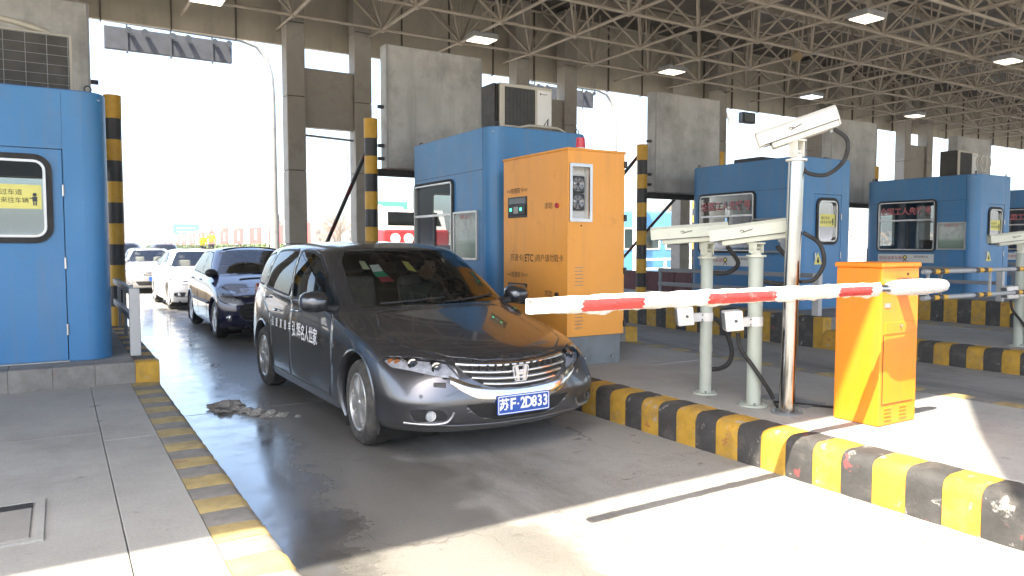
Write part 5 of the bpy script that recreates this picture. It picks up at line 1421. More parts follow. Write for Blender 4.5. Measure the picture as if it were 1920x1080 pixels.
# doors and bonnet
dfl = [(-.58, .27), (-.545, .60), (-.57, .90), (-.66, .972), (-1.0, .976), (-1.765, 1.004), (-1.75, .60), (-1.75, .27)]
drl = [(-1.762, .27), (-1.762, .60), (-1.777, 1.006), (-2.30, 1.024), (-2.85, 1.06), (-2.87, .95), (-2.58, .84), (-2.46, .70), (-2.42, .45), (-2.40, .27)]
doors = c_.sides(roundpoly(dfl, 0.03, 2), 'front_door', [M['mpv_paint'], M['interior']], 0.02, gap=0.006)
rdoors = c_.sides(roundpoly(drl, 0.03, 2), 'sliding_door', [M['mpv_paint'], M['interior']], 0.02, gap=0.006)
bon = roundpoly([(-.335, -.60), (-.02, -.70), (.30, -.705), (.50, -.63), (.70, -.46), (.80, -.25), (.825, 0), (.80, .25), (.70, .46), (.50, .63), (.30, .705), (-.02, .70), (-.335, .60), (-.30, .30), (-.285, 0), (-.30, -.30)], 0.03, 2)
bonnet = c_.fr(bon, 'bonnet', [M['mpv_paint'], M['interior']], 0.015, filt=lambda f: f.normal.z > 0.35 and f.calc_center_median().z > 0.66 and f.calc_center_median().x > -0.45, gap=0.006, proj=topv)
# front end: grille, intake, headlights, fog lamps
grille = roundpoly([(-.452, .690), (-.28, .676), (0, .664), (.28, .676), (.452, .690), (.40, .61), (.345, .568), (.26, .527), (0, .500), (-.26, .527), (-.345, .568), (-.40, .61)], 0.02, 3)
gf = c_.fr(grille, 'grille_opening', M['dark'])
lower = roundpoly([(-.44, .418), (0, .392), (.44, .418), (.34, .325), (.19, .285), (-.19, .285), (-.34, .325)], 0.03, 3)
c_.fr(lower, 'lower_intake', M['dark'])
fogs = []
for sg in (-1, 1):
    fp = roundpoly([(sg*.59, .392), (sg*.79, .392), (sg*.75, .308), (sg*.565, .310), (sg*.55, .345)], 0.025, 3)
    c_.fr(fp, 'fog_lamp_recess', M['black'], filt=lambda f: f.calc_center_median().x > 0.4)
heads = []
c45 = math.cos(R(40)); s45 = math.sin(R(40))
for sg in (-1, 1):
    pj = (lambda sg: (lambda c: (c.x*s45*-1+c.y*sg*c45, c.z)))(sg)
    def uv(x, y): return -x*s45+y*c45
    hp = roundpoly([(uv(.718, .492), .701), (uv(.824, .445), .609), (uv(.834, .443), .588), (uv(.734, .618), .620), (uv(.631, .72), .645), (uv(.50, .813), .660), (uv(.38, .835), .705), (uv(.40, .818), .718), (uv(.52, .703), .728), (uv(.646, .579), .716)], 0.012, 3)
    o = c_.fr(hp, 'headlight_lens', M['lampglass'], filt=(lambda sg: (lambda f: f.calc_center_median().y*sg > 0.25 and f.calc_center_median().x > 0.0))(sg), proj=pj)
    heads.append(o)
for h_, sg in zip(heads, (-1, 1)):
    def hb(mb_, name, mat, sm=40): return c_.build(mb_, name, mat, h_ if h_ else None, sm)
    offset_copy(h_, 'lamp_back', M['lampsilver'], h_, 0.030)
    for (x, y, z, r_, mt) in ((.565, .685, .682, .034, 'steel'), (.685, .560, .660, .036, 'reflector')):
        mb = MB(); mb.cyl((x-0.05, sg*y, z), (x+0.03, sg*(y+0.01), z), r_, 20, r_*1.05); hb(mb, 'lamp_bowl', M['chrome'])
        mb = MB(); mb.cyl((x+0.031, sg*(y+0.01), z), (x+0.045, sg*(y+0.012), z), r_*0.72, 18, r_*0.45); hb(mb, 'projector', M[mt] if mt != 'steel' else M['plens'])
    for dx, dy in ((.41, .775), (.455, .745)):
        mb = MB(); mb.cyl((dx-0.02, sg*dy, .685), (dx+0.03, sg*(dy+0.02), .688), 0.021, 14); hb(mb, 'indicator', M['amberlens'])
    mb = MB(); P = [(.50+.010*i, sg*(.745-.008*i), .715-.007*i) for i in range(9)]; mb.tube(P, 0.008, 6); hb(mb, 'chrome_rib', M['chrome'])
    fx = c_.x_front(sg*.655, .352)
    mb = MB(); mb.cyl((fx.x-0.03, sg*.655, .352), (fx.x+0.005, sg*.665, .352), 0.036, 18); f_ = c_.build(mb, 'fog_lamp', M['reflector'], None, 40)
    mb = MB(); mb.cyl((fx.x+0.0055, sg*.666, .352), (fx.x+0.012, sg*.667, .352), 0.034, 18, 0.028); c_.build(mb, 'lens', M['lampglass'], f_, 40)
    # silver lip under the fog recess
    P = []
    for y, z in ((.80, .298), (.68, .290), (.57, .296), (.53, .33), (.515, .37)):
        q = c_.x_front(sg*y, z); P.append((q.x+0.004, sg*y, z))
    mb = MB(); mb.tube(spline(P), 0.009, 8); c_.build(mb, 'fog_trim', M['satin'], None, 60)
# chrome grille bars following the nose
def nosebar(y0, z0, y1, z1, zmid, r_, name, mat, n=14, dx=0.0, parent=None, flat=1.0):
    P = []
    for i in range(n+1):
        t_ = i/n; y = y0+(y1-y0)*t_; z = z0+(z1-z0)*t_+(zmid-(z0+z1)/2)*4*t_*(1-t_)
        q = c_.x_front(y, z); P.append((q.x+dx, y, z))
    mb = MB(); mb.tube(P, r_, 8)
    if flat != 1.0:
        pass
    return c_.build(mb, name, mat, parent, 60)
gp = gf
for (yy, z0, zm, r_) in ((.452, .684, .660, .017), (.425, .638, .614, .0135), (.375, .595, .573, .0135), (.30, .552, .533, .0135)):
    nosebar(-yy, z0, yy, z0, zm, r_, 'grille_bar', M['chrome'], dx=0.002, parent=gp)
mb = MB()
for k in range(-6, 7):
    q = c_.x_front(k*0.06, .58); mb.box(q.x-0.05, q.x-0.02, k*0.06-0.006, k*0.06+0.006, .52, .67)
c_.build(mb, 'grille_mesh', M['black'], gp)['kind'] = 'stuff'
# broad satin band under the grille, up to the headlights
mb = MB(); rows = []
for i in range(25):
    y = -.525+1.05*i/24; a = abs(y)/.525
    zt_ = .492+0.125*a**2.2; zb_ = .396+0.165*a**2.6
    row = []
    for k in range(4):
        z = zb_+(zt_-zb_)*k/3; q = c_.x_front(y, z); row.append(mb.bm.verts.new((q.x+(0.012 if k in (1, 2) else 0.003), y, z)))
    rows.append(row)
for A, B in zip(rows, rows[1:]):
    for k in range(3): mb.bm.faces.new((A[k], A[k+1], B[k+1], B[k]))
c_.build(mb, 'bumper_band', M['chrome'], None, 60)
nosebar(-.66, .285, .66, .285, .252, .009, 'lower_lip', M['mpv_paint'], dx=0.0)
# emblem: a framed tapering letter
q = c_.x_front(0, .60); ex = q.x+0.012
mb = MB(); mb.ringprism(roundpoly([(-.070, .660), (.070, .660), (.050, .542), (-.050, .542)], .028, 5), roundpoly([(-.063, .653), (.063, .653), (.044, .549), (-.044, .549)], .024, 5), (ex, 0, 0), UY, UZ, UX, 0.012)
for sg in (-1, 1): mb.prism([(sg*.050, .652), (sg*.028, .652), (sg*.0185, .612), (sg*.0175, .590), (sg*.013, .550), (sg*.033, .550)], (ex-0.004, 0, 0), UY, UZ, UX, 0.020)
mb.prism([(-.0185, .609), (.0185, .609), (.0175, .591), (-.0175, .591)], (ex-0.004, 0, 0), UY, UZ, UX, 0.018)
em = c_.build(mb, 'emblem', M['badge_silver'], None, 30)
# number plate
q = c_.x_front(0, .385); px_ = max(q.x, c_.x_front(0, .43).x)+0.016
mb = MB(); mb.prism(rrect(-.215, .225, .325, .462, .010, 2), (px_-0.008, 0, 0), UY, UZ, UX, 0.010); pl_ = c_.build(mb, 'number_plate', M['plate_blue'])
mb = MB(); mb.ringprism(rrect(-.209, .219, .331, .456, .009, 2), rrect(-.204, .214, .336, .451, .008, 2), (px_+0.002, 0, 0), UY, UZ, UX, 0.001); c_.build(mb, 'plate_border', M['whiteink'], pl_)
def ctext(body, size, o, u, v, mat, parent, name, **kw):
    R3 = c_.mw.to_3x3(); return text(body, size, c_.mw @ Vector(o), R3 @ Vector(u), R3 @ Vector(v), mat, parent, name, **kw)
ctext('苏', .088, (px_+0.003, -.160, .393), UY, UZ, M['whiteink'], pl_, 'plate_lettering', bold=0.002)
ctext('F', .110, (px_+0.003, -.090, .393), UY, UZ, M['whiteink'], pl_, 'plate_lettering', bold=0.003)
mb = MB(); mb.cyl((px_+0.002, -.045, .393), (px_+0.0035, -.045, .393), 0.007, 10); c_.build(mb, 'plate_dot', M['whiteink'], pl_)
for k, ch in enumerate('2D833'): ctext(ch, .110, (px_+0.003, -.005+.048*k, .393), UY, UZ, M['whiteink'], pl_, 'plate_lettering', sx=0.80, bold=0.003)
# headlamp washer cover and parking sensors
for sg in (-1, 1):
    q = c_.x_front(sg*.594, .555)
    mb = MB(); mb.obox(Matrix.Translation((q.x+0.0, sg*.594, .555)) @ Matrix.Rotation(sg*R(28), 4, 'Z'), 0.012, 0.085, 0.038, 0.004, 1); c_.build(mb, 'washer_cover', M['mpv_paint'])
    q = c_.x_front(sg*.714, .485)
    mb = MB(); mb.cyl((q.x-0.01, sg*.714, .485), (q.x+0.004, sg*.718, .485), 0.013, 12); c_.build(mb, 'parking_sensor', M['base_grey'])
# door mirrors, handles, side lettering
for sg in (-1, 1):
    mb = MB(); rows = []
    # shell as a lofted drop: sections along x
    for (dx, hy, hz, oy) in ((-.10, .098, .072, .0), (-.085, .112, .086, .0), (-.03, .118, .090, .0), (.03, .105, .080, -.004), (.07, .070, .052, -.012), (.088, .02, .015, -.02)):
        rows.append([mb.bm.verts.new((-.66+dx, sg*(.985+oy+hy*math.copysign(abs(math.cos(R(t)))**.75, math.cos(R(t)))), 1.045+hz*math.copysign(abs(math.sin(R(t)))**.75, math.sin(R(t))))) for t in range(0, 360, 20)])
    for A, B in zip(rows, rows[1:]):
        for k in range(18): mb.bm.faces.new((A[k], A[(k+1) % 18], B[(k+1) % 18], B[k]))
    mb.bm.faces.new(rows[-1]); 
    m_ = c_.build(mb, 'door_mirror', M['mpv_paint'], None, 60)
    mb = MB(); mb.prism([(.092*math.cos(R(t)), .068*math.sin(R(t))) for t in range(0, 360, 20)], (-.755, sg*.985, 1.045), UY, UZ, UX, 0.004); c_.build(mb, 'mirror_glass', M['chrome'], m_)
    mb = MB(); mb.tube([(-.68, sg*.79, .985), (-.67, sg*.85, .985), (-.66, sg*.91, 1.0)], [.045, .035, .03], 10); c_.build(mb, 'mirror_arm', M['black'], m_, 50)
    for hx, hz, dd in ((-1.60, .905, doors), (-2.22, .865, rdoors), (-2.66, .975, None)):
        y = c_.y_at(hx, hz, sg)
        mb = MB(); mb.tube([(hx-.085, y+sg*.002, hz), (hx-.06, y+sg*.026, hz), (hx+.06, y+sg*.026, hz), (hx+.085, y+sg*.002, hz)], .011, 8); c_.build(mb, 'door_handle', M['chrome'], dd[0 if sg == 1 else 1] if dd else None, 60)
    # tail lamp
    y = c_.y_at(-3.60, .95, sg)
    mb = MB(); mb.prism(roundpoly([(-3.50, 1.0), (-3.66, 1.08), (-3.74, .80), (-3.60, .74)], .03, 3), (0, sg*(abs(y)-.05), 0), UX, UZ, UY*sg, .062); c_.build(mb, 'tail_lamp', M['redlens'], None, 40)
    # white panel sticker and badge on the wing
    y = c_.y_at(-.50, .72, sg)
    mb = MB(); mb.cyl((-.52, y-sg*.004, .70), (-.52, y+sg*.006, .70), .018, 12); c_.build(mb, 'wing_repeater', M['satin'])
def door_text(body, x0, z, size, step, mat):
    for k, ch in enumerate(body):
        x = x0+step*k; dd = doors[1] if x > -1.755 else rdoors[1]
        y0_, yu, yd, yl, yr = c_.y_at(x, z, -1), c_.y_at(x, z+.05, -1), c_.y_at(x, z-.05, -1), c_.y_at(x-.05, z, -1), c_.y_at(x+.05, z, -1)
        u_ = Vector((.1, yr-yl, 0)).normalized(); v_ = Vector((0, yu-yd, .1)); v_ = (v_-u_*v_.dot(u_)).normalized()
        y = min(y0_, (yu+yd)/2, (yl+yr)/2)-0.006
        ctext(ch, size, (x, y, z), u_, v_, mat, dd, 'door_lettering', sx=0.82, bold=0.0025)
# lettering reads left to right towards the nose on this flank
door_text('品质直通车', -2.36, .735, .095, .150, M['whiteink_dim'] if 'whiteink_dim' in M else M['whiteink'])
door_text('弘辉', -1.61, .722, .155, .150, M['whiteink'])
door_text('·', -1.395, .715, .12, .1, M['whiteink'])
door_text('名人世家', -1.33, .712, .155, .120, M['whiteink'])
# wipers and windshield stickers
for (ya, yb, x0) in ((-.52, .06, -.34), (.02, .60, -.34)):
    P = []
    for i in range(9):
        y = ya+(yb-ya)*i/8; z = 1.025+.035*(i/8); q = c_.bvh.ray_cast(Vector((2, y, z)), Vector((-1, 0, 0)))[0]
        P.append((q.x+0.012, y, z+0.006))
    mb = MB(); mb.tube(P, 0.008, 6); c_.build(mb, 'wiper', M['black'], None, 60)
def sticker(pts, mat):
    mb = MB(); v = []
    for y, z in pts:
        q = c_.bvh.ray_cast(Vector((2, y, z)), Vector((-1, 0, 0)))[0]; v.append((q.x-0.006, y, z))
    mb.quad(v); c_.build(mb, 'windshield_sticker', mat)
M['stick_green'] = simple('sticker_green', (0.05, 0.30, 0.17), 0.5); M['stick_red'] = simple('sticker_red', (0.35, 0.05, 0.06), 0.5); M['stick_pale'] = simple('sticker_pale', (0.62, 0.66, 0.42), 0.5); M['stick_white'] = simple('sticker_white', (0.75, 0.80, 0.76), 0.5)
sticker([(-.485, 1.30), (-.43, 1.30), (-.43, 1.37), (-.475, 1.37)], M['stick_pale'])
sticker([(-.42, 1.275), (-.33, 1.285), (-.33, 1.34), (-.41, 1.335)], M['stick_white'])
sticker([(-.42, 1.235), (-.31, 1.24), (-.33, 1.284), (-.42, 1.274)], M['stick_green'])
sticker([(-.40, 1.19), (-.29, 1.20), (-.31, 1.239), (-.41, 1.234)], M['stick_red'])
sticker([(-.10, 1.29), (-.03, 1.27), (-.045, 1.36), (-.10, 1.37)], M['lemon'])
mb = MB(); mb.box(-1.32, -1.27, -.11, .11, 1.35, 1.41, .015, 2); mb.cyl((-1.29, 0, 1.41), (-1.30, 0, 1.45), .012, 8); c_.build(mb, 'rear_view_mirror', M['black'])
interior(c_, -.45, -1.35, .62, .74, .95, -2.30)
for sx_, sy_ in ((0, 1), (0, -1), (-2.83, 1), (-2.83, -1)):
    make_wheel(c_.t, sx_, sy_*.775, .325, .215, sy_, 5, .222, R(-4) if sx_ == 0 else 0.0)
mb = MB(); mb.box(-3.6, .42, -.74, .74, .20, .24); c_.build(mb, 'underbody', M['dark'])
c_.finish()
# ---------------------------------------------------------------- queue cars
def gen_rings(fo, wb, ro, w, hood, cowl, ctop, rtop, rbase, tail, roof, beltf, beltr, gw=0.68):
    """simpler bodies: hood=(lead z), cowl=(x,z), ctop=(x,z) top of windshield, rtop=(x,z) rear of the roof,
    rbase=(x,z) foot of the rear glass, tail=(z of the tail lip); x measured from the front axle"""
    xf, xr = fo, -(wb+ro); hz = hood
    L = []
    def ring(fx, z_, ww, rx, sidez, ins=0.0):
        return None
    xs = [None, None, None, None, .40, 0, -.42, cowl[0]-.55, (cowl[0]+rbase[0])/2-.1, -wb+.45, -wb, -wb-.40]
    def mk(f0, zf, ww, r0, zr, zs0, zs1, k=1.0):
        pts = [(f0, 0, zf), (f0-.02, .35, zf), (f0-.11, .62*w/.9, zf+.003), (f0-.30, .82*w/.9*k, zf+.012)]
        for i in range(4, 12):
            t_ = (xs[4]-xs[i])/(xs[4]-xs[11]); pts.append((xs[i], ww*(1-.012*abs(2*t_-1)**2), zs0+(zs1-zs0)*t_))
        pts += [(r0+.22, ww*.90, zr-.01), (r0+.04, ww*.52, zr), (r0, 0, zr)]
        return pts
    L.append(mk(xf-.13, .19, w-.04, xr+.10, .25, .19, .22))
    L.append(mk(xf-.03, .27, w-.012, xr+.03, .34, .27, .30))
    L.append(mk(xf, .44, w, xr, .52, .45, .48))
    L.append(mk(xf-.03, hz-.09, w-.005, xr+.0, tail-.15, .70, .76))
    r4 = mk(xf-.10, hz-.01, w-.03, xr+.04, tail-.02, beltf-.10, beltr-.07)
    r4[3] = (xf-.42, .77*w/.9, hz+.02); r4[4] = (.22, .83*w/.9, hz+.05); r4[5] = (-.08, .86*w/.9, hz+.10); L.append(r4)
    r5 = mk(xf-.26, hz+.05, w-.05, xr+.10, tail, beltf-.05, beltr-.03)
    r5[2] = (xf-.40, .56, hz+.05); r5[3] = (xf-.62, .70, hz+.06); r5[4] = (.08, .775, hz+.08); r5[5] = (-.2, .815*w/.9, hz+.13); L.append(r5)
    mx = (xf-.26+cowl[0])/2; mz = (hz+.05+cowl[1])/2+.02
    r6 = [(mx, 0, mz), (mx-.03, .35, mz-.003), (mx-.12, .55, mz-.012), (mx-.24, .67, mz-.015), (mx-.36, .735, mz-.01), ((mx+cowl[0])/2-.32, .785*w/.9, (mz+beltf)/2-.02), (cowl[0]-.36, .81*w/.9, beltf-.025)]
    for i in range(7, 12): r6.append((xs[i], (w-.065), beltf-.01+(beltr-beltf)*((xs[7]-xs[i])/(xs[7]-xs[11]))))
    tb = rbase[0] < xr+.5
    mxr = (xr+.10+rbase[0])/2
    r6 += [(mxr+.18, .72, (tail+rbase[1])/2+.0), (mxr+.04, .43, (tail+rbase[1])/2+.01), (mxr, 0, (tail+rbase[1])/2+.01)]
    L.append(r6)
    cx, cz = cowl
    r7 = [(cx, 0, cz), (cx-.03, .35, cz-.005), (cx-.11, .55, cz-.015), (cx-.19, .65, cz-.02), (cx-.27, .71, cz-.022), (cx-.38, .755, cz-.016), (cx-.54, .785, cz-.008)]
    for i in range(7, 12):
        t_ = (xs[7]-xs[i])/(xs[7]-xs[11]); x = xs[7]+(rbase[0]+.30-xs[7])*t_ if not tb else xs[i]
        r7.append((x-.02, w-.09, beltf+.01+(beltr-beltf)*t_))
    r7 += [(rbase[0]+.16, .66, rbase[1]-.01), (rbase[0]+.04, .40, rbase[1]), (rbase[0], 0, rbase[1])]
    L.append(r7)
    tx, tz = ctop; qx, qz = rtop
    r9 = [(tx, 0, tz), (tx-.03, .30, tz-.006), (tx-.08, .45, tz-.02), (tx-.13, .515, tz-.03), (tx-.17, .55, tz-.033), (tx-.24, .573, tz-.026), (tx-.33, .587, tz-.014)]
    for i in range(7, 12):
        t_ = (i-6)/6; r9.append((tx-.33+(qx+.14-tx+.33)*t_, .60-.03*t_**2, tz-.008+(qz-.03-tz+.008)*t_**2))
    r9 += [(qx+.09, .50, qz-.035), (qx+.02, .30, qz-.008), (qx, 0, qz)]
    r8 = [tuple((a+b)/2+(0.012*c) for a, b, c in zip(p, q, (0, 1 if p[1] > .5 else 0, .8))) for p, q in zip(r7, r9)]
    L.append(r8); L.append(r9)
    r10 = [(x+(-.18 if i < 4 else (.16 if i > 11 else 0)), y*.80, z+.045) for i, (x, y, z) in enumerate(r9)]
    L.append(r10)
    return L
def queue_car(name, label, loc, rz, rings, pm, side_w, ws, axles, wr, grille_fn, lampfn, level=2, mirror=None, group='cars queuing in the first lane', plate=None, spokes=7, rail=None):
    global c_
    c = Car(name, label, 'car', loc, rz, rings, {0: 0.6, 5: lambda i: 0.25 if i < 4 else 0, 7: 0.55, 9: 0.4}, level, pm, group)
    c_ = c
    arches(c, axles, wr+.045, wr+.01)
    xm = axles[1]/2
    c.fr(ws, 'windshield', M['cg'], filt=lambda f: f.normal.x > 0.2 and f.calc_center_median().z > ws[0][1]-.1 and f.calc_center_median().x < 0.2)
    for pl in side_w:
        for sg in (1, -1):
            fl = lambda f, sg=sg: f.calc_center_median().y*sg > 0.3
            out = inset(pl, -0.02); cut_poly(c.bm, out, side, fl)
            c.take(cut_poly(c.bm, pl, side, fl), 'door_window', M['cg_dark']); c.take(cut_poly(c.bm, out, side, fl), 'window_trim', M['black'])
    grille_fn(c); lampfn(c)
    mz, mx = mirror
    for sg in (1, -1):
        mb = MB(); rows = []
        for (dx, hy, hz_) in ((-.08, .085, .06), (-.05, .10, .075), (.0, .10, .072), (.05, .06, .045), (.065, .02, .015)):
            rows.append([mb.bm.verts.new((mx+dx, sg*(side_y(c, mx, mz)+.10+hy*math.cos(R(t))), mz+hz_*math.sin(R(t)))) for t in range(0, 360, 30)])
        for A, B in zip(rows, rows[1:]):
            for k in range(12): mb.bm.faces.new((A[k], A[(k+1) % 12], B[(k+1) % 12], B[k]))
        mb.bm.faces.new(rows[-1]); mb.bm.faces.new(rows[0][::-1])
        mb.cyl((mx, sg*(side_y(c, mx, mz)-.05), mz-.05), (mx, sg*(side_y(c, mx, mz)+.06), mz-.02), .025, 8)
        c.build(mb, 'door_mirror', M['black'] if name == 'hatchback' else pm, None, 60)
        for hx in (mx-.85, mx-1.75):
            y = c.y_at(hx, mz-.13, sg); mb = MB(); mb.tube([(hx-.08, y, mz-.13), (hx-.05, y+sg*.022, mz-.13), (hx+.05, y+sg*.022, mz-.13), (hx+.08, y, mz-.13)], .011, 6); c.build(mb, 'door_handle', pm, None, 60)
        for xj in (mx-.02, mx-.95, mx-1.85):   # shut lines
            P = [(xj+(0.0 if z < .8 else .0), c.y_at(xj, z, sg)+sg*0.0005, z) for z in (.30, .45, .6, .75, mz-.06)]
            mb = MB(); mb.tube(P, .0035, 5); c.build(mb, 'panel_gap', M['rubber'], None)
        if rail:
            P = [(x, sg*abs(c.y_at(x, .56, sg))+sg*.004, .56) for x in [axles[1]+.42+i*(-axles[1]-.84)/8 for i in range(9)]]
            mb = MB(); mb.tube(P, .022, 6); c.build(mb, 'side_moulding', M['black'], None, 60)
        mb = MB(); xr = axles[1]-.55; y = c.y_at(xr, .82, sg)
        mb.prism(rrect(xr-.12, xr+.06, .72, .92, .03, 3), (0, sg*(abs(y)-.05), 0), UX, UZ, UY*sg, .056); c.build(mb, 'tail_lamp', M['redlens'], None, 40)
    interior(c, ws_x(c, ws)-.15, axles[1]*.42, .56, .66, ws[0][1]-.02)
    for ax in axles:
        for sg in (1, -1): make_wheel(c.t, ax, sg*(side_y(c, ax, .62)-.115), wr, .20, sg, spokes, wr*.66, 0, 0 if spokes == 5 else 1)
    mb = MB(); mb.box(axles[1]-.6, .6, -.7, .7, .19, .23); c.build(mb, 'underbody', M['dark'])
    for yy in (-.4, .15):
        P = []
        for i in range(7):
            y = yy+.42*i/6; z = ws[0][1]+.02+.02*i/6; h = c.bvh.ray_cast(Vector((2, y, z)), Vector((-1, 0, 0)))[0]; P.append((h.x+.01, y, z))
        mb = MB(); mb.tube(P, .007, 5); c.build(mb, 'wiper', M['black'])
    c.finish()
    return c.t
def side_y(c, x, z): return abs(c.y_at(x, z, 1))
def ws_x(c, ws):
    h = c.bvh.ray_cast(Vector((2, 0, ws[0][1]+.02)), Vector((-1, 0, 0)))[0]; return h.x
def lamps(c, poly, amber=None):
    for sg in (-1, 1):
        pj = (lambda sg: (lambda q: (-q.x*s45+q.y*sg*c45, q.z)))(sg)
        P = roundpoly([(-x*s45+y*c45, z) for x, y, z in poly], .025, 3)
        o = c.fr(P, 'headlight_lens', M['lampglass'], filt=(lambda sg: (lambda f: f.calc_center_median().y*sg > .2 and f.calc_center_median().x > -.1))(sg), proj=pj)
        cx = sum(p[0] for p in poly)/len(poly); cy_ = sum(p[1] for p in poly)/len(poly); cz = sum(p[2] for p in poly)/len(poly)
        offset_copy(o, 'lamp_back', M['lampsilver'], o, 0.035)
        for k, (dx, dy) in enumerate(((.02, -.08), (-.06, .04))):
            mb = MB(); mb.cyl((cx+dx-.10, sg*(cy_+dy-.03), cz), (cx+dx-.02, sg*(cy_+dy-.01), cz), .036, 14); c.build(mb, 'lamp_bowl', M['chrome'], o, 40)
            mb = MB(); mb.cyl((cx+dx-.019, sg*(cy_+dy-.01), cz), (cx+dx-.010, sg*(cy_+dy-.008), cz), .026, 12, .018); c.build(mb, 'projector', M['plens'], o, 40)
def fog(c, y, z, r_=.05, ring='black'):
    for sg in (-1, 1):
        q = c.x_front(sg*y, z)
        mb = MB(); mb.cyl((q.x-.03, sg*y, z), (q.x+.004, sg*(y+.006), z), r_*1.25, 18); f = c.build(mb, 'fog_lamp', M[ring], None, 40)
        mb = MB(); mb.cyl((q.x+.0042, sg*(y+.006), z), (q.x+.012, sg*(y+.007), z), r_, 16, r_*.8); c.build(mb, 'lens', M['reflector'], f, 40)
def bars(c, yw, zs, r_, mat, par=None):
    for z in zs:
        P = []
        for i in range(11):
            y = -yw+2*yw*i/10; q = c.x_front(y, z); P.append((q.x+.003, y, z))
        mb = MB(); mb.tube(P, r_, 6); c.build(mb, 'grille_bar', mat, par, 60)

# dark blue hatchback with a short bonnet
M['navy'] = paint('navy_paint', (0.010, 0.014, 0.055), 0.22, 0.25, dust=0.15)
M['whitepaint'] = paint('white_paint', (0.72, 0.72, 0.71), 0.25, 0, dust=0.25)
M['silverpaint'] = paint('silver_paint', (0.36, 0.36, 0.37), 0.28, 0.6, dust=0.3)
M['darkpaint'] = paint('dark_suv_paint', (0.035, 0.033, 0.036), 0.28, 0.3, dust=0.3)
rings = gen_rings(.80, 2.61, .78, .875, .72, (-.30, 1.02), (-1.08, 1.44), (-2.95, 1.43), (-3.30, 1.08), .98, 1.5, .93, .99)
def g1(c):
    q = roundpoly([(-.52, .60), (.52, .60), (.60, .46), (.50, .33), (-.50, .33), (-.60, .46)], .05, 3)
    o = c.fr(q, 'grille_opening', M['dark'], filt=lambda f: f.calc_center_median().x > .3)
    bars(c, .50, (.40, .47, .535), .012, M['black'], o)
    fog(c, .70, .37, .05)
    P = roundpoly([(-.26, -.42), (-.22, .0), (-.26, .42), (-.20, .42), (-.15, 0), (-.20, -.42)], .02, 2)
    zz = [c.z_top(-.13, y) for y in (-.3, 0, .3)]
    mb = MB(); mb.tube([(-.10, y, c.z_top(-.10, y)+.002) for y in [-.42+.084*i for i in range(11)]], .016, 6); c.build(mb, 'scuttle_vent', M['black'], None, 60)
    q = c.x_front(0, .655)
    mb = MB(); mb.prism(roundpoly([(-.05, .62), (.05, .62), (.055, .70), (0, .715), (-.055, .70)], .015, 2), (q.x-.01, 0, 0), UY, UZ, UX, .022); c.build(mb, 'badge', M['chrome'])
    q = c.x_front(0, .30); mb = MB(); mb.prism(rrect(-.22, .22, .26, .39, .01, 2), (c.x_front(0, .34).x, 0, 0), UY, UZ, UX, .012); c.build(mb, 'number_plate', M['plate_blue'])
def l1(c): lamps(c, [(.70, .50, .58), (.60, .66, .57), (.34, .84, .66), (.02, .86, .82), (.02, .80, .86), (.30, .74, .80), (.58, .58, .69)])
ws1 = roundpoly([(-.70, 1.015), (-.655, 1.10), (-.50, 1.385), (-.42, 1.418), (.42, 1.418), (.50, 1.385), (.655, 1.10), (.70, 1.015), (.40, 1.045), (-.40, 1.045)], .04, 3)
sw1 = [roundpoly([(-.78, 1.0), (-1.14, 1.24), (-1.36, 1.375), (-1.66, 1.395), (-1.69, 1.02)], .03, 3), roundpoly([(-1.79, 1.025), (-1.76, 1.395), (-2.36, 1.38), (-2.66, 1.06)], .04, 3)]
hatch = queue_car('hatchback', 'dark navy hatchback right behind the dark people carrier', (2.98, 12.75, 0), R(-90-0.5), rings, M['navy'], sw1, ws1, (0, -2.61), .31, g1, l1, 3, (1.045, -.62), spokes=9, rail=True)
# white saloon
rings = gen_rings(.88, 2.62, 1.0, .875, .72, (-.42, .99), (-1.20, 1.40), (-2.55, 1.40), (-3.10, 1.07), 1.02, 1.45, .92, .98)
def g2(c):
    q = roundpoly([(-.40, .70), (.40, .70), (.36, .62), (-.36, .62)], .02, 3); o = c.fr(q, 'grille_opening', M['dark'], filt=lambda f: f.calc_center_median().x > .3); bars(c, .38, (.645, .675), .010, M['chrome'], o)
    q = roundpoly([(-.50, .42), (.50, .42), (.42, .29), (-.42, .29)], .03, 3); c.fr(q, 'lower_intake', M['dark'], filt=lambda f: f.calc_center_median().x > .3)
    for sg in (-1, 1):
        q = roundpoly([(sg*.56, .44), (sg*.80, .42), (sg*.78, .31), (sg*.60, .32)], .03, 3); c.fr(q, 'fog_lamp_recess', M['black'], filt=lambda f: f.calc_center_median().x > .35)
        P = []
        for y, z in ((.54, .35), (.62, .322), (.78, .335)): a = c.x_front(sg*y, z); P.append((a.x+.004, sg*y, z))
        mb = MB(); mb.tube(P, .014, 6); c.build(mb, 'fog_trim', M['chrome'], None, 60)
    fog(c, .69, .38, .035)
    q = c.x_front(0, .66); mb = MB(); mb.cyl((q.x-.01, 0, .665), (q.x+.012, 0, .665), .06, 18); c.build(mb, 'badge', M['chrome'], None, 40)
    mb = MB(); mb.prism(rrect(-.22, .22, .44, .57, .01, 2), (c.x_front(0, .5).x, 0, 0), UY, UZ, UX, .012); c.build(mb, 'number_plate', M['plate_blue'])
def l2(c): lamps(c, [(.76, .44, .665), (.74, .50, .60), (.52, .72, .61), (.24, .86, .68), (.16, .86, .745), (.40, .76, .735), (.66, .58, .71)])
ws2 = roundpoly([(-.69, .985), (-.64, 1.09), (-.48, 1.345), (-.42, 1.375), (.42, 1.375), (.48, 1.345), (.64, 1.09), (.69, .985), (.40, 1.012), (-.40, 1.012)], .04, 3)
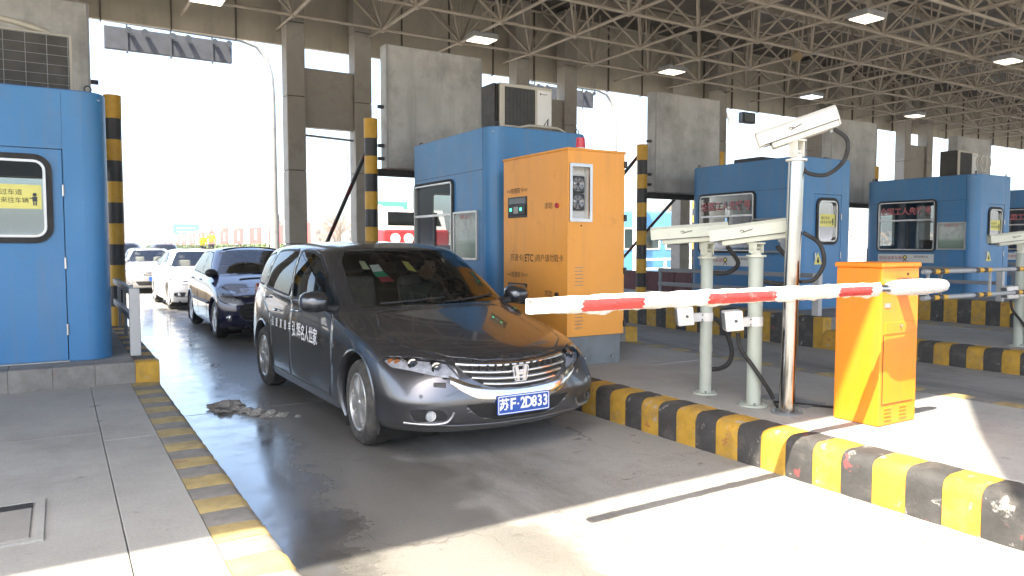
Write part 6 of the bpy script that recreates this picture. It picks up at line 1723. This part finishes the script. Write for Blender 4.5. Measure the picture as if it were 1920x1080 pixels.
sw2 = [roundpoly([(-.90, .985), (-1.24, 1.22), (-1.46, 1.335), (-1.74, 1.35), (-1.77, 1.0)], .03, 3), roundpoly([(-1.86, 1.005), (-1.84, 1.35), (-2.34, 1.335), (-2.80, 1.045)], .04, 3)]
saloon = queue_car('saloon_car', 'white saloon car behind the navy hatchback', (3.04, 19.2, 0), R(-90+0.8), rings, M['whitepaint'], sw2, ws2, (0, -2.62), .315, g2, l2, 3, (1.03, -.76), spokes=9)
# silver saloon behind it, with a dark off-roader in the next gap
rings3 = gen_rings(.90, 2.65, 1.0, .88, .72, (-.45, .99), (-1.25, 1.41), (-2.6, 1.41), (-3.15, 1.07), 1.02, 1.45, .92, .98)
def g3(c):
    q = roundpoly([(-.42, .71), (.42, .71), (.36, .58), (-.36, .58)], .02, 3); o = c.fr(q, 'grille_opening', M['dark'], filt=lambda f: f.calc_center_median().x > .3); bars(c, .38, (.615, .645, .68), .009, M['satin'], o)
    q = roundpoly([(-.60, .40), (.60, .40), (.50, .27), (-.50, .27)], .03, 3); c.fr(q, 'lower_intake', M['dark'], filt=lambda f: f.calc_center_median().x > .3)
    fog(c, .70, .36, .045)
    mb = MB(); mb.prism(rrect(-.22, .22, .41, .54, .01, 2), (c.x_front(0, .48).x, 0, 0), UY, UZ, UX, .012); c.build(mb, 'number_plate', M['plate_blue'])
silver = queue_car('saloon_car', 'silver grey saloon car behind the white saloon', (2.62, 26.6, 0), R(-90), rings3, M['silverpaint'], sw2, ws2, (0, -2.65), .315, g3, l2, 2, (1.03, -.76), spokes=9)
rings4 = gen_rings(.80, 2.65, .85, .90, .88, (-.40, 1.16), (-1.10, 1.62), (-3.1, 1.62), (-3.40, 1.20), 1.12, 1.7, 1.06, 1.12)
ws4 = roundpoly([(-.69, 1.155), (-.64, 1.26), (-.49, 1.55), (-.42, 1.585), (.42, 1.585), (.49, 1.55), (.64, 1.26), (.69, 1.155), (.40, 1.185), (-.40, 1.185)], .04, 3)
sw4 = [roundpoly([(-.88, 1.14), (-1.18, 1.40), (-1.40, 1.54), (-1.70, 1.56), (-1.73, 1.15)], .03, 3), roundpoly([(-1.82, 1.155), (-1.80, 1.56), (-2.5, 1.55), (-2.72, 1.18)], .04, 3)]
def l4(c): lamps(c, [(.68, .44, .80), (.66, .50, .72), (.46, .70, .73), (.20, .86, .80), (.12, .86, .88), (.36, .76, .88), (.58, .58, .84)])
suv = queue_car('offroad_car', 'dark tall car far back in the queue behind the silver saloon', (2.30, 33.4, 0), R(-90), rings4, M['darkpaint'], sw4, ws4, (0, -2.65), .35, g3, l4, 2, (1.20, -.72), spokes=9)
# farther traffic on the approach road: copies too small to show parts
far = [(saloon, 1.5, 42, 'far white saloon in the queue'), (silver, 2.6, 51, 'far silver saloon in the queue'), (suv, 5.4, 47, 'far dark tall car right of the queue'), (saloon, 6.3, 60, 'far white saloon on the right of the approach'),
       (silver, -0.3, 58, 'far silver saloon on the left of the approach'), (suv, 2.2, 72, 'far dark car in the distance'), (silver, 6.0, 82, 'far silver car in the distance on the right'), (saloon, 3.4, 95, 'farthest white car in the distance')]
for o, x, y, lab in far:
    k = dup(o, (x-o.location.x, y-o.location.y, 0), lab, skip=('dashboard', 'front_seat', 'rear_bench', 'steering_wheel', 'wiper', 'panel_gap')); k['group'] = 'cars far along the approach'

# ---------------------------------------------------------------- people
def skin_body(name, verts, edges, mat, parent, sub=2, root=0):
    me = bpy.data.meshes.new(name); me.from_pydata([v[:3] for v in verts], edges, [])
    o = bpy.data.objects.new(name, me); C.objects.link(o)
    md = o.modifiers.new('skin', 'SKIN'); md.use_smooth_shade = True
    sv = me.skin_vertices[0].data
    for i, v in enumerate(verts):
        rr = v[3]; sv[i].radius = rr if isinstance(rr, tuple) else (rr, rr)
    sv[root].use_root = True
    ms = o.modifiers.new('sub', 'SUBSURF'); ms.levels = sub; ms.render_levels = sub
    dg = bpy.context.evaluated_depsgraph_get(); dg.update()
    m2 = bpy.data.meshes.new_from_object(o.evaluated_get(dg)); bpy.data.objects.remove(o); bpy.data.meshes.remove(me)
    return link(name, m2, mat, parent, 180)
M['skin'] = simple('skin', (0.36, 0.20, 0.13), 0.55, 0, 0.08, 8)
M['hair'] = simple('hair', (0.012, 0.010, 0.009), 0.6, 0, 0.2, 12)
M['shirt_dark'] = simple('jacket_green_grey', (0.035, 0.050, 0.045), 0.8, 0, 0.2, 8)
M['hivis'] = simple('yellow_jacket', (0.72, 0.46, 0.02), 0.7, 0, 0.1, 5)
M['trouser'] = simple('dark_trousers', (0.02, 0.022, 0.03), 0.8, 0, 0.2, 6)
def head(parent, c, yaw, mats=('skin', 'hair'), s=1.0):
    c = Vector(c); MW = Matrix.Translation(c) @ Matrix.Rotation(yaw, 4, 'Z') @ Matrix.Scale(s, 4)
    b_ = bmesh.new(); bmesh.ops.create_uvsphere(b_, u_segments=28, v_segments=20, radius=1)
    for v in b_.verts:
        x, y, z = v.co
        jaw = 1.0 if z > -0.1 else 1.0-0.38*((-z-0.1)/0.9)**1.2
        X = x*.098*(jaw if x < 0 else (0.6+0.4*jaw)); Y = y*.076*jaw; Z = z*.118
        if x > .55:      # face: brow, nose, mouth, chin
            if abs(y) < .22 and -.35 < z < .15: X += .022*(1-abs(y)/.22)*(1-abs(z+.14)/.28 if z > -.14 else 1-(-.14-z)/.21)
            if .12 < abs(y) < .55 and .0 < z < .25: X -= .008
            if abs(y) < .35 and -.52 < z < -.42: X += .006
            if abs(y) < .4 and z < -.7: X += .008
        v.co = (X, Y, Z)
    for sg in (-1, 1):
        b2 = bmesh.new(); bmesh.ops.create_uvsphere(b2, u_segments=10, v_segments=8, radius=1); bmesh.ops.transform(b2, matrix=Matrix.Translation((-.005, sg*.076, -.005)) @ Matrix.Diagonal((.018, .010, .030, 1)), verts=b2.verts[:])
        me = bpy.data.meshes.new('e'); b2.to_mesh(me); b2.free(); b_.from_mesh(me); bpy.data.meshes.remove(me)
    bmesh.ops.transform(b_, matrix=MW, verts=b_.verts[:]); m_ = MB(); m_.bm.free(); m_.bm = b_; hd = m_.build('head', M[mats[0]], parent, 180)
    b_ = bmesh.new(); bmesh.ops.create_uvsphere(b_, u_segments=24, v_segments=16, radius=1)
    bmesh.ops.delete(b_, geom=[v for v in b_.verts if (v.co.x > .45 and v.co.z < .45) or v.co.z < -.35 or (v.co.x > .1 and v.co.z < .1)], context='VERTS')
    for v in b_.verts: v.co = Vector((v.co.x*.106-.004, v.co.y*.083, v.co.z*.122+.008))
    bmesh.ops.transform(b_, matrix=MW, verts=b_.verts[:]); m_ = MB(); m_.bm.free(); m_.bm = b_; m_.build('hair', M[mats[1]], hd, 180)
    mb = MB()
    for sg in (-1, 1): mb.cyl((.083, sg*.030, .012), (.094, sg*.030, .012), .009, 8)
    mb.box(.090, .096, -.022, .022, -.060, -.054)
    bmesh.ops.transform(mb.bm, matrix=MW, verts=mb.bm.verts[:]); o = mb.build('face_detail', M['hair'], hd)
    return hd
# driver of the people carrier (left seat), looking out to his left
mw = odx.mw
def W(p): return tuple(mw @ Vector(p))
drv = thing('person', 'driver in a dark jacket behind the wheel of the dark people carrier, looking aside', 'person', W((-1.42, .37, .64)), None, 0)
V = [(-1.45, .37, .70, .15), (-1.48, .37, .88, .15), (-1.46, .37, 1.05, (.11, .17)), (-1.44, .37, 1.14, .06), (-1.43, .37, 1.19, .052),
     (-1.45, .56, 1.07, .068), (-1.30, .62, .90, .052), (-1.05, .52, .98, .038),
     (-1.45, .18, 1.07, .068), (-1.30, .14, .90, .052), (-1.05, .22, .98, .038),
     (-1.10, .47, .70, .085), (-.75, .47, .66, .065), (-.62, .47, .38, .05), (-1.10, .27, .70, .085), (-.75, .27, .66, .065), (-.62, .27, .38, .05)]
E_ = [(0, 1), (1, 2), (2, 3), (3, 4), (2, 5), (5, 6), (6, 7), (2, 8), (8, 9), (9, 10), (0, 11), (11, 12), (12, 13), (0, 14), (14, 15), (15, 16)]
skin_body('body', [(*W(v[:3]), v[3]) for v in V], E_, M['shirt_dark'], drv)
head(drv, W((-1.40, .37, 1.285)), R(-90+38))
for yy, sg in ((.53, 1), (.21, -1)):     # hands on the wheel: palm, four fingers, thumb
    p = Vector((-1.02, yy, 1.0))
    V = [(p.x-.05, p.y, p.z-.01, .024), (p.x, p.y, p.z, .030), (p.x+.035, p.y, p.z+.01, .024)]; E_ = [(0, 1), (1, 2)]
    for k in range(4):
        b0 = len(V); yo = (k-1.5)*.018
        V += [(p.x+.045, p.y+yo, p.z+.02, .010), (p.x+.065, p.y+yo, p.z+.005-.002*k, .009), (p.x+.055, p.y+yo, p.z-.02, .008)]; E_ += [(2, b0), (b0, b0+1), (b0+1, b0+2)]
    b0 = len(V); V += [(p.x+.01, p.y-sg*.035, p.z+.01, .011), (p.x+.03, p.y-sg*.045, p.z+.02, .010)]; E_ += [(1, b0), (b0, b0+1)]
    skin_body('hand', [(*W(v[:3]), v[3]) for v in V], E_, M['skin'], drv, 1)
# two people in yellow on the far end of the middle island
def stander(x, y, z, yaw, label, h=1.72):
    t = thing('person', label, 'person', (x, y, z), 'people in yellow on the block', 0)
    s = h/1.72; Mx = Matrix.Translation((x, y, z)) @ Matrix.Rotation(yaw, 4, 'Z') @ Matrix.Scale(s, 4)
    def w_(v): return (*(Mx @ Vector(v[:3])), v[3] if isinstance(v[3], tuple) else v[3])
    V = [(0, 0, .92, .15), (0, 0, 1.12, .14), (0, 0, 1.34, (.12, .17)), (0, 0, 1.46, .06), (0, .19, 1.36, .065), (.02, .25, 1.12, .05), (.10, .22, .92, .038), (0, -.19, 1.36, .065), (.02, -.25, 1.12, .05), (.08, -.22, .90, .038)]
    E_ = [(0, 1), (1, 2), (2, 3), (2, 4), (4, 5), (5, 6), (2, 7), (7, 8), (8, 9)]
    skin_body('jacket', [w_(v) for v in V], E_, M['hivis'], t)
    V = [(0, 0, .90, .13), (0, .10, .80, .09), (.01, .10, .46, .065), (0, .10, .09, .05), (.12, .10, .04, .04), (0, -.10, .80, .09), (.01, -.10, .46, .065), (0, -.10, .09, .05), (.12, -.10, .04, .04)]
    skin_body('trousers', [w_(v) for v in V], [(0, 1), (1, 2), (2, 3), (3, 4), (0, 5), (5, 6), (6, 7), (7, 8)], M['trouser'], t)
    head(t, Mx @ Vector((.01, 0, 1.60)), yaw)
stander(7.95, 48.0, .78, R(-90), 'person in a yellow jacket far beyond the queue, right one of the pair', 1.72)
stander(7.55, 48.3, .70, R(-60), 'person in a yellow jacket far beyond the queue, left one of the pair', 1.62)

t = thing('crash_cushion', 'yellow block under the two people in yellow far beyond the queue', 'block', (7.75, 48.2, 0))
mb = MB(); mb.box(7.2, 8.3, 47.7, 48.9, -.02, .70, .05, 2); mb.box(7.72, 8.25, 47.8, 48.6, .68, .78, .02, 1); mb.build('shell', M['hivis'], t, 40)
# ================================================================== beyond the canopy
# cantilever sign masts
def mast(xp, x0, label, y=19.0):
    t = thing('sign_mast', label, 'sign', (xp, y, IZ), 'cantilever sign masts beyond the canopy')
    P = [(xp, y, IZ), (xp, y, 5.2), (xp-.02, y, 5.7), (xp-.12, y, 6.15), (xp-.35, y, 6.42), (xp-.75, y, 6.52), (x0, y, 6.56)]
    mb = MB(); mb.tube(P[:2]+P[2:], [.10, .075, .065, .06, .055, .05, .045], 12); mb.build('mast', M['grey_paint'], t, 60)
    mb = MB(); mb.cyl((xp, y, IZ), (xp, y, 2.3), .115, 16); mb.build('mast_sleeve', M['grey_paint'], t, 40)
    x1 = xp-.95
    mb = MB(); mb.box(x0, x1, y-.06, y+.06, 5.92, 6.42, .01, 1); mb.build('sign_panel', M['sign_dark'], t)
    mb = MB(); mb.box(x0, x1, y-.04, y+.04, 6.72, 6.98, .01, 1); mb.build('upper_panel', M['sign_back_lilac'], t)
    for k in range(3):
        xx = x0+(x1-x0)*(k+.5)/3
        mb = MB(); mb.box(xx-.02, xx+.02, y-.09, y-.061, 5.85, 6.5); mb.build('stiffener', M['sign_dark'], t)
        for s in (-1, 1):
            mb = MB(); mb.cyl((xx+s*.16+.2, y-.10, 6.38), (xx+s*.16+.2, y-.22, 6.34), .05, 12, .07); mb.build('floodlight', M['base_grey'], t, 40)
    return t
M['sign_back_lilac'] = simple('sign_back_pale', (0.22, 0.20, 0.23), 0.6, 0, 0.1, 4)
m0 = mast(4.66, 1.0, 'cantilever sign mast beyond the first lane, between the near booth and the first column pair')
dup(m0, (11.0, 0, 0), 'cantilever sign mast behind the air conditioned middle booth')
dup(m0, (16.45, 0, 0), 'cantilever sign mast right of the second sign box')
# lane signals hung on the fascia
for x, lab in ((18.85, 'dark lane signal box under the fascia left of the tilted camera'), (24.3, 'dark lane signal box under the fascia behind the tilted camera')):
    t = thing('lane_signal', lab, 'lane signal', (x, 16.3, 5.4), 'lane signals under the fascia')
    mb = MB(); mb.box(x-.30, x+.30, 16.22, 16.42, 5.42, 5.76, .02, 1); mb.build('case', M['sign_dark'], t)
    mb = MB(); mb.box(x-.22, x+.22, 16.215, 16.219, 5.47, 5.71); mb.build('back_plate', M['base_grey'], t)
# concrete lump and spill in the first lane
def lump(name, x, y, sx, sy, sz, seed, label, cat):
    rnd = random.Random(seed); b_ = bmesh.new(); bmesh.ops.create_icosphere(b_, subdivisions=4, radius=1)
    from mathutils import noise as nz
    for v in b_.verts:
        k = 1+.55*nz.noise(v.co*1.9+Vector((seed, 0, 0)))+.30*nz.noise(v.co*4.3+Vector((0, seed, 0)))+.16*nz.noise(v.co*10+Vector((0, 0, seed)))
        v.co = Vector((v.co.x*sx*k, v.co.y*sy*k, max(-.01, v.co.z*sz*k)))
    bmesh.ops.transform(b_, matrix=Matrix.Translation((x, y, .005)), verts=b_.verts[:])
    m_ = MB(); m_.bm.free(); m_.bm = b_; return tag(m_.build(name, M['lumpmat'], None, 60), label, cat)
M['lumpmat'] = concrete('rubble', (0.34, 0.32, 0.285), 4)
lump('rubble_lump', 1.27, 7.12, .16, .13, .06, 3, 'grey lump of rubble lying in the wet lane beside the dark car', 'rubble')
for i, (x, y, s) in enumerate(((1.40, 6.90, .06), (1.47, 6.76, .07), (1.56, 6.62, .065), (1.64, 6.55, .045), (1.44, 6.70, .035), (1.75, 6.45, .025), (1.60, 6.74, .035), (1.36, 7.0, .05), (1.50, 6.60, .03), (1.70, 6.62, .02))):
    tag(lump('rubble_crumb', x, y, s, s*.8, s*.55, 10+i, 'small grey crumbs trailing from the rubble lump in the wet lane', 'rubble'), group='crumbs by the rubble lump')
# red van in the second lane
t = thing('van', 'red and white van waiting in the second lane beyond the middle booth', 'van', (8.7, 19.4, 0))
mb = MB(); mb.box(7.66, 9.72, 19.25, 21.9, .55, 1.98, .08, 3); mb.build('body', M['lorryred'], t, 40)
mb = MB(); mb.prism([(19.35, 1.96), (19.6, 2.55), (21.75, 2.60), (21.85, 1.96)], (7.72, 0, 0), UY, UZ, UX, 1.94); mb.build('cab_roof', M['white'], t, 30)
mb = MB(); mb.prism([(7.86, 0.14), (9.52, 0.14), (9.46, .56), (7.92, .56)], (0, 19.35, 1.96), UX, Vector((0, .39, .92)), Vector((0, -.92, .39)), .012); mb.build('windshield', M['cg_dark'], t)
for x in (8.02, 8.42):
    mb = MB(); mb.cyl((x, 19.25, 1.72), (x, 19.235, 1.72), .15, 18); mb.build('round_mark', M['white'], t, 40)
mb = MB(); mb.box(7.80, 9.64, 19.18, 19.27, .42, .78, .04, 2); mb.build('bumper', M['white'], t, 40)
for x in (8.02, 9.42):
    mb = MB(); mb.cyl((x, 19.27, 1.05), (x, 19.235, 1.05), .13, 18); mb.build('headlight', M['reflector'], t, 40)
mb = MB(); mb.box(8.3, 9.14, 19.235, 19.26, .98, 1.14, .01, 1); mb.build('grille', M['white'], t)
for x in (7.86, 9.58):
    for y in (19.95, 21.3):
        mb = MB(); mb.cyl((x-.12, y, .34), (x+.12, y, .34), .34, 24); w_ = mb.build('wheel', M['tyre'], t, 40)
        mb = MB(); mb.cyl((x-.125, y, .34), (x+.125, y, .34), .20, 18); mb.build('hub', M['white'], w_, 40)
# low maroon barrier beyond the second booth row
t = thing('crash_barrier', 'low dark red barrier beyond the guard rail, right of the ticket cabinet', 'barrier', (13.0, 14.0, 0))
for k in range(4):
    y = 12.4+k*.95
    mb = MB(); mb.prism([(-.22, .0), (.22, .0), (.16, .30), (.09, .86), (-.09, .86), (-.16, .30)], (13.0, y, 0), UX, UZ, UY, .93); mb.build('barrier_block', M['rust'], t, 30)
# pale blue booths of the far toll line
def far_booth(x, y, label, w=3.6):
    t = thing('far_booth', label, 'toll booth', (x, y, 0), 'pale blue booths of the far toll line')
    mb = MB(); mb.box(x, x+w, y, y+2.2, .25, 3.05, .15, 3); mb.build('wall', M['paleblue'], t, 40)
    for k in range(3):
        xx = x+.25+k*(w-.3)/3
        mb = MB(); mb.ringprism(rrect(xx, xx+.88, 1.35, 2.30, .08, 3), rrect(xx+.07, xx+.81, 1.42, 2.23, .05, 3), (0, y-.02, 0), UX, UZ, UY, .03); mb.build('window_frame', M['white'], t, 40)
        mb = MB(); mb.prism(rrect(xx+.06, xx+.82, 1.41, 2.24, .05, 3), (0, y-.004, 0), UX, UZ, UY, 0); mb.build('pane', M['darkpane'], t)
    mb = MB(); mb.box(x-.3, x+w+.3, y-.4, y+2.6, 0, .25, .03, 1); mb.build('base', M['slab_s'], t)
M['paleblue'] = simple('pale_blue_paint', (0.10, 0.30, 0.55), 0.45, 0, 0.08, 2)
m_, nt_, b_ = new_mat('dark_window'); b_.inputs['Base Color'].default_value = (0.03, 0.05, 0.05, 1); b_.inputs['Roughness'].default_value = 0.06; M['darkpane'] = m_
far_booth(20.0, 24.0, 'pale blue far booth with white window frames, right of the cabinet', 3.9)
far_booth(31.5, 27.0, 'pale blue far booth seen between the two right booths')
fp = band_pole(23.0, 22.6, 0.2, 3.4, 0.11, 'sunlit yellow and black pole in front of the pale blue far booth')
t = thing('white_post', 'tall white post beyond the ticket cabinet', 'post', (20.1, 23.0, 0))
mb = MB(); mb.cyl((20.1, 23.0, 0), (20.1, 23.0, 5.6), .14, 14); mb.build('shaft', M['white'], t, 40)
t = thing('plaza_rail', 'white tubular rail in front of the pale blue far booth', 'guard rail', (20.6, 22.9, 0))
for zz in (.55, .95):
    mb = MB(); mb.cyl((20.2, 23.2, zz), (23.6, 23.2, zz), .05, 10); mb.build('rail', M['white'], t, 40)
for xx in (20.3, 21.9, 23.5):
    mb = MB(); mb.cyl((xx, 23.2, 0), (xx, 23.2, 1.02), .06, 10); mb.build('post', M['white'], t, 40)
# hoardings with red boards along the right of the approach, on a grass bank with a clipped hedge
bank = MB(); bank.prism([(12.8, -.2), (13.9, 1.15), (16.5, 1.25), (40, 1.4), (40, -.2)], (0, 40, 0), UX, UZ, UY, 240)
tag(bank.build('grass_bank', simple('dry_grass', (0.16, 0.15, 0.06), 0.9, 0, 0.3, 0.6, 0.2)), kind='structure')
hb = MB(); rnd = random.Random(9)
def leafs(mb, cx, cy, cz, sx, sy, sz, n, s):
    for _ in range(n):
        p = Vector((cx+rnd.uniform(-sx, sx), cy+rnd.uniform(-sy, sy), cz+rnd.uniform(-sz, sz)))
        a = Vector((rnd.gauss(0, 1), rnd.gauss(0, 1), rnd.gauss(0, 1))).normalized()*s; b = a.orthogonal().normalized()*s*.6
        mb.quad([p-a-b, p+a-b, p+a+b, p-a+b])
M['leaf'] = simple('hedge_leaf', (0.05, 0.085, 0.02), 0.7, 0, 0.4, 3)
for k in range(150):
    leafs(hb, 14.3+rnd.uniform(-.1, .1), 42+k*.75, 1.42, .35, .4, .24+rnd.uniform(0, .08), 26, .09)
tag(hb.build('hedge', M['leaf']), 'clipped green hedge along the foot of the red boards', 'hedge', kind='stuff')
M['boardred'] = simple('hoarding_red', (0.55, 0.09, 0.08), 0.5, 0, 0.08, 3); M['boardwhite'] = simple('hoarding_white', (0.78, 0.74, 0.70), 0.5, 0, 0.05, 3)
ordn = ['first', 'second', 'third', 'fourth', 'fifth', 'sixth', 'seventh', 'eighth', 'ninth', 'tenth', 'eleventh', 'twelfth']
words = '安全畅通文明服务平安高速'
for k in range(12):
    y = 50.5+k*7.2
    t = thing('hoarding', ordn[k]+' red board from the near end of the row on the bank', 'hoarding', (14.9, y, 1.2), 'red boards along the approach')
    mb = MB(); mb.box(14.86, 14.94, y, y+5.0, 1.75, 3.15); mb.build('red_panel', M['boardred'], t)
    for yy in (y-.55, y+5.0):
        mb = MB(); mb.box(14.84, 14.98, yy, yy+.55, 1.15, 3.45); mb.build('white_post', M['boardwhite'], t)
    text(words[k], 1.05, (14.855, y+2.5, 2.45), -UY, UZ, M['boardwhite'], t)
# green direction signs far off
def gsign(x, y, z0, z1, w, label, posts=True):
    t = thing('road_sign', label, 'road sign', (x, y, 0))
    mb = MB(); mb.box(x-w/2, x+w/2, y-.03, y+.03, z0, z1, .01, 1); mb.build('panel', M['signgreen'], t)
    for s in (-1, 1):
        mb = MB(); mb.cyl((x+s*w*.3, y+.06, 0), (x+s*w*.3, y+.06, z1), .06, 10); mb.build('post', M['grey_paint'], t, 40)
    for zz in (z0+(z1-z0)*.33, z0+(z1-z0)*.66):
        mb = MB(); mb.box(x-w*.38, x+w*.38, y-.036, y-.031, zz-.06, zz+.06); mb.build('legend_bar', M['whiteink'], t)
    return t
M['signgreen'] = simple('sign_green', (0.09, 0.34, 0.25), 0.5, 0, 0.08, 3)
gsign(9.75, 24.0, 2.35, 3.05, 1.4, 'green road sign with a round white symbol above the red van')
mb = MB(); mb.cyl((9.38, 23.96, 2.7), (9.38, 23.95, 2.7), .24, 24); s_ = mb.build('round_symbol', M['whiteink'], [o for o in bpy.data.objects if o.name.startswith('road_sign')][-1], 40)
gsign(7.0, 150, 3.2, 4.9, 3.6, 'pale far green road sign left of the people in yellow')
gsign(20.5, 150, 3.6, 5.6, 4.4, 'pale far green road sign above the red boards')
# bare trees on the right horizon
M['bark'] = simple('bark', (0.16, 0.12, 0.09), 0.9, 0, 0.25, 4)
M['twig'] = simple('bare_twigs', (0.24, 0.17, 0.12), 0.9, 0, 0.3, 1.5)
def bare_tree(h, seed):
    rnd = random.Random(seed); tr = MB(); tw = MB()
    tr.tube([(0, 0, 0), (rnd.uniform(-.1, .1), 0, h*.3), (rnd.uniform(-.2, .2), .1, h*.6)], [h*.022, h*.016, h*.009], 7)
    def br(p, d, L, r, k):
        q = p+d*L
        (tw if k > 0 else tr).cyl(p, q, r, 4 if k else 6, r*.55, caps=False)
        if k >= 3: return
        for _ in range(4 if k < 2 else 3):
            nd_ = (d+Vector((rnd.gauss(0, .55), rnd.gauss(0, .55), rnd.gauss(.12, .35)))).normalized()
            br(p+(q-p)*rnd.uniform(.45, 1), nd_, L*rnd.uniform(.5, .75), r*.5, k+1)
    for _ in range(9):
        z = rnd.uniform(.25, .6)*h; a = rnd.uniform(0, 6.283)
        br(Vector((0, 0, z)), Vector((math.cos(a), math.sin(a), rnd.uniform(.5, 1.3))).normalized(), h*rnd.uniform(.2, .34), h*.007, 0)
    return tr, tw
trees = []
for s_ in range(3):
    tr, tw = bare_tree(7.5, 40+s_)
    t = thing('bare_tree', 'bare brown tree on the bank behind the red boards', 'tree', (0, 0, 0), 'bare trees on the horizon')
    tr.build('trunk', M['bark'], t, 60); tw.build('crown', M['twig'], t)
    trees.append(t)
rnd = random.Random(5)
spots = [(22+rnd.uniform(0, 30), 62+rnd.uniform(0, 110)) for _ in range(30)]+[(42+rnd.uniform(0, 40), 42+rnd.uniform(0, 30)) for _ in range(12)]
for i, (x, y) in enumerate(spots):
    o = trees[i] if i < 3 else dup(trees[i % 3], (0, 0, 0))
    o.matrix_world = Matrix.Translation((x, y, 0.6)) @ Matrix.Rotation(rnd.uniform(0, 6.28), 4, 'Z') @ Matrix.Scale(rnd.uniform(.55, .95), 4)
# far wood as one mass
mb = MB()
for k in range(260):
    x = rnd.uniform(60, 420); y = 330+rnd.uniform(-40, 60)-x*.25
    mb.cyl((x, y, -.2), (x+rnd.uniform(-1, 1), y, rnd.uniform(6, 11)), .25, 4, .05, caps=False)
    leafs(mb, x, y, 6, 3, 2, 3, 14, .9)
tag(mb.build('far_wood', M['twig']), 'brown bare wood along the right horizon', 'wood', kind='stuff')
# the earth beyond drops away: hazy air
mb = MB(); mb.box(-2600, 2600, -2600, 2600, -1.4, 14)
hz = mb.build('haze', None); tag(hz, kind='stuff')
hm = bpy.data.materials.new('haze'); hm.use_nodes = True; hm.node_tree.nodes.clear()
ho = hm.node_tree.nodes.new('ShaderNodeOutputMaterial'); hv = hm.node_tree.nodes.new('ShaderNodeVolumePrincipled')
hv.inputs['Color'].default_value = (0.92, 0.95, 1.0, 1); hv.inputs['Density'].default_value = 0.0006; hv.inputs['Anisotropy'].default_value = 0.0
hm.node_tree.links.new(hv.outputs[0], ho.inputs['Volume']); hz.data.materials.append(hm)
